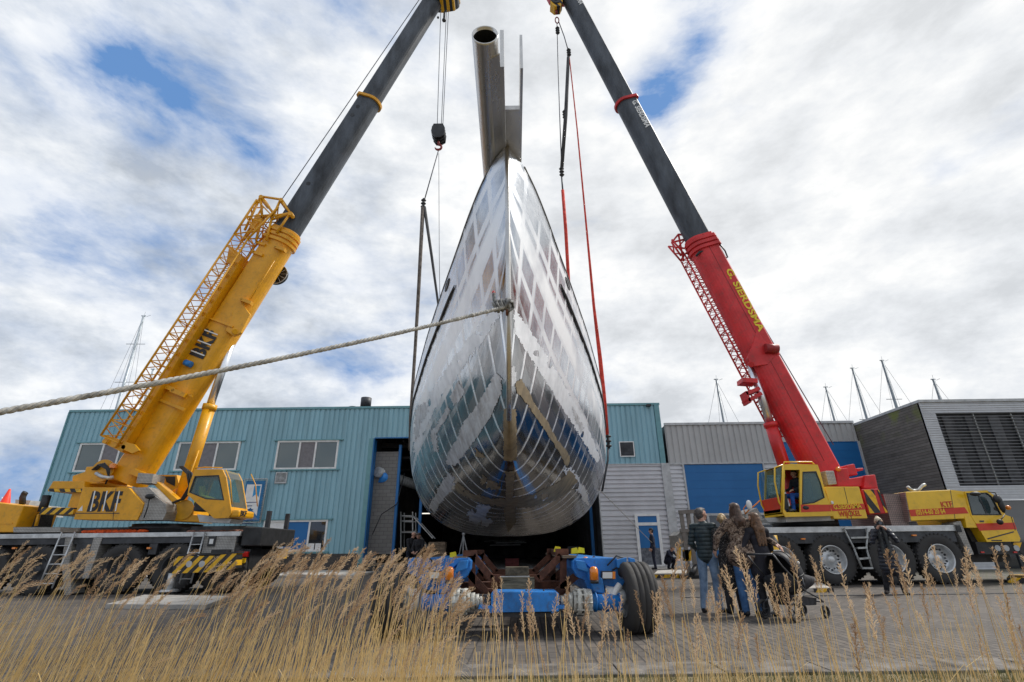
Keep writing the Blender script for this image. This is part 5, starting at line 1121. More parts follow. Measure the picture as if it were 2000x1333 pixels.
# boom furniture
f = MB(); prof([(458, 590), (463, 580), (488, 614), (470, 650), (455, 656), (440, 646), (452, 622)], 16.86, 17.0, f); prof([(458, 590), (463, 580), (488, 614), (470, 650), (455, 656), (440, 646), (452, 622)], 17.75, 17.9, f); f.tube(at(459, 648, 16.8), at(459, 648, 17.95), .11, n=16); f.build('cylinder_bracket', YEL, yc_, world=True, bevel=.015)
f = MB()
for px, py, s in ((482, 590, 1), (548, 487, 1), (505, 497, 1), (512, 478, .8), (350, 768, 1.3), (330, 758, 1.2)):
    c = at(px, py, 16.85); f.obox(c, dB, yB, nB, .06*s, .10, .22*s); f.tube(c+nB*.2-yB*.1, c+nB*.2+yB*.1, .06, n=10)
f.build('jib_bracket', YEL, yc_, world=True)
f = MB(); t = on_axis(A, Bt, 770); c = A.lerp(Bt, t); f.obox(c-yB*.46, dB, yB, nB, .03, .03, .60); c2 = A.lerp(Bt, t-.02); f.obox(c2-yB*.47, dB, yB, nB, .05, .03, .62); t = on_axis(A, Bt, 640); f.obox(A.lerp(Bt, t)-yB*.46, dB, yB, nB, .03, .04, .50); f.build('boom_stiffener', YEL, yc_, world=True)
ft = A.lerp(Bt, on_axis(A, Bt, 678)); o_ = at(394, 703, ft.y-.445); bkf(o_, dB, nB, .55, 1.26, yc_)
c = at(369, 711, 16.8); f = MB(); f.tube(c-nB*.10, c+nB*.16, .11, n=14); f.build('oil_bottle', BLU, yc_, world=True)
rc = at(541, 537, 17.75); f = MB(); f.tube(rc-Vector((0, .04, 0)), rc+Vector((0, .1, 0)), .42, n=30); cr_ = f.build('cable_reel', BLK, yc_, world=True)
f = MB()
for k in range(12): t = 2*math.pi*k/12; f.tube(rc+Vector((0, -.05, 0)), rc+Vector((.41*math.cos(t), -.05, .41*math.sin(t))), .012, n=4)
pr_ = [rc+Vector((.43*math.cos(2*math.pi*k/24), -.05, .43*math.sin(2*math.pi*k/24))) for k in range(25)]; f.path(pr_, .018, 5); f.build('reel_spokes', LGR, cr_, world=True)
# luffing cylinder
f = MB(); c0 = at(352, 978, 17.4); c1 = at(411, 791, 17.4); f.tube(c0, c1, .20, n=22); f.tube(c1-(c1-c0).normalized()*.2, c1, .235, n=22); f.path([at(388, 880, 17.15), at(372, 925, 17.1), at(366, 950, 17.1)], .03, 6); f.build('luffing_cylinder', YEL, yc_, world=True)
f = MB(); f.tube(c1, at(459, 650, 17.4), .135, n=22); f.build('piston_rod', CHR, yc_, world=True)
f = MB()
for k in range(3): f.path([at(352+k*2, 912, 16.75), at(366+k*4, 925, 16.6), at(370+k*5, 950, 16.6), at(355+k*2, 975, 16.7), at(336, 983, 16.8)], .035, 7)
f.build('hydraulic_hose', BLK, yc_, world=True)
# stowed lattice jib
jb = MB(); J0 = at(228, 862, 16.75); J1 = at(478, 470, 16.75); dj = (J1-J0).normalized()
truss(jb, J0, J1, nB, yB, .72, .62, .62, .55, 15, .038, .017)
K1 = at(512, 398, 16.9); truss(jb, J1, at(528, 405, 16.9), nB, yB, .62, .55, 1.0, .5, 2, .045, .028)
for a, b in (((509, 384), (548, 390)), ((509, 384), (512, 425)), ((548, 390), (530, 430)), ((509, 384), (540, 425)), ((530, 430), (567, 417)), ((548, 390), (567, 417)), ((567, 417), (512, 425)), ((512, 425), (500, 470)), ((530, 430), (520, 470)), ((567, 417), (540, 455)), ((509, 384), (478, 450)), ((512, 425), (475, 470))):
    jb.tube(at(*a, 16.7), at(*b, 16.7), .05, n=7)
    jb.tube(at(*a, 17.2), at(*b, 17.2), .04, n=6)
for q_ in ((509, 384), (548, 390), (567, 417)): c = at(*q_, 16.6); jb.tube(c, c+Vector((0, .7, 0)), .085, n=12)
jb.prism(pp([(455, 485), (475, 500), (462, 520), (442, 512), (448, 480)], 16.7), (0, .5, 0)); jb.prism(pp([(500, 418), (516, 424), (500, 450), (486, 444)], 16.7), (0, .1, 0))
jb.build('lattice_jib', YEL, yc_, world=True)
jb = MB(); jb.bar(at(243, 872, 16.75), at(466, 520, 16.80), .22, .36, up=yB); jb.prism(pp([(205, 850), (232, 858), (245, 876), (238, 884), (203, 866)], 16.6), (0, .8, 0)); jb.prism(pp([(240, 862), (262, 868), (272, 880), (258, 886), (236, 876)], 16.5), (0, .1, 0))
for q_ in ((204, 862), (223, 869), (240, 874)): c = at(*q_, 16.5); jb.tube(c, c+Vector((0, .9, 0)), .08, n=12)
jb.build('jib_extension', YEL, yc_, world=True)
# loads on the deck
f = MB(); random.seed(3)
for k in range(26):
    x = at(155+k*4.6, 1036, N0).x; f.sphere((x, N0+.35+rnd(-.1, .1), zd1+.05), .12, 8, 5, (rnd(.8, 1.6), 1, rnd(.35, .6)))
o = f.build('strap_heap', mat('orange_strap', (.75, .10, .015), .8, var=.3, scale=14), None); tag(o, 'heap of orange straps lying on the yellow crane deck', 'straps')
f = MB()
for k in range(24):
    x = at(355+k*4.6, 1038, N0).x; f.sphere((x, N0+.35+rnd(-.1, .1), zd1+.02), .09, 8, 5, (rnd(.8, 1.8), 1, rnd(.3, .6)))
o = f.build('strap_heap', mat('brown_strap', (.20, .09, .06), .85, var=.3, scale=14), None); tag(o, 'heap of brown straps at the rear end of the yellow crane deck', 'straps')
cn = at(10, 982, N0+.9); f = MB(); f.lathe([(0, .15), (.50, .03), (.52, 0)], (cn.x, cn.y, cn.z-.08), ZD, 20); f.box((cn.x-.2, cn.y-.2, cn.z-.11), (cn.x+.2, cn.y+.2, cn.z-.08)); tag(f.build('traffic_cone', mat('cone_orange', (.95, .06, .02), .5), None), 'orange traffic cone standing on the yellow engine cover at far left', 'cone')
def mat_slab(pts4, z0, z1, m, lab, name='outrigger_mat', cat='outrigger mat', grp=None):
    q = [atZ(x, y, z0) for x, y in pts4]; f = MB(); f.prism([Vector((p.x, p.y, z0)) for p in q], (0, 0, z1-z0)); return tag(f.build(name, m, None, bevel=.01), lab, cat, grp)
mat_slab([(205, 1190), (400, 1192), (450, 1173), (280, 1170)], .0, .10, CONC, 'large pale slab under the near outrigger of the yellow crane')
mat_slab([(556, 1128), (700, 1132), (690, 1120), (560, 1117)], .0, .14, CONC2, 'pale slab behind the rear end of the yellow crane by the teal hall')

# ------------------------------------------------------------------ the red and yellow crane on the right
rcn = thing('mobile_crane', 'four axle yellow and red mobile crane with G. SIERDSMA lettering, right of the hull', 'crane', (11, 17.6, 0))
M0 = 16.3
z1_ = .5*(at(1500, 1036, M0).z+at(1860, 1020, M0).z); z0_ = z1_-.17; zf_ = z0_-.30; xl_ = at(1474, 1040, M0).x; xr_ = at(1872, 1020, M0).x
f = MB(); f.box((xl_, M0, z0_), (xr_, M0+2.6, z1_)); f.build('deck', SIL, rcn, world=True, bevel=.01)
f = MB(); f.box((xl_+.1, M0+.03, zf_), (xr_-.2, M0+2.55, z0_-.002)); f.box((xl_+.1, M0+.9, .55), (xr_+2.0, M0+1.7, zf_-.002)); f.build('chassis', DGR, rcn, world=True)
for px in (1528, 1628, 1744, 1840):
    x = at(px, 1090, M0).x
    for Y in (M0+.2, M0+2.35): crane_wheel(rcn, (x, Y, .70), .70, .40, SIL)
f = MB()
for px in (1528, 1628, 1744, 1840): x = at(px, 1090, M0).x; f.tube((x, M0+.4, .7), (x, M0+2.3, .7), .13, n=12)
f.build('axle', BLK, rcn, world=True)
f = MB(); prof([(1862, 1022), (1876, 1018), (1902, 1083), (1893, 1085)], M0-.02, M0+.45, f); f.build('mudguard', CHECK, rcn, world=True)
f = MB(); c = at(1872, 1033, M0-.03); f.box((c.x-.07, c.y-.02, c.z-.1), (c.x+.07, c.y, c.z+.1)); f.build('tail_panel', BLK, rcn, world=True)
for px, py in ((1786, 1046), (1569, 1053)): c = at(px, py, M0-.02); lamp_box(rcn, c, .06, .05, .02, AMB)
f = MB()
for a, b in (((1648, 1032), (1668, 1072)), ((1668, 1072), (1684, 1112)), ((1694, 1032), (1692, 1072)), ((1692, 1072), (1704, 1112))): f.tube(at(*a, M0-.05), at(*b, M0-.05), .03, n=6)
for a, b in (((1660, 1051), (1694, 1050)), ((1673, 1071), (1692, 1070)), ((1676, 1092), (1698, 1090)), ((1682, 1110), (1703, 1110))): f.bar(at(*a, M0-.05), at(*b, M0-.05), .05, .12, up=(0, 1, 0))
f.build('ladder', GALV, rcn, world=True)
f = MB(); prof([(1652, 1034), (1690, 1033), (1690, 1048), (1660, 1049)], M0-.01, M0+.4, f); f.build('tool_locker', DGR, rcn, world=True)
# engine cover and driving cab
E0 = 16.35
f = MB(); prof([(1769, 961), (1856, 957), (1884, 960), (1893, 991), (1900, 1013), (1878, 1014), (1780, 1018)], E0, E0+1.35, f); ec = f.build('engine_cover', YEL2, rcn, world=True, bevel=.03)
f = MB(); prof([(1775.5, 996), (1884, 991), (1892, 1003), (1779, 1009)], E0-.006, E0-.001, f); f.build('red_band', REDS, ec, world=True)
f = MB(); prof([(1855.5, 957), (1856.5, 957), (1866, 1014), (1865, 1014)], E0-.004, E0-.001, f); f.build('panel_gap', DGR, ec, world=True)
o_ = at(1790, 1006, E0-.008); xv = at(1858, 1002.4, E0-.008)-o_; text('lettering', '(0514-60 20 64', o_, xv, (0, 0, 1), .205, YELT, rcn, bold=.012, ext=.002, sx=.72)
o_ = at(1839, 991, E0-.008); text('lettering', 'KTF', o_, xv, (0, 0, 1), .225, REDT, rcn, bold=.02, ext=.002, sx=.95)
f = MB(); prof([(1838, 992.6), (1862, 991.4), (1862, 992.8), (1838, 994)], E0-.006, E0-.003, f); f.build('underline', REDT, rcn, world=True)
f = MB(); prof([(1767, 962), (1776, 961), (1786, 1018), (1777, 1019)], E0+.02, E0+1.5, f); f.box((at(1769, 961, E0).x-.55, E0+.25, z1_), (at(1769, 961, E0).x-.01, E0+2.2, at(1769, 963, E0).z)); f.build('chequer_box', chequer_mat('red_brown_chequer', (.36, .27, .24), (.13, .11, .10), 18), rcn, world=True)
f = MB(); f.path([at(1772, 951, 17.2), at(1778, 956, 17.2), at(1784, 959, 17.2), at(1794, 958, 17.2), at(1799, 952, 17.2), at(1803, 948, 17.2), at(1807, 947, 17.2)], .05, 8); f.build('exhaust_bracket', GALV, rcn, world=True)
cabp = [(1884, 960), (1928, 958), (1946, 971), (1964, 1006), (1978, 1011), (1985, 1034), (1993, 1052), (1992, 1058), (1928, 1059), (1912, 1032), (1898, 1010), (1892, 992)]
cb = cab(rcn, cabp, [[(1888, 964), (1927, 963), (1937, 970), (1956, 1006), (1899, 1006)]], E0-.02, E0+2.3, YEL2, front=(2,), name='driving_cab', gl=glass('truck_cab_glass', (.05, .075, .08), .05, .25))
f = MB(); prof([(1906, 1023), (1981, 1021), (1986, 1034), (1913, 1037)], E0-.026, E0-.021, f); f.build('red_band', REDS, cb, world=True)
f = MB(); prof([(1884, 1009), (1898, 1009), (1913, 1031), (1888, 1031)], E0-.01, E0+.3, f); f.build('step_panel', YEL2, cb, world=True)
f = MB(); prof([(1975, 1010), (1976, 1010), (1984, 1036), (1983, 1036)], E0-.03, E0-.021, f); prof([(1908, 963), (1910, 963), (1929, 1004), (1926, 1004)], E0-.005, E0-.002, f); prof([(1928, 1052), (1980, 1038), (1981, 1040), (1930, 1054)], E0-.03, E0-.021, f); prof([(1937, 1055), (1957, 1055), (1957, 1057), (1937, 1057)], E0-.03, E0-.021, f); prof([(1914, 1017), (1922, 1017), (1922, 1020), (1914, 1020)], E0-.035, E0-.021, f); f.build('panel_gap', DGR, cb, world=True)
f = MB()
for p in ((1905, 965, 20, 8), (1947, 975, 11, 15)):
    c = at(p[0], p[1], E0-.25); f.sphere(c, .1, 10, 7, (p[2]/12, .9, p[3]/12))
f.path([at(1930, 961, E0), at(1944, 963, E0-.3), at(1948, 972, E0-.3)], .015, 5); c = at(1955, 985, E0-.25); f.sphere(c, .1, 10, 7, (.8, .8, 2.6)); f.path([at(1962, 1006, E0-.1), at(1958, 1012, E0-.2), at(1952, 1018, E0-.2)], .015, 5); c = at(1953, 1020, E0-.2); f.sphere(c, .09, 10, 7, (1, .8, .9)); f.build('mirror', BLK, cb, world=True)
c = at(1969, 992, E0-.2); f = MB(); f.sphere(c, .07); f.build('indicator', AMB, cb, world=True)
f = MB(); prof([(1905, 1059), (2090, 1060), (2090, 1083), (1912, 1083)], E0+.05, E0+2.3, f); bp_ = f.build('front_bumper', BLK, rcn, world=True)
f = MB(); prof([(1976, 1060), (2090, 1060), (2090, 1082), (1996, 1082)], E0+.035, E0+.05, f); f.build('hazard_plate', STR2, bp_, world=True)
for px in (1949, 1966, 1986): c = at(px, 1071, E0+.03); f = MB(); f.tube(c, c+Vector((0, .02, 0)), .085, n=18); f.build('reflector_disc', LGR, bp_, world=True)
for px in (1919, 1983): c = at(px, 1079, E0+.03); lamp_box(rcn, c, .05, .03, .02, REDL)
f = MB(); prof([(1885, 1032), (1912, 1032), (1926, 1059), (1900, 1062)], E0+.3, E0+2, f); f.path([at(1936, 1083, E0+.2), at(1942, 1096, E0+.2), at(1946, 1108, E0+.2), at(1948, 1096, E0+.2), at(1944, 1083, E0+.2)], .015, 5); f.build('underbody', BLK, rcn, world=True)
# superstructure
txr = at(1570, 1020, 17.6).x; f = MB(); f.tube((txr, 17.6, z1_), (txr, 17.6, z1_+.26), .98, n=40); f.build('slew_ring', BLK, rcn, world=True)
f = MB(); prof([(1534, 1010), (1628, 1008), (1630, 1017), (1536, 1020)], 16.2, 18.2, f); prof([(1493, 1012), (1536, 1010), (1536, 1020), (1500, 1020)], 16.5, 17.2, f); f.build('slewing_platform', LGR, rcn, world=True)
S0 = 15.95
cp = [(1530, 908), (1545, 906), (1597, 908), (1602, 922), (1612, 962), (1627, 1004), (1627, 1008), (1534, 1010), (1529, 1000)]
cb = cab(rcn, cp, [[(1568, 923), (1594, 922), (1603, 945), (1610, 972), (1590, 982), (1567, 985)]], S0, S0+1.25, YEL2, front=None, name='crane_cab') if False else None
# cab with an open doorway on its near side
o = pp(cp, S0); door = pp([(1533, 918), (1562, 918), (1563, 1001), (1532, 1001)], S0); win = pp([(1568, 923), (1594, 922), (1603, 945), (1610, 972), (1590, 982), (1567, 985)], S0)
f = MB(); f.prismh(o, [door, win], (0, .06, 0)); far = [[p+Vector((0, 1.25, 0)) for p in l] for l in (o, win)]; f.prismh(far[0], [[p+Vector((0, 1.25, 0)) for p in win], [p+Vector((0, 1.25, 0)) for p in door]], (0, -.05, 0))
n = len(o)
for i in range(n):
    if i in (7, 8): continue
    a, b = o[i], o[(i+1) % n]; f.add([a+Vector((0, .06, 0)), b+Vector((0, .06, 0)), b+Vector((0, 1.2, 0)), a+Vector((0, 1.2, 0))], [(0, 1, 2, 3)])
cb = f.build('crane_cab', YEL2, rcn, world=True)
zfl = at(1532, 1001, S0).z
f = MB(); f.box((o[8].x, S0+.06, zfl-.04), (o[5].x-.1, S0+1.2, zfl)); f.build('floor', BLK, cb, world=True)
f = MB(); f.prism([p+Vector((0, .02, 0)) for p in win], (0, .006, 0)); f.build('window', CGL, cb, world=True)
f = MB(); f.prism([p+Vector((0, 1.21, 0)) for p in door], (0, .006, 0)); f.build('window', CGL, cb, world=True)
cw_ = sum(win, Vector())/6; f = MB(); f.prismh([cw_+(p-cw_)*1.04-Vector((0, .004, 0)) for p in win], [[cw_+(p-cw_)*.95-Vector((0, .004, 0)) for p in win]], (0, .012, 0)); f.build('window_seal', BLK, cb, world=True)
# windscreen nose, bulging forward (towards the hull)
nose = lambda x, y, dy: at(x, y, S0+dy)
top_n, top_f = nose(1527, 912, .08), nose(1527, 912, .08)+Vector((-.05, 1.1, 0)); mid = .12
fr = [Vector((o[0].x, S0+.06, o[0].z-.03)), Vector((o[0].x-.22, S0+.08, o[0].z-.12)), Vector((o[0].x-.30, S0+.08, zfl+.45)), Vector((o[0].x-.26, S0+.08, zfl+.06)), Vector((o[8].x, S0+.06, zfl-.02))]
f = MB(); gl_ = [p+Vector((0, 1.1, 0)) for p in fr]
for i in (0, 1): f.add([fr[i], fr[i+1], gl_[i+1], gl_[i]], [(0, 1, 2, 3)])
sidegl = [fr[0], fr[1], fr[2], Vector((o[8].x, S0+.06, zfl+.45))]; f.prism(sidegl, (0, .006, 0)); f.build('windscreen', CGL, cb, world=True)
f = MB(); f.prism([Vector((o[8].x, S0+.05, zfl+.45)), fr[2]-Vector((0, .03, 0)), fr[3]-Vector((0, .03, 0)), Vector((o[8].x, S0+.05, zfl+.0))], (0, 1.16, 0)); lo = f.build('nose_panel', REDS, cb, world=True, bevel=.02)
f = MB(); f.prism([Vector((o[8].x, S0+.045, zfl+.10)), fr[3]-Vector((.0, .035, -.1)), fr[3]-Vector((-.1, .035, .12)), Vector((o[8].x, S0+.045, zfl-.10))], (0, 1.17, 0)); f.build('nose_sill', YEL2, cb, world=True)
f = MB()
for dy in (.03, 1.18):
    f.path([Vector((o[0].x, S0+dy, o[0].z)), Vector((o[0].x-.27, S0+dy, o[0].z-.08)), Vector((o[0].x-.36, S0+dy, o[0].z-.5)), Vector((o[0].x-.36, S0+dy, zfl+.3)), Vector((o[0].x-.28, S0+dy, zfl+.1))], .025, 6)
f.path([o[0]+Vector((.05, .1, 0)), o[0]+Vector((.1, .1, .10)), o[2]+Vector((-.1, .1, .10)), o[2]+Vector((-.03, .1, 0))], .022, 6); f.path([Vector((o[0].x, S0+.03, o[0].z)), Vector((o[8].x-.03, S0+.03, zfl))], .03, 6); f.build('guard_rail', YEL2, cb, world=True)
f = MB(); f.prism(pp([(1564, 986), (1621, 986), (1624, 999), (1565, 1001)], S0-.006), (0, .005, 0)); f.build('red_band', REDS, cb, world=True)
c = at(1574, 992, S0-.01); f = MB(); f.sphere(c, .07, sc=(1.4, .3, .8)); f.build('door_handle', BLK, cb, world=True)
f = MB(); c = at(1563, 985, S0+.6); f.box((c.x-.22, c.y-.25, c.z-.15), (c.x+.3, c.y+.25, c.z)); f.box((c.x+.22, c.y-.25, c.z), (c.x+.36, c.y+.25, c.z+.75)); f.build('driver_seat', BLK, cb, world=True, bevel=.04)
f = MB(); c = at(1522, 990, S0+.6); f.box((c.x-.1, c.y-.35, c.z-.1), (c.x+.12, c.y+.35, c.z+.35)); f.tube(c+Vector((.12, 0, .3)), c+Vector((.2, 0, .5)), .02); f.build('dashboard', BLK, cb, world=True)
f = MB(); prof([(1457, 1003), (1478, 992), (1492, 1016), (1459, 1022)], 16.2, 17.2, f); f.build('step_box', CHECK, rcn, world=True)
f = MB(); f.path([at(1455, 1004, 16.2), at(1466, 994, 16.1), at(1478, 984, 16.1), at(1484, 978, 16.1)], .02, 6); f.path([at(1456, 1005, 16.2), at(1452, 994, 16.2), at(1458, 986, 16.2)], .015, 6); f.build('hand_rail', mat('orange_rail', (.75, .22, .02), .5), rcn, world=True)
c = at(1463, 987, 16.1); f = MB(); f.sphere(c, .1, 10, 7, (.9, .7, 1.5)); f.build('mirror', WHT, rcn, world=True)
f = MB(); prof([(1610, 951), (1678, 951), (1695, 1013), (1629, 1014)], 16.05, 16.9, f); hs = f.build('side_housing', YEL2, rcn, world=True, bevel=.015)
f = MB(); prof([(1621, 986), (1687.5, 984), (1690.5, 995), (1624.5, 999)], 16.04, 16.049, f); f.build('red_band', REDS, hs, world=True)
f = MB(); prof([(1648, 951.5), (1648.8, 951.5), (1664, 1013), (1663, 1013)], 16.043, 16.049, f); f.build('panel_gap', DGR, hs, world=True)
o_ = at(1629, 995.2, 16.035); xv = at(1685, 992.6, 16.035)-o_; text('lettering', 'G.SIERDSMA', o_, xv, (0, 0, 1), .205, YELT, rcn, bold=.012, ext=.002, sx=.76)
o_ = at(1640, 1009.5, 16.035); text('lettering', 'WIJCKEL', o_, xv, (0, 0, 1), .215, REDT, rcn, bold=.015, ext=.002, sx=.80)
c = at(1625.5, 982, 16.04); f = MB(); f.sphere(c, .04, sc=(1.2, .3, 1.2)); f.build('label_plate', WHT, rcn, world=True)
f = MB(); prof([(1612, 920), (1629, 920), (1635, 946), (1618, 948)], 16.3, 16.6, f); f.build('toolbox', CHECK, rcn, world=True, bevel=.02)
f = MB(); prof([(1634, 916), (1656, 914), (1660, 935), (1710, 927), (1716, 956), (1680, 951), (1636, 951)], 16.6, 18.3, f); prof([(1653, 909), (1669, 906), (1676, 928), (1656, 930)], 16.9, 17.9, f); prof([(1672, 915), (1687, 914), (1687, 919), (1673, 920)], 17, 17.3, f); prof([(1690, 929), (1709, 927), (1714, 955), (1687, 955)], 16.5, 18.4, f); f.build('counterweight', RED, rcn, world=True, bevel=.03)
c = at(1637, 917, 16.6); f = MB(); f.sphere(c, .08, sc=(1, 1, 1)); f.build('beacon', AMB, rcn, world=True)
f = MB(); prof([(1683, 956), (1716, 955), (1735, 1003), (1697, 1005)], 16.3, 18.3, f); cwt = f.build('lower_counterweight', RED, rcn, world=True, bevel=.02)
f = MB(); prof([(1687, 957), (1706, 956), (1720, 1002), (1699, 1003)], 16.285, 16.298, f); prof([(1713, 957), (1717, 958), (1734, 1001), (1730, 1002)], 16.285, 16.298, f); f.build('striped_plate', stripes('hazard_stripes_steep', math.radians(28), 2.6), cwt, world=True)
# boom
A2 = at(1597, 912, 17.4); B2 = at(1114, 0, 17.0); d2, y2, n2 = boom_frame(A2, B2)
t0 = on_axis(A2, B2, 468); t1 = on_axis(A2, B2, 203)
boom_section(A2, B2, -.02, t0, .84, 1.08, RED, rcn, 'boom_base')
for dt, ex in ((-.018, 0), (-.010, .04), (-.002, .08)): collar(A2, B2, t0+dt-.008, .12, .84-ex*.5, 1.08-ex*.5, RED, rcn)
boom_section(A2, B2, t0, t1, .74, .92, BOOM, rcn, 'boom_section'); collar(A2, B2, t1-.004, .12, .74, .92, RED, rcn); boom_section(A2, B2, t1, 1.01, .66, .82, BOOM, rcn, 'boom_section')
f = MB(); hd = A2.lerp(B2, 1.01); f.prism([hd+n2*a-y2*.38+d2*b for a, b in ((.45, -.3), (.45, .6), (-.3, .9), (-.95, .7), (-.95, .2), (-.45, -.1))], y2*.76); bh = f.build('boom_head', RED, rcn, world=True)
f = MB(); c = hd-n2*.6+d2*.45; f.tube(c-y2*.42, c+y2*.42, .3, n=20); f.build('head_sheave', BLK, bh, world=True)
f = MB(); f.tube(P_(1078, 0), P_(1082, -60), .02, n=5); f.tube(P_(1092, 0), P_(1094, -60), .02, n=5); f.build('hoist_rope', CABL, rcn, world=True)
f = MB(); f.tube(A2.lerp(B2, .02)+n2*.9, A2.lerp(B2, .32)+n2*.62, .018, n=5); f.tube(A2.lerp(B2, .32)+n2*.62, A2.lerp(B2, .6)+n2*.56, .012, n=5); f.build('winch_rope', CABL, rcn, world=True)
ff = -y2*.425; sd_ = A2+ff
tA = on_axis(A2, B2, 540); p_ = A2.lerp(B2, tA)-y2*.43+n2*.19; text('lettering', 'G. SIERDSMA', p_, -d2, n2, .36, YELT, rcn, bold=.03, ext=.003, sx=1.32)
tA = on_axis(A2, B2, 212); p_ = A2.lerp(B2, tA)-y2*.38+n2*.10; text('lettering', 'G. SIERDSMA', p_, -d2, n2, .34, WHTT, rcn, bold=.03, ext=.003, sx=.82)
tA = on_axis(A2, B2, -12); p_ = A2.lerp(B2, tA)-y2*.34+n2*.10; text('lettering', 'G. SIERDSMA', p_, -d2, n2, .34, WHTT, rcn, bold=.03, ext=.003, sx=.72)
f = MB(); q0, q1 = on_axis(A2, B2, 905), on_axis(A2, B2, 470); f.obox((A2.lerp(B2, q0)+A2.lerp(B2, q1))/2-y2*.422+n2*.05, d2, y2, n2, (A2.lerp(B2, q1)-A2.lerp(B2, q0)).length/2, .004, .008); f.build('weld_seam', mat('dark_red_seam', (.2, .01, .01), .5), rcn, world=True)
f = MB(); prof([(1478, 640), (1492, 665), (1520, 688), (1500, 712), (1470, 716), (1460, 700), (1472, 668)], 16.88, 17.0, f); prof([(1478, 640), (1492, 665), (1520, 688), (1500, 712), (1470, 716), (1460, 700), (1472, 668)], 17.8, 17.9, f); t = on_axis(A2, B2, 700); f.loft([boom_ring(A2.lerp(B2, t-.006), y2, n2, .90, 1.14), boom_ring(A2.lerp(B2, t+.006), y2, n2, .90, 1.14)], True, True); f.tube(at(1467, 712, 16.85), at(1467, 712, 17.95), .11, n=16); f.build('cylinder_bracket', RED, rcn, world=True, bevel=.015)
f = MB(); c = at(1507, 683, 16.8); f.tube(c-Vector((.22, 0, -.05)), c+Vector((.22, 0, .02)), .17, n=18); f.build('hose_drum', mat('dark_red_drum', (.3, .02, .02), .5), rcn, world=True)
f = MB(); f.path([at(1398, 468, 17.0), at(1416, 490, 16.95), at(1421, 503, 16.95), at(1414, 505, 16.95)], .03, 6); f.path([at(1360, 500, 16.9), at(1366, 493, 16.9), at(1374, 491, 16.9)], .05, 6); f.build('rope_guide', BLK, rcn, world=True)
f = MB(); c0 = at(1532, 912, 17.3); c1 = at(1504, 826, 17.3); f.tube(c0, c1, .20, n=22); f.tube(c1-(c1-c0).normalized()*.16, c1, .23, n=22); f.tube(c0-(c1-c0), c0, .20, n=20); f.build('luffing_cylinder', RED, rcn, world=True)
f = MB(); f.tube(c1, at(1467, 714, 17.3), .135, n=22); f.build('piston_rod', CHR, rcn, world=True)
jb = MB(); J0 = at(1532, 852, 17.75); J1 = at(1344, 500, 17.75); truss(jb, J0, J1, n2, y2, .50, .5, .50, .5, 22, .034, .016)
truss(jb, J1, at(1326, 470, 17.7), n2, y2, .5, .5, .8, .5, 1, .04, .03)
for a, b in (((1325, 458), (1346, 462)), ((1312, 474), (1330, 500)), ((1325, 458), (1335, 510)), ((1346, 462), (1352, 505)), ((1312, 474), (1345, 466)), ((1325, 458), (1312, 474))): jb.tube(at(*a, 17.5), at(*b, 17.5), .04, n=6)
jb.build('lattice_jib', RED, rcn, world=True)
f = MB()
for a, b, w_ in (((1445, 746), (1474, 748), .16), ((1452, 773), (1478, 762), .12), ((1456, 786), (1482, 772), .12), ((1452, 768), (1460, 790), .08)): f.bar(at(*a, 17.2), at(*b, 17.2), w_, .5, up=(0, 1, 0))
f.build('jib_bracket', RED, rcn, world=True)
# outrigger of the red crane with its striped foot, seen behind the pram
f = MB(); c = at(1514, 1082, 15.4); f.tube((c.x, 15.4, .12), (c.x, 15.4, at(1514, 1046, 15.4).z), .14, n=18); oj = f.build('outrigger_jack', STR, rcn, world=True)
f = MB(); f.box((at(1487, 1076, 15.4).x, 15.25, at(1487, 1094, 15.4).z), (at(1526, 1076, 15.4).x, 15.6, at(1487, 1078, 15.4).z)); f.build('outrigger_beam', STR3, oj, world=True); f = MB(); f.box((at(1483, 1076, 15.4).x, 15.2, at(1487, 1077, 15.4).z), (at(1524, 1076, 15.4).x, 16.3, at(1487, 1074.5, 15.4).z)); f.build('beam_flange', SIL, oj, world=True)
mat_slab([(1545, 1158), (1623, 1156), (1600, 1142), (1530, 1146)], 0, .10, CONC2, 'pale slab with striped edge under the red crane outrigger behind the pram')
q = MB(); p = atZ(1590, 1158, 0); q2_ = atZ(1625, 1157, 0); q.hexa([(p.x, p.y-.02, .004), (q2_.x, p.y-.02, .004), (q2_.x, p.y-.005, .004), (p.x, p.y-.005, .004), (p.x, p.y-.02, .095), (q2_.x, p.y-.02, .095), (q2_.x, p.y-.005, .095), (p.x, p.y-.005, .095)]); tag(q.build('hazard_edge', STR2, None), 'striped edging strip on the slab behind the pram', 'edging strip')
mat_slab([(1969, 1139), (2080, 1142), (2080, 1131), (1975, 1131)], 0, .14, STR3, 'yellow and black striped block at the right edge of the yard', 'striped_block', 'hazard block')
mat_slab([(1278, 1129), (1356, 1127), (1350, 1119), (1285, 1121)], 0, .14, CONC2, 'pale slab with striped edge near the blue door of the hall')
q = MB(); p = atZ(1278, 1130, 0); q2_ = atZ(1325, 1129, 0); q.box((p.x, p.y-.05, .01), (q2_.x, p.y-.02, .13)); tag(q.build('hazard_edge', STR2, None), 'striped edging strip near the blue door of the hall', 'edging strip')
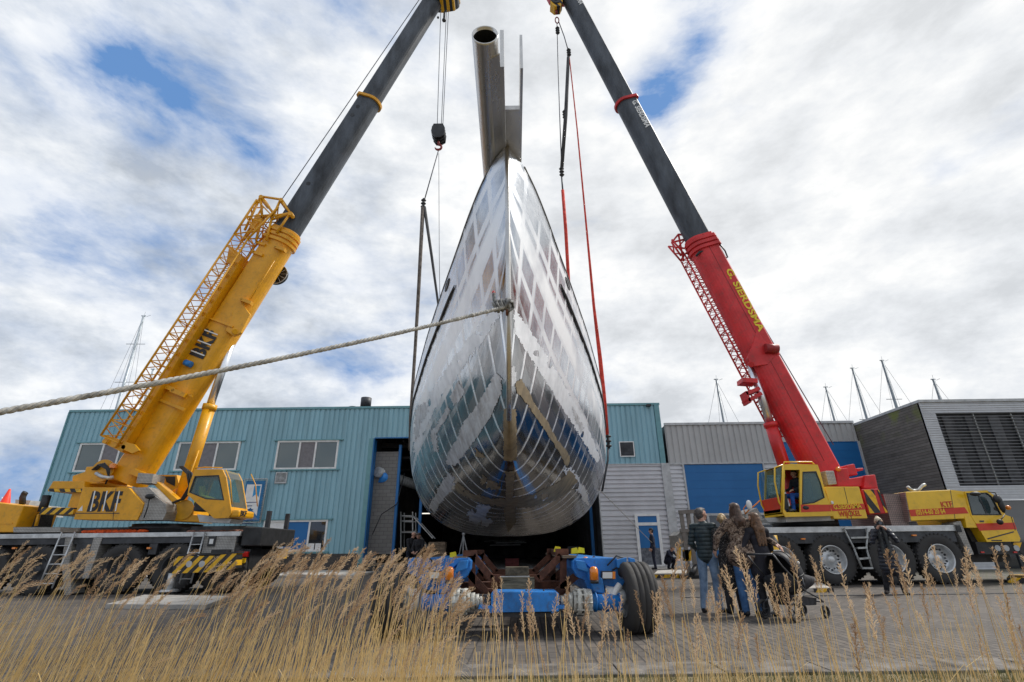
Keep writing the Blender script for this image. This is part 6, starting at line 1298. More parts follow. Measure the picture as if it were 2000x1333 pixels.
# pallet stacker / fork mast behind the group
fk = thing('forklift', 'grey forklift mast with striped base beside the blue roller door', 'forklift', (at(1350, 1100, 21).x, 21, 0))
FY_ = 21.0
f = MB()
for px in (1330, 1343, 1358): a = at(px+.0, 1000, FY_); f.bar((a.x, FY_, .1), (a.x, FY_, a.z), .14, .10)
f.bar(at(1326, 1001, FY_), at(1362, 999, FY_), .16, .14); f.bar(at(1328, 1037, FY_), at(1362, 1036, FY_), .12, .12); f.build('mast', mat('taupe_steel', (.23, .21, .185), .6), fk, world=True)
f = MB(); prof([(1322, 1046), (1330, 1038), (1354, 1038), (1356, 1068), (1326, 1070)], FY_+.1, FY_+1.2, f); f.build('body', CHECK, fk, world=True)
f = MB(); prof([(1323, 1068), (1330, 1068), (1330, 1092), (1325, 1092)], FY_-.05, FY_+.1, f); prof([(1335, 1075), (1350, 1074), (1350, 1096), (1336, 1096)], FY_-.05, FY_+.1, f); f.build('hazard_plate', STR2, fk, world=True)
f = MB(); f.box((fk.location.x-.5, FY_-.5, .02), (fk.location.x+.2, FY_+1.2, .12)); f.tube((fk.location.x-.2, FY_-.5, .15), (fk.location.x+.3, FY_+.2, .5), .1); f.build('fork_base', BLK, fk, world=True)
# ================================================================== PEOPLE
def capsule(mb, p0, p1, r0, r1, fl=1.0, fdir=Vector((0, 1, 0)), n=16, k=5):
    p0 = Vector(p0); p1 = Vector(p1)
    d = p1-p0; d = d.normalized() if d.length > 1e-6 else Vector((0, 0, 1)); _, u, w = orth(d); rings = []
    for i in range(k+1): t = math.pi/2*(i/k); rings.append((p0-d*(r0*math.cos(t)), max(1e-4, r0*math.sin(t))))
    for i in range(k+1): t = math.pi/2*(i/k); rings.append((p1+d*(r1*math.sin(t)), max(1e-4, r1*math.cos(t))))
    R = []
    for c, r in rings:
        ring = []
        for j in range(n):
            o = u*(r*math.cos(2*math.pi*j/n))+w*(r*math.sin(2*math.pi*j/n)); o = o-fdir*(o.dot(fdir)*(1-fl)); ring.append(c+o)
        R.append(ring)
    mb.loft(R, True, True)
def segd(P, a, b, ra, rb):
    ab = b-a; L = float(ab @ ab)+1e-9; t = np.clip(((P-a) @ ab)/L, 0, 1); return np.linalg.norm(P-(a+t[:, None]*ab), axis=1)-(ra+(rb-ra)*t)
def remeshed(name, prims, mats, parent, vox, smooth=2, ridges=None):
    mb = MB()
    for p in prims: capsule(mb, p[0], p[1], p[2], p[3], *(p[5:] if len(p) > 5 else ()))
    o = mb.build('tmp', [], None, normals=True); m = o.modifiers.new('r', 'REMESH'); m.mode = 'VOXEL'; m.voxel_size = vox
    me = bpy.data.meshes.new_from_object(o.evaluated_get(bpy.context.evaluated_depsgraph_get())); bpy.data.objects.remove(o)
    bm = bmesh.new(); bm.from_mesh(me)
    for _ in range(smooth): bmesh.ops.smooth_vert(bm, verts=bm.verts, factor=.5, use_axis_x=True, use_axis_y=True, use_axis_z=True)
    bm.to_mesh(me); bm.free()
    N = len(me.vertices); co = np.zeros(N*3); me.vertices.foreach_get('co', co); co = co.reshape(-1, 3)
    tags = list(dict.fromkeys(p[4] for p in prims)); D = np.full((len(tags), N), 1e9)
    for p in prims:
        i = tags.index(p[4]); D[i] = np.minimum(D[i], segd(co, np.array(p[0]), np.array(p[1]), p[2], p[3]))
    vt = D.argmin(0)
    if ridges:
        nr = np.zeros(N*3); me.vertices.foreach_get('normal', nr); nr = nr.reshape(-1, 3)
        for tg, (per, amp) in ridges.items():
            if tg in tags:
                sel = vt == tags.index(tg); a = np.abs(np.sin(co[:, 2]*math.pi/per)); co[sel] += nr[sel]*((a-.5)*amp)[sel, None]
        me.vertices.foreach_set('co', co.ravel())
    mi = np.array([vt[f.vertices[0]] for f in me.polygons], dtype=np.int32)
    me.materials.clear()
    for t in tags: me.materials.append(mats[t])
    me.polygons.foreach_set('material_index', mi); me.polygons.foreach_set('use_smooth', [True]*len(me.polygons)); me.update()
    o = bpy.data.objects.new(name, me); col.objects.link(o); me.name = name
    if parent: o.parent = parent
    return o
def V(*a): return Vector(a)
REST = dict(hipR=V(.095, 0, .93), hipL=V(-.095, 0, .93), kneeR=V(.10, .02, .50), kneeL=V(-.10, .02, .50), ankR=V(.105, -.02, .09), ankL=V(-.105, -.02, .09), toeR=V(.13, .15, .035), toeL=V(-.13, .15, .035),
            pel=V(0, 0, .96), waist=V(0, 0, 1.10), chest=V(0, .01, 1.30), neck=V(0, 0, 1.48), head=V(0, .02, 1.635),
            shR=V(.175, 0, 1.42), shL=V(-.175, 0, 1.42), elR=V(.235, -.03, 1.14), elL=V(-.235, -.03, 1.14), wrR=V(.235, .06, .90), wrL=V(-.235, .06, .90))
def person(label, X, Y, Z, rz, h, mats, J=None, hair='short', coat=0, bulk=1.0, group=None, headturn=0.0, vox=.0085, ridges=None, hood=False, look=0.0, fem=False, scarf=None, cap=None):
    root = thing('person', label, 'person', (X, Y, Z), rz, group); S = h/1.75
    j = {k: v.copy() for k, v in REST.items()}
    for k, v in (J or {}).items(): j[k] = V(*v)
    j = {k: v*S for k, v in j.items()}; s = S; b = bulk; P = []
    def c(a, b_, ra, rb, t, *e): P.append((tuple(j[a] if isinstance(a, str) else a), tuple(j[b_] if isinstance(b_, str) else b_), ra*s, rb*s, t, *e))
    up = (j['neck']-j['pel']).normalized()
    for sd in 'RL':
        c('hip'+sd, 'knee'+sd, .098, .070, 'trousers'); c('knee'+sd, 'ank'+sd, .070, .060, 'trousers')
        t = j['toe'+sd]-j['ank'+sd]; heel = j['ank'+sd]-t.normalized()*.03*s; heel.z = min(heel.z, j['toe'+sd].z+.012*s) if j['ank'+sd].z < .3*s else heel.z-.05*s
        c(heel, 'toe'+sd, .045, .036, 'shoes'); c('ank'+sd, heel, .045, .042, 'shoes')
        c('sh'+sd, 'el'+sd, .056*b, .047*b, 'jacket'); c('el'+sd, 'wr'+sd, .046*b, .034*b, 'jacket')
    wd = .88 if fem else 1.0
    c(j['hipL']+V(0, 0, .02)*s, j['hipR']+V(0, 0, .02)*s, .10, .10, 'trousers')
    c('pel', 'waist', .135*b*wd, .125*b*wd, 'jacket', .78); c('waist', 'chest', .128*b*wd, .145*b*wd, 'jacket', .74); c('shL', 'shR', .062*b, .062*b, 'jacket'); c(j['chest']-up*.0, j['chest']+up*.10*s, .15*b*wd, .11*b, 'jacket', .75)
    c('neck', j['neck']+up*.07*s, .060, .054, 'skin')
    hd = j['head']; q = Quaternion((0, 0, 1), headturn) @ Quaternion((1, 0, 0), look); T = lambda x, y, z: hd+q @ (V(x, y, z)*s)
    P.append((tuple(T(0, -.012, .035)), tuple(T(0, .012, .035)), .082*s, .080*s, 'skin')); P.append((tuple(T(0, .028, -.045)), tuple(T(0, .045, -.075)), .055*s, .038*s, 'skin'))
    P.append((tuple(T(0, .094, .018)), tuple(T(0, .112, -.018)), .010*s, .015*s, 'skin')); P.append((tuple(T(-.03, .082, .036)), tuple(T(.03, .082, .036)), .012*s, .012*s, 'skin'))
    P.append((tuple(T(-.018, .086, -.052)), tuple(T(.018, .086, -.052)), .010*s, .010*s, 'lips'))
    for sx in (-1, 1): P.append((tuple(T(sx*.083, -.005, -.012)), tuple(T(sx*.086, -.012, .022)), .013*s, .017*s, 'skin')); P.append((tuple(T(sx*.045, .055, -.015)), tuple(T(sx*.04, .06, -.03)), .028*s, .022*s, 'skin'))
    # hands: palm, four fingers of unequal length, thumb from the side of the palm
    for sd in 'RL':
        w = j['wr'+sd]; d = (w-j['el'+sd]).normalized(); side = d.cross(V(0, 0, 1)); side = side.normalized() if side.length > .2 else V(0, 1, 0)
        if abs(d.z) > .75: side = V(0, 1, 0)-d*d.y; side.normalize()
        nrm = d.cross(side); cv = nrm*(1 if (sd == 'R') == (nrm.x < 0) or abs(d.z) < .5 else -1)
        if abs(d.z) < .5 and cv.z > 0: cv = -cv
        P.append((tuple(w), tuple(w+d*.075*s+side*.012*s), .028*s, .030*s, 'skin')); P.append((tuple(w+d*.02*s-side*.012*s), tuple(w+d*.075*s-side*.018*s), .022*s, .022*s, 'skin'))
        for k, (off, L) in enumerate(((.030, .070), (.010, .080), (-.010, .074), (-.028, .058))):
            a0 = w+d*.088*s+side*off*s; a1 = a0+d*(L*.45*s)+cv*.010*s; a2 = a1+d*(L*.42*s)+cv*.028*s
            P.append((tuple(a0), tuple(a1), .0105*s, .0098*s, 'skin')); P.append((tuple(a1), tuple(a2), .0098*s, .0085*s, 'skin'))
        a0 = w+d*.03*s+side*.035*s; a1 = a0+d*.035*s+side*.028*s; P.append((tuple(a0), tuple(a1), .014*s, .011*s, 'skin')); P.append((tuple(a1), tuple(a1+d*.030*s+cv*.008*s), .011*s, .009*s, 'skin'))
    if coat: 
        hz = j['pel']+V(0, 0, -coat*s); hx = .19 if not fem else .17
        c('waist', hz+V(-.03, 0, 0)*s, .135*b, hx*b, 'jacket', .78); c('waist', hz+V(.03, 0, 0)*s, .135*b, hx*b, 'jacket', .78)
    if hood: c(j['neck']+V(-.06, -.07, .0)*s, j['neck']+V(.06, -.07, .0)*s, .062, .062, 'jacket')
    m = dict(skin=SKIN, lips=mat('lips', (.42, .16, .13), .5), jacket=BLK, trousers=BLK, shoes=BLK); m.update({k: v for k, v in mats.items() if k != 'hair'})
    body = remeshed('body', P, m, root, vox, 2, ridges)
    e = MB()
    for sx in (-1, 1): e.sphere(T(sx*.031, .077, .018), .0115*s, 8, 6)
    e.build('eyes', EYE, root)
    HM = mats.get('hair', EYE); HP = []
    def hc(a, b_, ra, rb): HP.append((tuple(T(*a)), tuple(T(*b_)), ra*s, rb*s, 'h'))
    if hair in ('short', 'bun', 'long'): hc((0, -.03, .050), (0, .018, .062), .085, .072); hc((0, -.045, -.01), (0, -.04, .03), .072, .08); hc((-.07, -.01, .03), (-.072, .0, .0), .025, .014); hc((.07, -.01, .03), (.072, .0, .0), .025, .014); hc((-.04, .06, .085), (.04, .06, .085), .024, .024)
    if hair == 'bun': hc((0, -.08, .11), (.01, -.09, .115), .042, .038); hc((0, -.05, .08), (0, -.07, .10), .05, .035)
    if hair == 'long':
        b0 = T(0, -.06, .0); L = mats.get('hairlen', .32)*s; bk = j['neck']
        HP.append((tuple(b0), tuple(bk+V(0, -.085, -.02)*s), .080*s, .085*s, 'h'))
        for dx in (-.05, .0, .05): HP.append((tuple(bk+V(dx, -.09, 0)*s), tuple(bk+V(dx*1.25, -.125, -L/s)*s), .058*s, .022*s, 'h'))
        for sx in (-1, 1): hc((sx*.07, -.02, .02), (sx*.078, -.03, -.14), .03, .035)
    if hair == 'pony': hc((0, -.02, .050), (0, .012, .062), .084, .070); hc((0, -.04, -.0), (0, -.04, .03), .070, .078); hc((0, -.10, .07), (0, -.13, .03), .03, .035); hc((0, -.13, .03), (0, -.12, -.05), .035, .018)
    if HP:
        remeshed('hair', HP, {'h': HM}, root, .010, 1)
    if cap:
        CP = [(tuple(T(0, -.015, .062)), tuple(T(0, .01, .062)), .088*s, .086*s, 'h')]+[(tuple(T(dx, -.09 if cap[1] else .09, .055)), tuple(T(dx*.8, -.15 if cap[1] else .15, .04)), .012*s, .010*s, 'h') for dx in (-.045, -.02, 0, .02, .045)]
        remeshed('cap', CP, {'h': cap[0]}, root, .010, 1)
    if scarf:
        n_ = j['neck']; SP = []
        for k in range(12): a = 2*math.pi*k/12; a2 = 2*math.pi*(k+1)/12; SP.append((tuple(n_+V(.085*math.cos(a), .085*math.sin(a), .045+.01*math.sin(a*2))*s), tuple(n_+V(.085*math.cos(a2), .085*math.sin(a2), .045+.01*math.sin(a2*2))*s), .040*s, .040*s, 'h'))
        for dx in (-.05, .06): SP.append((tuple(n_+V(dx, .12, .0)*s), tuple(n_+V(dx*1.1, .17, -.28)*s), .035*s, .04*s, 'h')); SP.append((tuple(n_+V(dx*1.1, .17, -.28)*s), tuple(n_+V(dx*1.2, .15, -.62)*s), .04*s, .035*s, 'h'))
        remeshed('scarf', SP, {'h': scarf}, root, .011, 1)
    return root
def cloth(name, c, rough=.85, **k): return mat(name, c, rough, **k)
JEAN = cloth('light_denim', (.16, .23, .33), var=.25, scale=8, c2=(.08, .13, .21)); JEAN2 = cloth('blue_denim', (.045, .12, .26), var=.25, scale=8, c2=(.02, .06, .15)); BLKC = cloth('black_cloth', (.018, .018, .022), var=.3, scale=12)
NAVC = cloth('navy_cloth', (.012, .016, .035), var=.3, scale=10); PUFF = cloth('dark_green_puffer', (.022, .038, .042), .5, var=.25, scale=10)
def camo_mat():
    m, nt, b = pbsdf('camouflage_cloth'); tc = node(nt, 'ShaderNodeTexCoord'); n = node(nt, 'ShaderNodeTexNoise'); n.inputs['Scale'].default_value = 17; n.inputs['Detail'].default_value = 3; n.inputs['Distortion'].default_value = 1.2; nt.links.new(tc.outputs['Object'], n.inputs[0])
    c = ramp(nt, n.outputs[0], [(.0, (.035, .022, .016)), (.44, (.11, .07, .05)), (.50, (.30, .22, .16)), (.55, (.13, .08, .055)), (.61, (.36, .29, .23))], 'CONSTANT'); nt.links.new(c, b.inputs['Base Color']); b.inputs['Roughness'].default_value = .9; return m
def speck_mat():
    m, nt, b = pbsdf('speckled_cloth'); tc = node(nt, 'ShaderNodeTexCoord'); n = node(nt, 'ShaderNodeTexNoise'); n.inputs['Scale'].default_value = 60; n.inputs['Detail'].default_value = 2; nt.links.new(tc.outputs['Object'], n.inputs[0])
    c = ramp(nt, n.outputs[0], [(.0, (.015, .014, .014)), (.58, (.16, .15, .14))], 'CONSTANT'); nt.links.new(c, b.inputs['Base Color']); b.inputs['Roughness'].default_value = .9; return m
CAMO, SPECK = camo_mat(), speck_mat()
HG = cloth('grey_brown_hair', (.10, .085, .075), .6, scale=30, var=.35); HB = cloth('blonde_hair', (.42, .29, .14), .55, scale=30, var=.3); HBR = cloth('brown_hair', (.075, .04, .025), .5, scale=30, var=.35); HBR2 = cloth('auburn_brown_hair', (.13, .065, .03), .5, scale=30, var=.4); HW = cloth('pale_blonde_hair', (.62, .52, .36), .5, scale=30, var=.2); HD = cloth('dark_hair', (.02, .015, .013), .6)
deg = math.radians
G_ = 'family group watching beside the pram'
def gp(px, py): p = atZ(px, py, 0); return p.x, p.y
x, y = gp(1378, 1188)
person('person with grey hair, dark green quilted jacket and light jeans, left in the group', 3.63, 10.35, 0, deg(-38), 1.80, dict(jacket=PUFF, trousers=JEAN, shoes=BLKC, hair=HG), dict(elR=(.33, .10, 1.22), wrR=(.30, .33, 1.30), elL=(-.25, -.02, 1.14), wrL=(-.20, .16, 1.0), ankL=(-.13, -.14, .09), toeL=(-.15, .03, .035), kneeL=(-.11, -.03, .5)), bulk=1.24, group=G_, headturn=deg(-35), look=deg(8), ridges=dict(jacket=(.07, .012)))
person('person with short blonde hair in a speckled knee-length coat within the huddled group', 3.95, 10.15, 0, deg(-8), 1.68, dict(jacket=SPECK, trousers=BLKC, shoes=BLKC, hair=HB), dict(elR=(.22, .10, 1.15), wrR=(.12, .28, 1.18), elL=(-.22, .10, 1.15), wrL=(-.10, .27, 1.22)), coat=.42, bulk=1.12, group=G_, headturn=deg(-15), look=deg(10), fem=True, hair='pony')
person('tall person with long brown hair in camouflage jacket and blue jeans, arms round both neighbours', 4.07, 9.78, 0, deg(2), 1.84, dict(jacket=CAMO, trousers=JEAN2, shoes=BLKC, hair=HBR, hairlen=.10), dict(shR=(.19, 0, 1.42), elR=(.40, .01, 1.22), wrR=(.52, -.16, 1.08), elL=(-.38, .02, 1.22), wrL=(-.40, .12, 1.02), kneeR=(.11, .02, .5), ankR=(.13, -.02, .09), toeR=(.16, .15, .035)), bulk=1.28, group=G_, look=deg(10), hood=True, hair='long', coat=.02)
person('person with long auburn hair and plain black coat standing nearest the pram', 4.36, 9.70, 0, deg(10), 1.66, dict(jacket=cloth('black_coat', (.016, .015, .022), var=.25), trousers=BLKC, shoes=cloth('black_white_trainer', (.03, .03, .03), .6, c2=(.5, .5, .5), scale=22), hair=HBR2, hairlen=.30), dict(elR=(.27, .06, 1.12), wrR=(.25, .28, 1.0), elL=(-.30, .02, 1.2), wrL=(-.42, .02, 1.05), ankL=(-.10, -.02, .09)), coat=.22, bulk=1.22, group=G_, headturn=deg(15), look=deg(6), fem=True, hair='long')
# the photographer
x, y = gp(1758, 1161)
ph = person('person with pale blonde bun in long dark quilted coat, aiming a camera', x-.05, y, 0, deg(152), 1.74, dict(jacket=cloth('navy_puffer', (.014, .017, .028), .38, var=.2), trousers=BLKC, shoes=cloth('brown_boots', (.035, .022, .018), .6), hair=HW), dict(elR=(.26, .18, 1.16), wrR=(.10, .31, 1.46), elL=(-.25, .20, 1.18), wrL=(-.08, .33, 1.44), shR=(.165, .02, 1.41), shL=(-.165, .02, 1.41), hipR=(.09, 0, .93), ankR=(.19, -.10, .09), toeR=(.24, .05, .035), kneeR=(.14, .0, .5), ankL=(-.14, .10, .09), toeL=(-.18, .26, .035), kneeL=(-.12, .08, .5), head=(0, .05, 1.62)), coat=.38, bulk=1.16, look=deg(-8), fem=True, hair='bun', ridges=dict(jacket=(.085, .012)), scarf=cloth('grey_scarf', (.055, .06, .062), scale=14), vox=.0085)
q = MB(); c = ph.matrix_basis @ V(0.01, .36, 1.60)*1.0; fwd = (ph.matrix_basis.to_3x3() @ V(0, 1, 0)); sdv = (ph.matrix_basis.to_3x3() @ V(1, 0, 0)); c = ph.matrix_basis @ V(0.01, .30, 1.585)
q.obox(c, sdv, fwd, ZD, .068, .035, .045); q.obox(c+V(0, 0, .055), sdv, fwd, ZD, .03, .03, .016); q.tube(c+fwd*.03, c+fwd*.12, .038, .042, n=18)
cm = q.build('camera', BLK, None, bevel=.006); tag(cm, 'black camera held up to the face of the person in the long quilted coat', 'camera')
q = MB(); q.tube(c+fwd*.118, c+fwd*.121, .034, n=18); q.build('lens_glass', glass('lens_glass', (.02, .02, .03)), cm); q = MB(); q.path([c+sdv*.07, c+sdv*.10+V(0, 0, -.2)-fwd*.02, c+sdv*.07+V(0, 0, -.42)-fwd*.05, c+sdv*.02+V(0, 0, -.2)-fwd*.08], .008, 5); q.build('strap', BLK, cm)
# workers
dm = person('person in dark work overalls and backward cap, standing by the blue door', 6.62, 26.0, .12, deg(75), 1.80, dict(jacket=NAVC, trousers=NAVC, shoes=BLKC, hair=HD), dict(elR=(.25, .02, 1.14), wrR=(.26, .12, .92)), bulk=1.15, cap=(BLKC, True), vox=.011)
q = MB(); c = dm.matrix_basis @ V(.245, .02, 1.36); q.sphere(c, .055, sc=(1, .5, 1)); o = q.build('sleeve_badge', mat('turquoise_badge', (.02, .45, .5), .6), dm, world=True)
person('person crouching in navy clothes behind the standing worker by the blue door', 7.35, 26.2, .12, deg(-150), 1.75, dict(jacket=NAVC, trousers=NAVC, shoes=BLKC, hair=HD), dict(hipR=(.10, -.10, .30), hipL=(-.10, -.10, .30), kneeR=(.16, .28, .48), kneeL=(-.16, .28, .46), ankR=(.13, .06, .09), ankL=(-.13, .06, .09), toeR=(.15, .2, .035), toeL=(-.15, .2, .035), pel=(0, -.12, .34), waist=(0, -.05, .48), chest=(0, .10, .66), neck=(0, .24, .80), head=(0, .34, .93), shR=(.17, .18, .76), shL=(-.17, .18, .76), elR=(.22, .36, .58), elL=(-.22, .36, .58), wrR=(.10, .52, .44), wrL=(-.10, .52, .44)), bulk=1.2, vox=.011, look=deg(-30))
p = at(803, 1040, 23.5)
person('bald person in black jacket behind the left end of the blue trailer', p.x, 23.5, 0, deg(-115), 1.83, dict(jacket=BLKC, trousers=NAVC, shoes=BLKC), dict(waist=(0, .02, 1.10), chest=(0, .05, 1.3), neck=(0, .08, 1.47), head=(0, .13, 1.62), elR=(.24, .08, 1.14), wrR=(.2, .22, .98)), bulk=1.25, hair=None, vox=.011, group='pair of workers behind the trailer', look=deg(-15))
p = at(819, 1044, 23.2)
person('brown haired person in black jacket beside the bald person behind the trailer', p.x, 23.2, 0, deg(165), 1.78, dict(jacket=BLKC, trousers=BLKC, shoes=BLKC, hair=HBR), dict(elR=(.24, .08, 1.14), wrR=(.1, .26, 1.02), elL=(-.24, .08, 1.14), wrL=(-.1, .26, 1.02), head=(0, .06, 1.62)), bulk=1.25, vox=.011, group='pair of workers behind the trailer', look=deg(-20), scarf=None)
SIT = dict(hipR=(.10, 0, .50), hipL=(-.10, 0, .50), kneeR=(.15, .42, .52), kneeL=(-.15, .42, .52), ankR=(.15, .48, .12), ankL=(-.15, .46, .12), toeR=(.17, .64, .06), toeL=(-.17, .62, .06), pel=(0, -.02, .55), waist=(0, -.04, .68), chest=(0, -.02, .88), neck=(0, 0, 1.05), head=(0, .03, 1.20), shR=(.175, 0, .99), shL=(-.175, 0, .99), elR=(.23, .10, .74), elL=(-.23, .10, .74), wrR=(.17, .34, .68), wrL=(-.17, .34, .68))
p = at(398, 941, 16.45); person('person in yellow hi-vis top seated in the cab of the yellow crane', p.x, 16.45, p.z-1.20, deg(-80), 1.75, dict(jacket=mat('hi_vis_yellow', (.75, .72, .02), .7), trousers=BLKC, shoes=BLKC, hair=HG), SIT, bulk=1.15, vox=.010)
p = at(1552, 927, 16.5); person('person in dark jacket and blue trousers seated in the open red crane cab', p.x, 16.5, p.z-1.16, deg(105), 1.70, dict(jacket=cloth('black_blue_jacket', (.012, .014, .022)), trousers=cloth('blue_work_trousers', (.02, .10, .40), var=.3, scale=6), shoes=cloth('grey_shoes', (.2, .19, .17)), hair=HD), SIT, bulk=1.15, vox=.009, cap=None)
# pram ----------------------------------------------------------------
PX, PY = 4.60, 9.35
pm = thing('pram', 'black pram with big hood standing right of the huddled group', 'pram', (PX, PY, 0), deg(-62))
f = MB(); f.smooth = True
rings = []
for k in range(9):
    t = k/8; yy = -.40+.80*t; hh = .20*math.sin(math.pi*min(1, .25+t*.6))+.06; rings.append([V(.22*math.cos(a)*(1-.3*abs(t-.5)), yy, .58+hh*math.sin(a)*(.9 if math.sin(a) < 0 else .45)) for a in [2*math.pi*i/18 for i in range(18)]])
f.loft(rings, True, True); f.build('carry_cot', BLKC, pm)
f = MB(); f.smooth = True; rings = []
for k in range(11):
    a = deg(-15+k*13); rings.append([V(.25*math.cos(t), -.14+math.cos(a)*.38*math.sin(t)**.6 if math.sin(t) > 0 else -.14, .62+math.sin(a)*.40*max(0, math.sin(t))**.6) for t in [math.pi*i/14 for i in range(15)]])
f.loft(rings, False); o = f.build('hood', cloth('black_hood', (.017, .017, .02), .6), pm); so_ = o.modifiers.new('s', 'SOLIDIFY'); so_.thickness = .012
f = MB()
for k in (2, 5, 8): f.path([p+V(0, 0, .004) for p in rings[k]], .008, 5)
f.build('hood_rib', BLK, o)
f = MB()
for sx in (-1, 1): f.path([V(sx*.25, -.62, .98), V(sx*.25, -.45, .80), V(sx*.26, .0, .42), V(sx*.22, .36, .30), V(sx*.20, .48, .24)], .014, 7); f.path([V(sx*.26, .0, .42), V(sx*.27, -.38, .24)], .013, 7); f.path([V(sx*.24, .0, .62), V(sx*.26, .0, .42)], .014, 7)
f.tube(V(-.25, -.62, .98), V(.25, -.62, .98), .018); f.tube(V(-.20, .48, .24), V(.20, .48, .24), .012); f.build('chassis', mat('pram_frame', (.10, .10, .105), .35, metal=.7), pm)
f = MB(); f.loft([[V(-.2, -.3, .22), V(.2, -.3, .22), V(.2, -.32, .38), V(-.2, -.32, .38)], [V(-.19, .3, .20), V(.19, .3, .20), V(.19, .34, .30), V(-.19, .34, .30)]], True, True); f.build('basket', BLKC, pm)
f = MB(); f.sphere(V(.20, .05, .84), .03, sc=(.4, 1, .8)); f.build('logo_patch', WHTT, pm)
for (wx, wy, r) in ((-.28, -.40, .145), (.28, -.40, .145), (-.20, .48, .095), (.20, .48, .095)):
    f = MB(); f.lathe([(-.022, r*.78), (-.025, r*.9), (-.01, r), (.01, r), (.025, r*.9), (.022, r*.78), (-.022, r*.78)], (wx, wy, r), XD, 26); w = f.build('wheel', RUB, pm); f = MB(); f.tube((wx-.02, wy, r), (wx+.02, wy, r), .02)
    for k in range(5): a = 2*math.pi*k/5; f.tube((wx, wy, r), (wx, wy+r*.8*math.cos(a), r+r*.8*math.sin(a)), .008, n=5)
    f.build('spokes', DGR, w)
# things in front of and inside the hall ---------------------------------
hs_ = thing('steel_stair', 'galvanised steel platform stair with handrails inside the hangar door', 'stair', (-6, 31.5, 0)); f = MB(); YS = 31.5
for a, b in (((783, 1000), (783, 1075)), ((806, 1000), (806, 1040)), ((783, 1008), (806, 1008)), ((783, 1018), (806, 1018)), ((806, 1008), (845, 1052)), ((783, 1040), (812, 1040))): 
    A_, B_ = at(*a, YS), at(*b, YS); f.bar(A_, B_, .06); f.bar(A_+V(0, 1.0, 0), B_+V(0, 1.0, 0), .06)
f.build('railing', GALV, hs_, world=True); f = MB(); A_ = at(783, 1038, YS); B_ = at(812, 1041, YS); f.box((A_.x, YS, A_.z-.1), (B_.x, YS+1, A_.z)); f.bar(B_+V(0, .5, 0), V(B_.x+1.6, YS+.5, .1), .9, .06); f.build('platform', CHECK, hs_, world=True)
f = MB(); a = at(838, 1060, 30.5); f.box((a.x, 30.4, .05), (a.x+.9, 31.2, 1.5))
o = f.build('crate_boards', WOOD, None); o.name = 'timber_crate'; tag(o, 'tall slatted timber crate just inside the hangar door', 'crate'); q = MB()
for k in range(6): q.box((a.x-.02, 30.37, .12+k*.24), (a.x+.92, 30.4, .26+k*.24))
q.build('slat', WOOD, o); 
f = MB()
for sx in (-.45, 0, .45): f.tube((at(905, 1050, 33).x, 33, 1.9), (at(905, 1050, 33).x+sx, 33+abs(sx), 0.01), .04, n=6)
f.sphere((at(905, 1050, 33).x, 33, 1.95), .1); tag(f.build('tripod', LGR, None), 'pale tripod stand inside the dark hall under the hull', 'tripod')
f = MB(); a = at(742, 1085, 29.3); f.box((a.x-1.0, 28.9, .35), (a.x+.9, 30.1, .45))
for sx in (-.9, .7): f.box((a.x+sx, 29, 0.1), (a.x+sx+.12, 30, .35))
tag(f.build('timber_stack', WOOD, None), 'low stack of weathered boards at the left foot of the hangar door', 'timber')
for i, (px, w_, h_, m_, lab) in enumerate(((905, .8, .7, BLUD, 'blue crate on the hall floor behind the trailer'), (1000, .9, .5, mat('dark_red_machine', (.12, .015, .015), .6), 'dark red machine low on the hall floor'), (1120, .7, 1.2, DGR, 'grey cabinet at the right wall inside the hall'), (870, .5, .6, LGR, 'pale box on the hall floor near the timber crate'))):
    X_ = at(px, 1080, 36).x; f = MB(); f.box((X_-w_/2, 36, .02), (X_+w_/2, 36.7, h_)); f.box((X_-w_/2-.03, 35.97, h_*.82), (X_+w_/2+.03, 36.73, h_*.9)); f.box((X_-.1, 35.95, h_*.4), (X_+.1, 36.0, h_*.5)); tag(f.build(('crate', 'machine', 'cabinet', 'box')[i], m_, None, bevel=.02), lab, ('crate', 'machine', 'cabinet', 'box')[i])
# thin ropes from the hull to the hall side
f = MB(); f.tube(hull_pt(17, .35, 1), at(1275, 1062, 25.9), .012, n=5); tag(f.build('tag_rope', ROPE, None), 'thin pale rope from the hull to the worker by the blue door', 'rope')
f = MB(); f.path([at(790, 925, 31.0), at(775, 985, 30.6), at(745, 1005, 30.2), at(727, 1045, 29.9)], .03, 6); tag(f.build('hanging_cable', BLK, None), 'dark cable hanging at the left side of the hangar door', 'cable')

# ================================================================== REEDS AND VERGE
random.seed(11)
def plume_mat():
    m, nt, b = pbsdf('reed_plume'); oi = node(nt, 'ShaderNodeObjectInfo'); tc = node(nt, 'ShaderNodeTexCoord'); n = node(nt, 'ShaderNodeTexNoise'); n.inputs['Scale'].default_value = 11; nt.links.new(tc.outputs['Object'], n.inputs[0])
    k = mathn(nt, 'ADD', mathn(nt, 'MULTIPLY', oi.outputs['Random'], .5), mathn(nt, 'MULTIPLY', n.outputs[0], .6)); c = ramp(nt, k, [(.2, (.30, .18, .10)), (.5, (.54, .38, .23)), (.85, (.76, .60, .41))])
    nt.links.new(c, b.inputs['Base Color']); b.inputs['Roughness'].default_value = .85; tr = node(nt, 'ShaderNodeBsdfTranslucent'); nt.links.new(c, tr.inputs[0]); mx = node(nt, 'ShaderNodeMixShader'); mx.inputs[0].default_value = .42
    nt.links.new(b.outputs[0], mx.inputs[1]); nt.links.new(tr.outputs[0], mx.inputs[2]); nt.links.new(mx.outputs[0], nt.nodes['Material Output'].inputs[0]); return m
PLM = plume_mat()
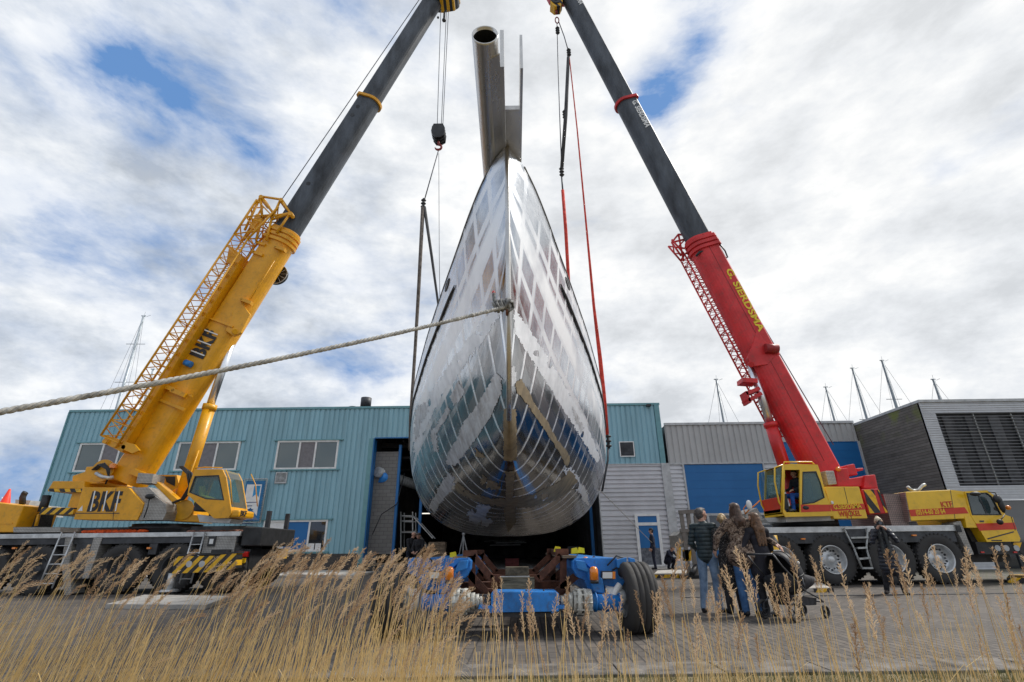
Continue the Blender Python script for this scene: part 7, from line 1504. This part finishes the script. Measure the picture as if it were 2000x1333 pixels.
def stem_mat():
    m, nt, b = pbsdf('reed_straw'); tc = node(nt, 'ShaderNodeTexCoord'); n = node(nt, 'ShaderNodeTexNoise'); n.inputs['Scale'].default_value = 6; nt.links.new(tc.outputs['Object'], n.inputs[0]); oi = node(nt, 'ShaderNodeObjectInfo')
    k = mathn(nt, 'ADD', mathn(nt, 'MULTIPLY', oi.outputs['Random'], .45), mathn(nt, 'MULTIPLY', n.outputs[0], .7)); c = ramp(nt, k, [(.2, (.38, .22, .06)), (.5, (.66, .46, .17)), (.85, (.84, .66, .34))]); nt.links.new(c, b.inputs['Base Color']); b.inputs['Roughness'].default_value = .6
    tr = node(nt, 'ShaderNodeBsdfTranslucent'); nt.links.new(c, tr.inputs[0]); mx = node(nt, 'ShaderNodeMixShader'); mx.inputs[0].default_value = .25; nt.links.new(b.outputs[0], mx.inputs[1]); nt.links.new(tr.outputs[0], mx.inputs[2]); nt.links.new(mx.outputs[0], nt.nodes['Material Output'].inputs[0]); return m
STM = stem_mat()
def plume_geo(L, bend, dense, spread):
    """feathery seed head: side branches that hang over to +x, each set with spikelets"""
    vs, fs = [], []
    def ax(t): return Vector((bend*L*t*t, 0, L*t*(1-.25*bend*t)))
    nb = int(34*dense)
    for i in range(nb):
        t = (i+rnd(0, 1))/nb; a0 = ax(t*.95); an = rnd(0, 2*math.pi); bl = L*spread*(.25+.80*math.sin(math.pi*min(1, t*.8+.14)))*rnd(.6, 1.25)
        d = Vector((math.cos(an)*.42+.45*bend, math.sin(an)*.42, 1.1)).normalized()
        p = a0
        ns = 5
        for k in range(ns):
            d = (d+Vector((.16*bend, 0, -.14))).normalized(); q = p+d*(bl/ns); sl = rnd(.008, .015); side = Vector((rnd(-1, 1), rnd(-1, 1), rnd(-.3, .6))).normalized(); wv = d.cross(side).normalized()*rnd(.0012, .0022); tip = p+(d*.85+side*.5).normalized()*sl
            mid = p.lerp(tip, .45); b_ = len(vs); vs += [p, mid+wv, tip, mid-wv]; fs.append((b_, b_+1, b_+2, b_+3))
            if k % 2 == 0: w2 = d.cross(Vector((0, 1, .3))).normalized()*.0008; b_ = len(vs); vs += [p-w2, p+w2, q]; fs.append((b_, b_+1, b_+2))
            p = q
    # the axis of the head
    for k in range(6):
        a, c = ax(k/6), ax((k+1)/6); b_ = len(vs); vs += [a+V(.0012, 0, 0), a-V(.0012, 0, 0), c-V(.001, 0, 0), c+V(.001, 0, 0)]; fs.append((b_, b_+1, b_+2, b_+3)); b_ = len(vs); vs += [a+V(0, .0012, 0), a-V(0, .0012, 0), c-V(0, .001, 0), c+V(0, .001, 0)]; fs.append((b_, b_+1, b_+2, b_+3))
    return vs, fs
def stem_geo(curve, leaves):
    """unit-height stem, leaves as long narrow blades (width is not scaled)"""
    mb = MB(); P = [Vector((curve*math.sin(math.pi*k/6), 0, k/6)) for k in range(7)]; mb.path(P, [.0025-.0013*k/6 for k in range(7)], 4)
    for _ in range(leaves):
        t = rnd(.15, .6); a = rnd(0, 2*math.pi); o = P[0].lerp(P[-1], t); dr = Vector((math.cos(a), math.sin(a), 0)); L = rnd(.12, .28); w = rnd(.002, .004); sd = dr.cross(ZD)*w; up = rnd(.25, .5)
        pts = [o, o+dr*L*.25+V(0, 0, up*.3), o+dr*L*.7+V(0, 0, up*.42), o+dr*L*1.1+V(0, 0, up*.3)]; ww = [.5, 1, .7, .05]
        mb.loft([[p+sd*k, p-sd*k] for p, k in zip(pts, ww)], closed=False)
    return mb
PV = [plume_geo(L_, b, dn, sp) for L_, b, dn, sp in ((.17, .12, 1.0, .17), (.18, .22, 1.2, .20), (.17, .38, 1.2, .24), (.16, .50, 1.2, .26), (.19, .15, .9, .14), (.18, .30, 1.2, .22), (.21, .08, 1.0, .13), (.16, .7, 1.1, .26))]
PVM = []
for vs, fs in PV:
    me_ = bpy.data.meshes.new('plume'); me_.from_pydata([tuple(v) for v in vs], [], fs); me_.materials.append(PLM); PVM.append(me_)
SV = [stem_geo(c, n) for c, n in ((.012, 0), (-.015, 1), (.02, 1), (.0, 2), (.01, 0), (-.01, 1))]; SVM = []
for mb in SV:
    me_ = bpy.data.meshes.new('stem'); me_.from_pydata(mb.v, [], mb.f); me_.materials.append(STM); SVM.append(me_)
ENV = [(-150, 1100), (0, 1095), (60, 1062), (110, 1075), (200, 1090), (300, 1088), (400, 1098), (470, 1120), (540, 1075), (600, 1100), (700, 1112), (770, 1095), (850, 1100), (885, 1130), (930, 1185), (990, 1150), (1020, 1185), (1200, 1200), (1280, 1170), (1330, 1100), (1380, 1150), (1440, 1150), (1500, 1130), (1560, 1085), (1640, 1110), (1720, 1165), (1760, 1140), (1860, 1075), (1950, 1110), (2150, 1120)]
bank = lambda y: float(np.interp(y, [a for a, _ in rows], [z for _, z in rows]))
def reed_spec(kind):
    if kind == 'L': px = rnd(-110, 905) if rnd(0, 1) < .6 else rnd(430, 900)
    elif kind == 'R': px = rnd(905, 2110)
    elif kind == 'bare': px = rnd(-200, 900)
    else: px = rnd(900, 2110)
    e = float(np.interp(px, [a for a, _ in ENV], [b for _, b in ENV]))
    py = e+(random.gammavariate(1.7, 46) if kind == 'L' else random.gammavariate(1.9, 42))
    if kind == 'bare': py = e+rnd(95, 250)
    if kind == 'bareR': py = e+rnd(70, 190)
    Yb = rnd(2.8, 5.2) if kind in ('L', 'bare') else rnd(2.0, 4.4)
    if py > 1320: py = rnd(1180, 1310)
    T = at(px, py, Yb); lean = rnd(.10, .50) if px < 560 else rnd(.0, .32) if px < 920 else rnd(-.16, .16)
    z0 = bank(Yb); L = (T.z-z0)
    return px, T, Vector((T.x-lean*L, Yb+rnd(-.12, .12)*L*.4, z0)), lean, kind[0] == 'L'
CNT = 0; RG = 'tall dry reeds along the near edge of the yard'
LB_L = 'dry golden reed with a drooping feathery seed head in the dense stand left of centre'; LB_R = 'dry straw coloured reed with an upright seed head in the sparse row right of centre'
bigv, bigf, bigm = [], [], []; nb_ = 0
def basis(d): d = d.normalized(); u = V(1, 0, 0); u = (u-d*u.dot(d)).normalized(); w = d.cross(u); return Matrix((u, w, d)).transposed()
SPECS = [reed_spec('L') for _ in range(340)]+[reed_spec('R') for _ in range(150)]
SPECS.sort(key=lambda q: q[1].y if q[0] < 480 else q[1].y*.85); SPECS = [(s_, True, True) for s_ in SPECS[:300]]+[(s_, False, True) for s_ in SPECS[300:]]+[(reed_spec('bare'), False, False) for _ in range(1300)]+[(reed_spec('bareR'), False, False) for _ in range(260)]
for (px, T, base, lean, dense), near, head in SPECS:
    d = T-base; L = d.length; pi = random.choice((2, 3, 5, 7, 1, 2) if px < 920 else (0, 1, 4, 6, 4, 0)); si = random.randrange(6); zr = rnd(-.5, .5) if px < 920 else rnd(0, 6.28); sc = rnd(.55, 1.0) if px < 480 else rnd(.7, 1.15)
    Rb = basis(d)
    dd = (d.normalized()+Vector((.06 if px < 920 else rnd(-.1, .15), 0, 0))).normalized(); Rp = basis(dd) @ Matrix.Rotation(zr, 3, 'Z')
    if near:
        r = thing('reed', LB_L if px < 905 else LB_R, 'reed', base, group=RG+(', left' if px < 905 else ', right'))
        s_ = bpy.data.objects.new('stem', SVM[si]); col.objects.link(s_); s_.parent = r; s_.matrix_basis = Rb.to_4x4() @ Matrix.Diagonal((1, 1, L, 1))
        p_ = bpy.data.objects.new('plume', PVM[pi]); col.objects.link(p_); p_.parent = r; p_.matrix_basis = Matrix.Translation(d) @ (Rp*sc).to_4x4() @ Matrix.Translation((0, 0, -.02))
    else:
        A_ = np.array([list(v) for v in SV[si].v]); A_[:, 2] *= L; A_ = A_ @ np.array(Rb).T+np.array(base); bigv.append(A_); bigf += [tuple(k+nb_ for k in f) for f in SV[si].f]; bigm += [0]*len(SV[si].f); nb_ += len(A_)
        if not head: continue
        B_ = np.array([list(v) for v in PV[pi][0]])*sc @ np.array(Rp).T+np.array(T); bigv.append(B_); bigf += [tuple(k+nb_ for k in f) for f in PV[pi][1]]; bigm += [1]*len(PV[pi][1]); nb_ += len(B_)
bv = np.concatenate(bigv); me_ = bpy.data.meshes.new('reed_bed'); me_.from_pydata(bv.tolist(), [], bigf); me_.materials.append(STM); me_.materials.append(PLM); me_.polygons.foreach_set('material_index', bigm)
rb = bpy.data.objects.new('reed_bed', me_); col.objects.link(rb); tag(rb, 'thick bed of dry reeds filling the ditch bank behind the nearest stems', 'reeds', kind='stuff')
# short grass on the verge and tufts at the kerb
gv, gf = [], []
for i in range(26000):
    x = rnd(-9, 9) if i % 3 else rnd(0, 8); y = rnd(4.9, 5.56); z = bank(y) if y < 5.97 else 0; h = rnd(.02, .07); a = rnd(0, 6.28); w = .003; dx, dy = math.cos(a)*w, math.sin(a)*w; lx, ly = rnd(-.03, .03), rnd(-.03, .03); b_ = len(gv)
    gv += [(x-dx, y-dy, z-.005), (x+dx, y+dy, z-.005), (x+lx, y+ly, z+h)]; gf.append((b_, b_+1, b_+2))
me_ = bpy.data.meshes.new('verge_grass'); me_.from_pydata(gv, [], gf); me_.materials.append(mat('grass_blade', (.11, .12, .035), .8, var=.4, scale=2.5, c2=(.34, .26, .13))); go = bpy.data.objects.new('verge_grass', me_); col.objects.link(go); tag(go, 'short patchy green grass on the verge in front of the kerb', 'grass', kind='stuff')
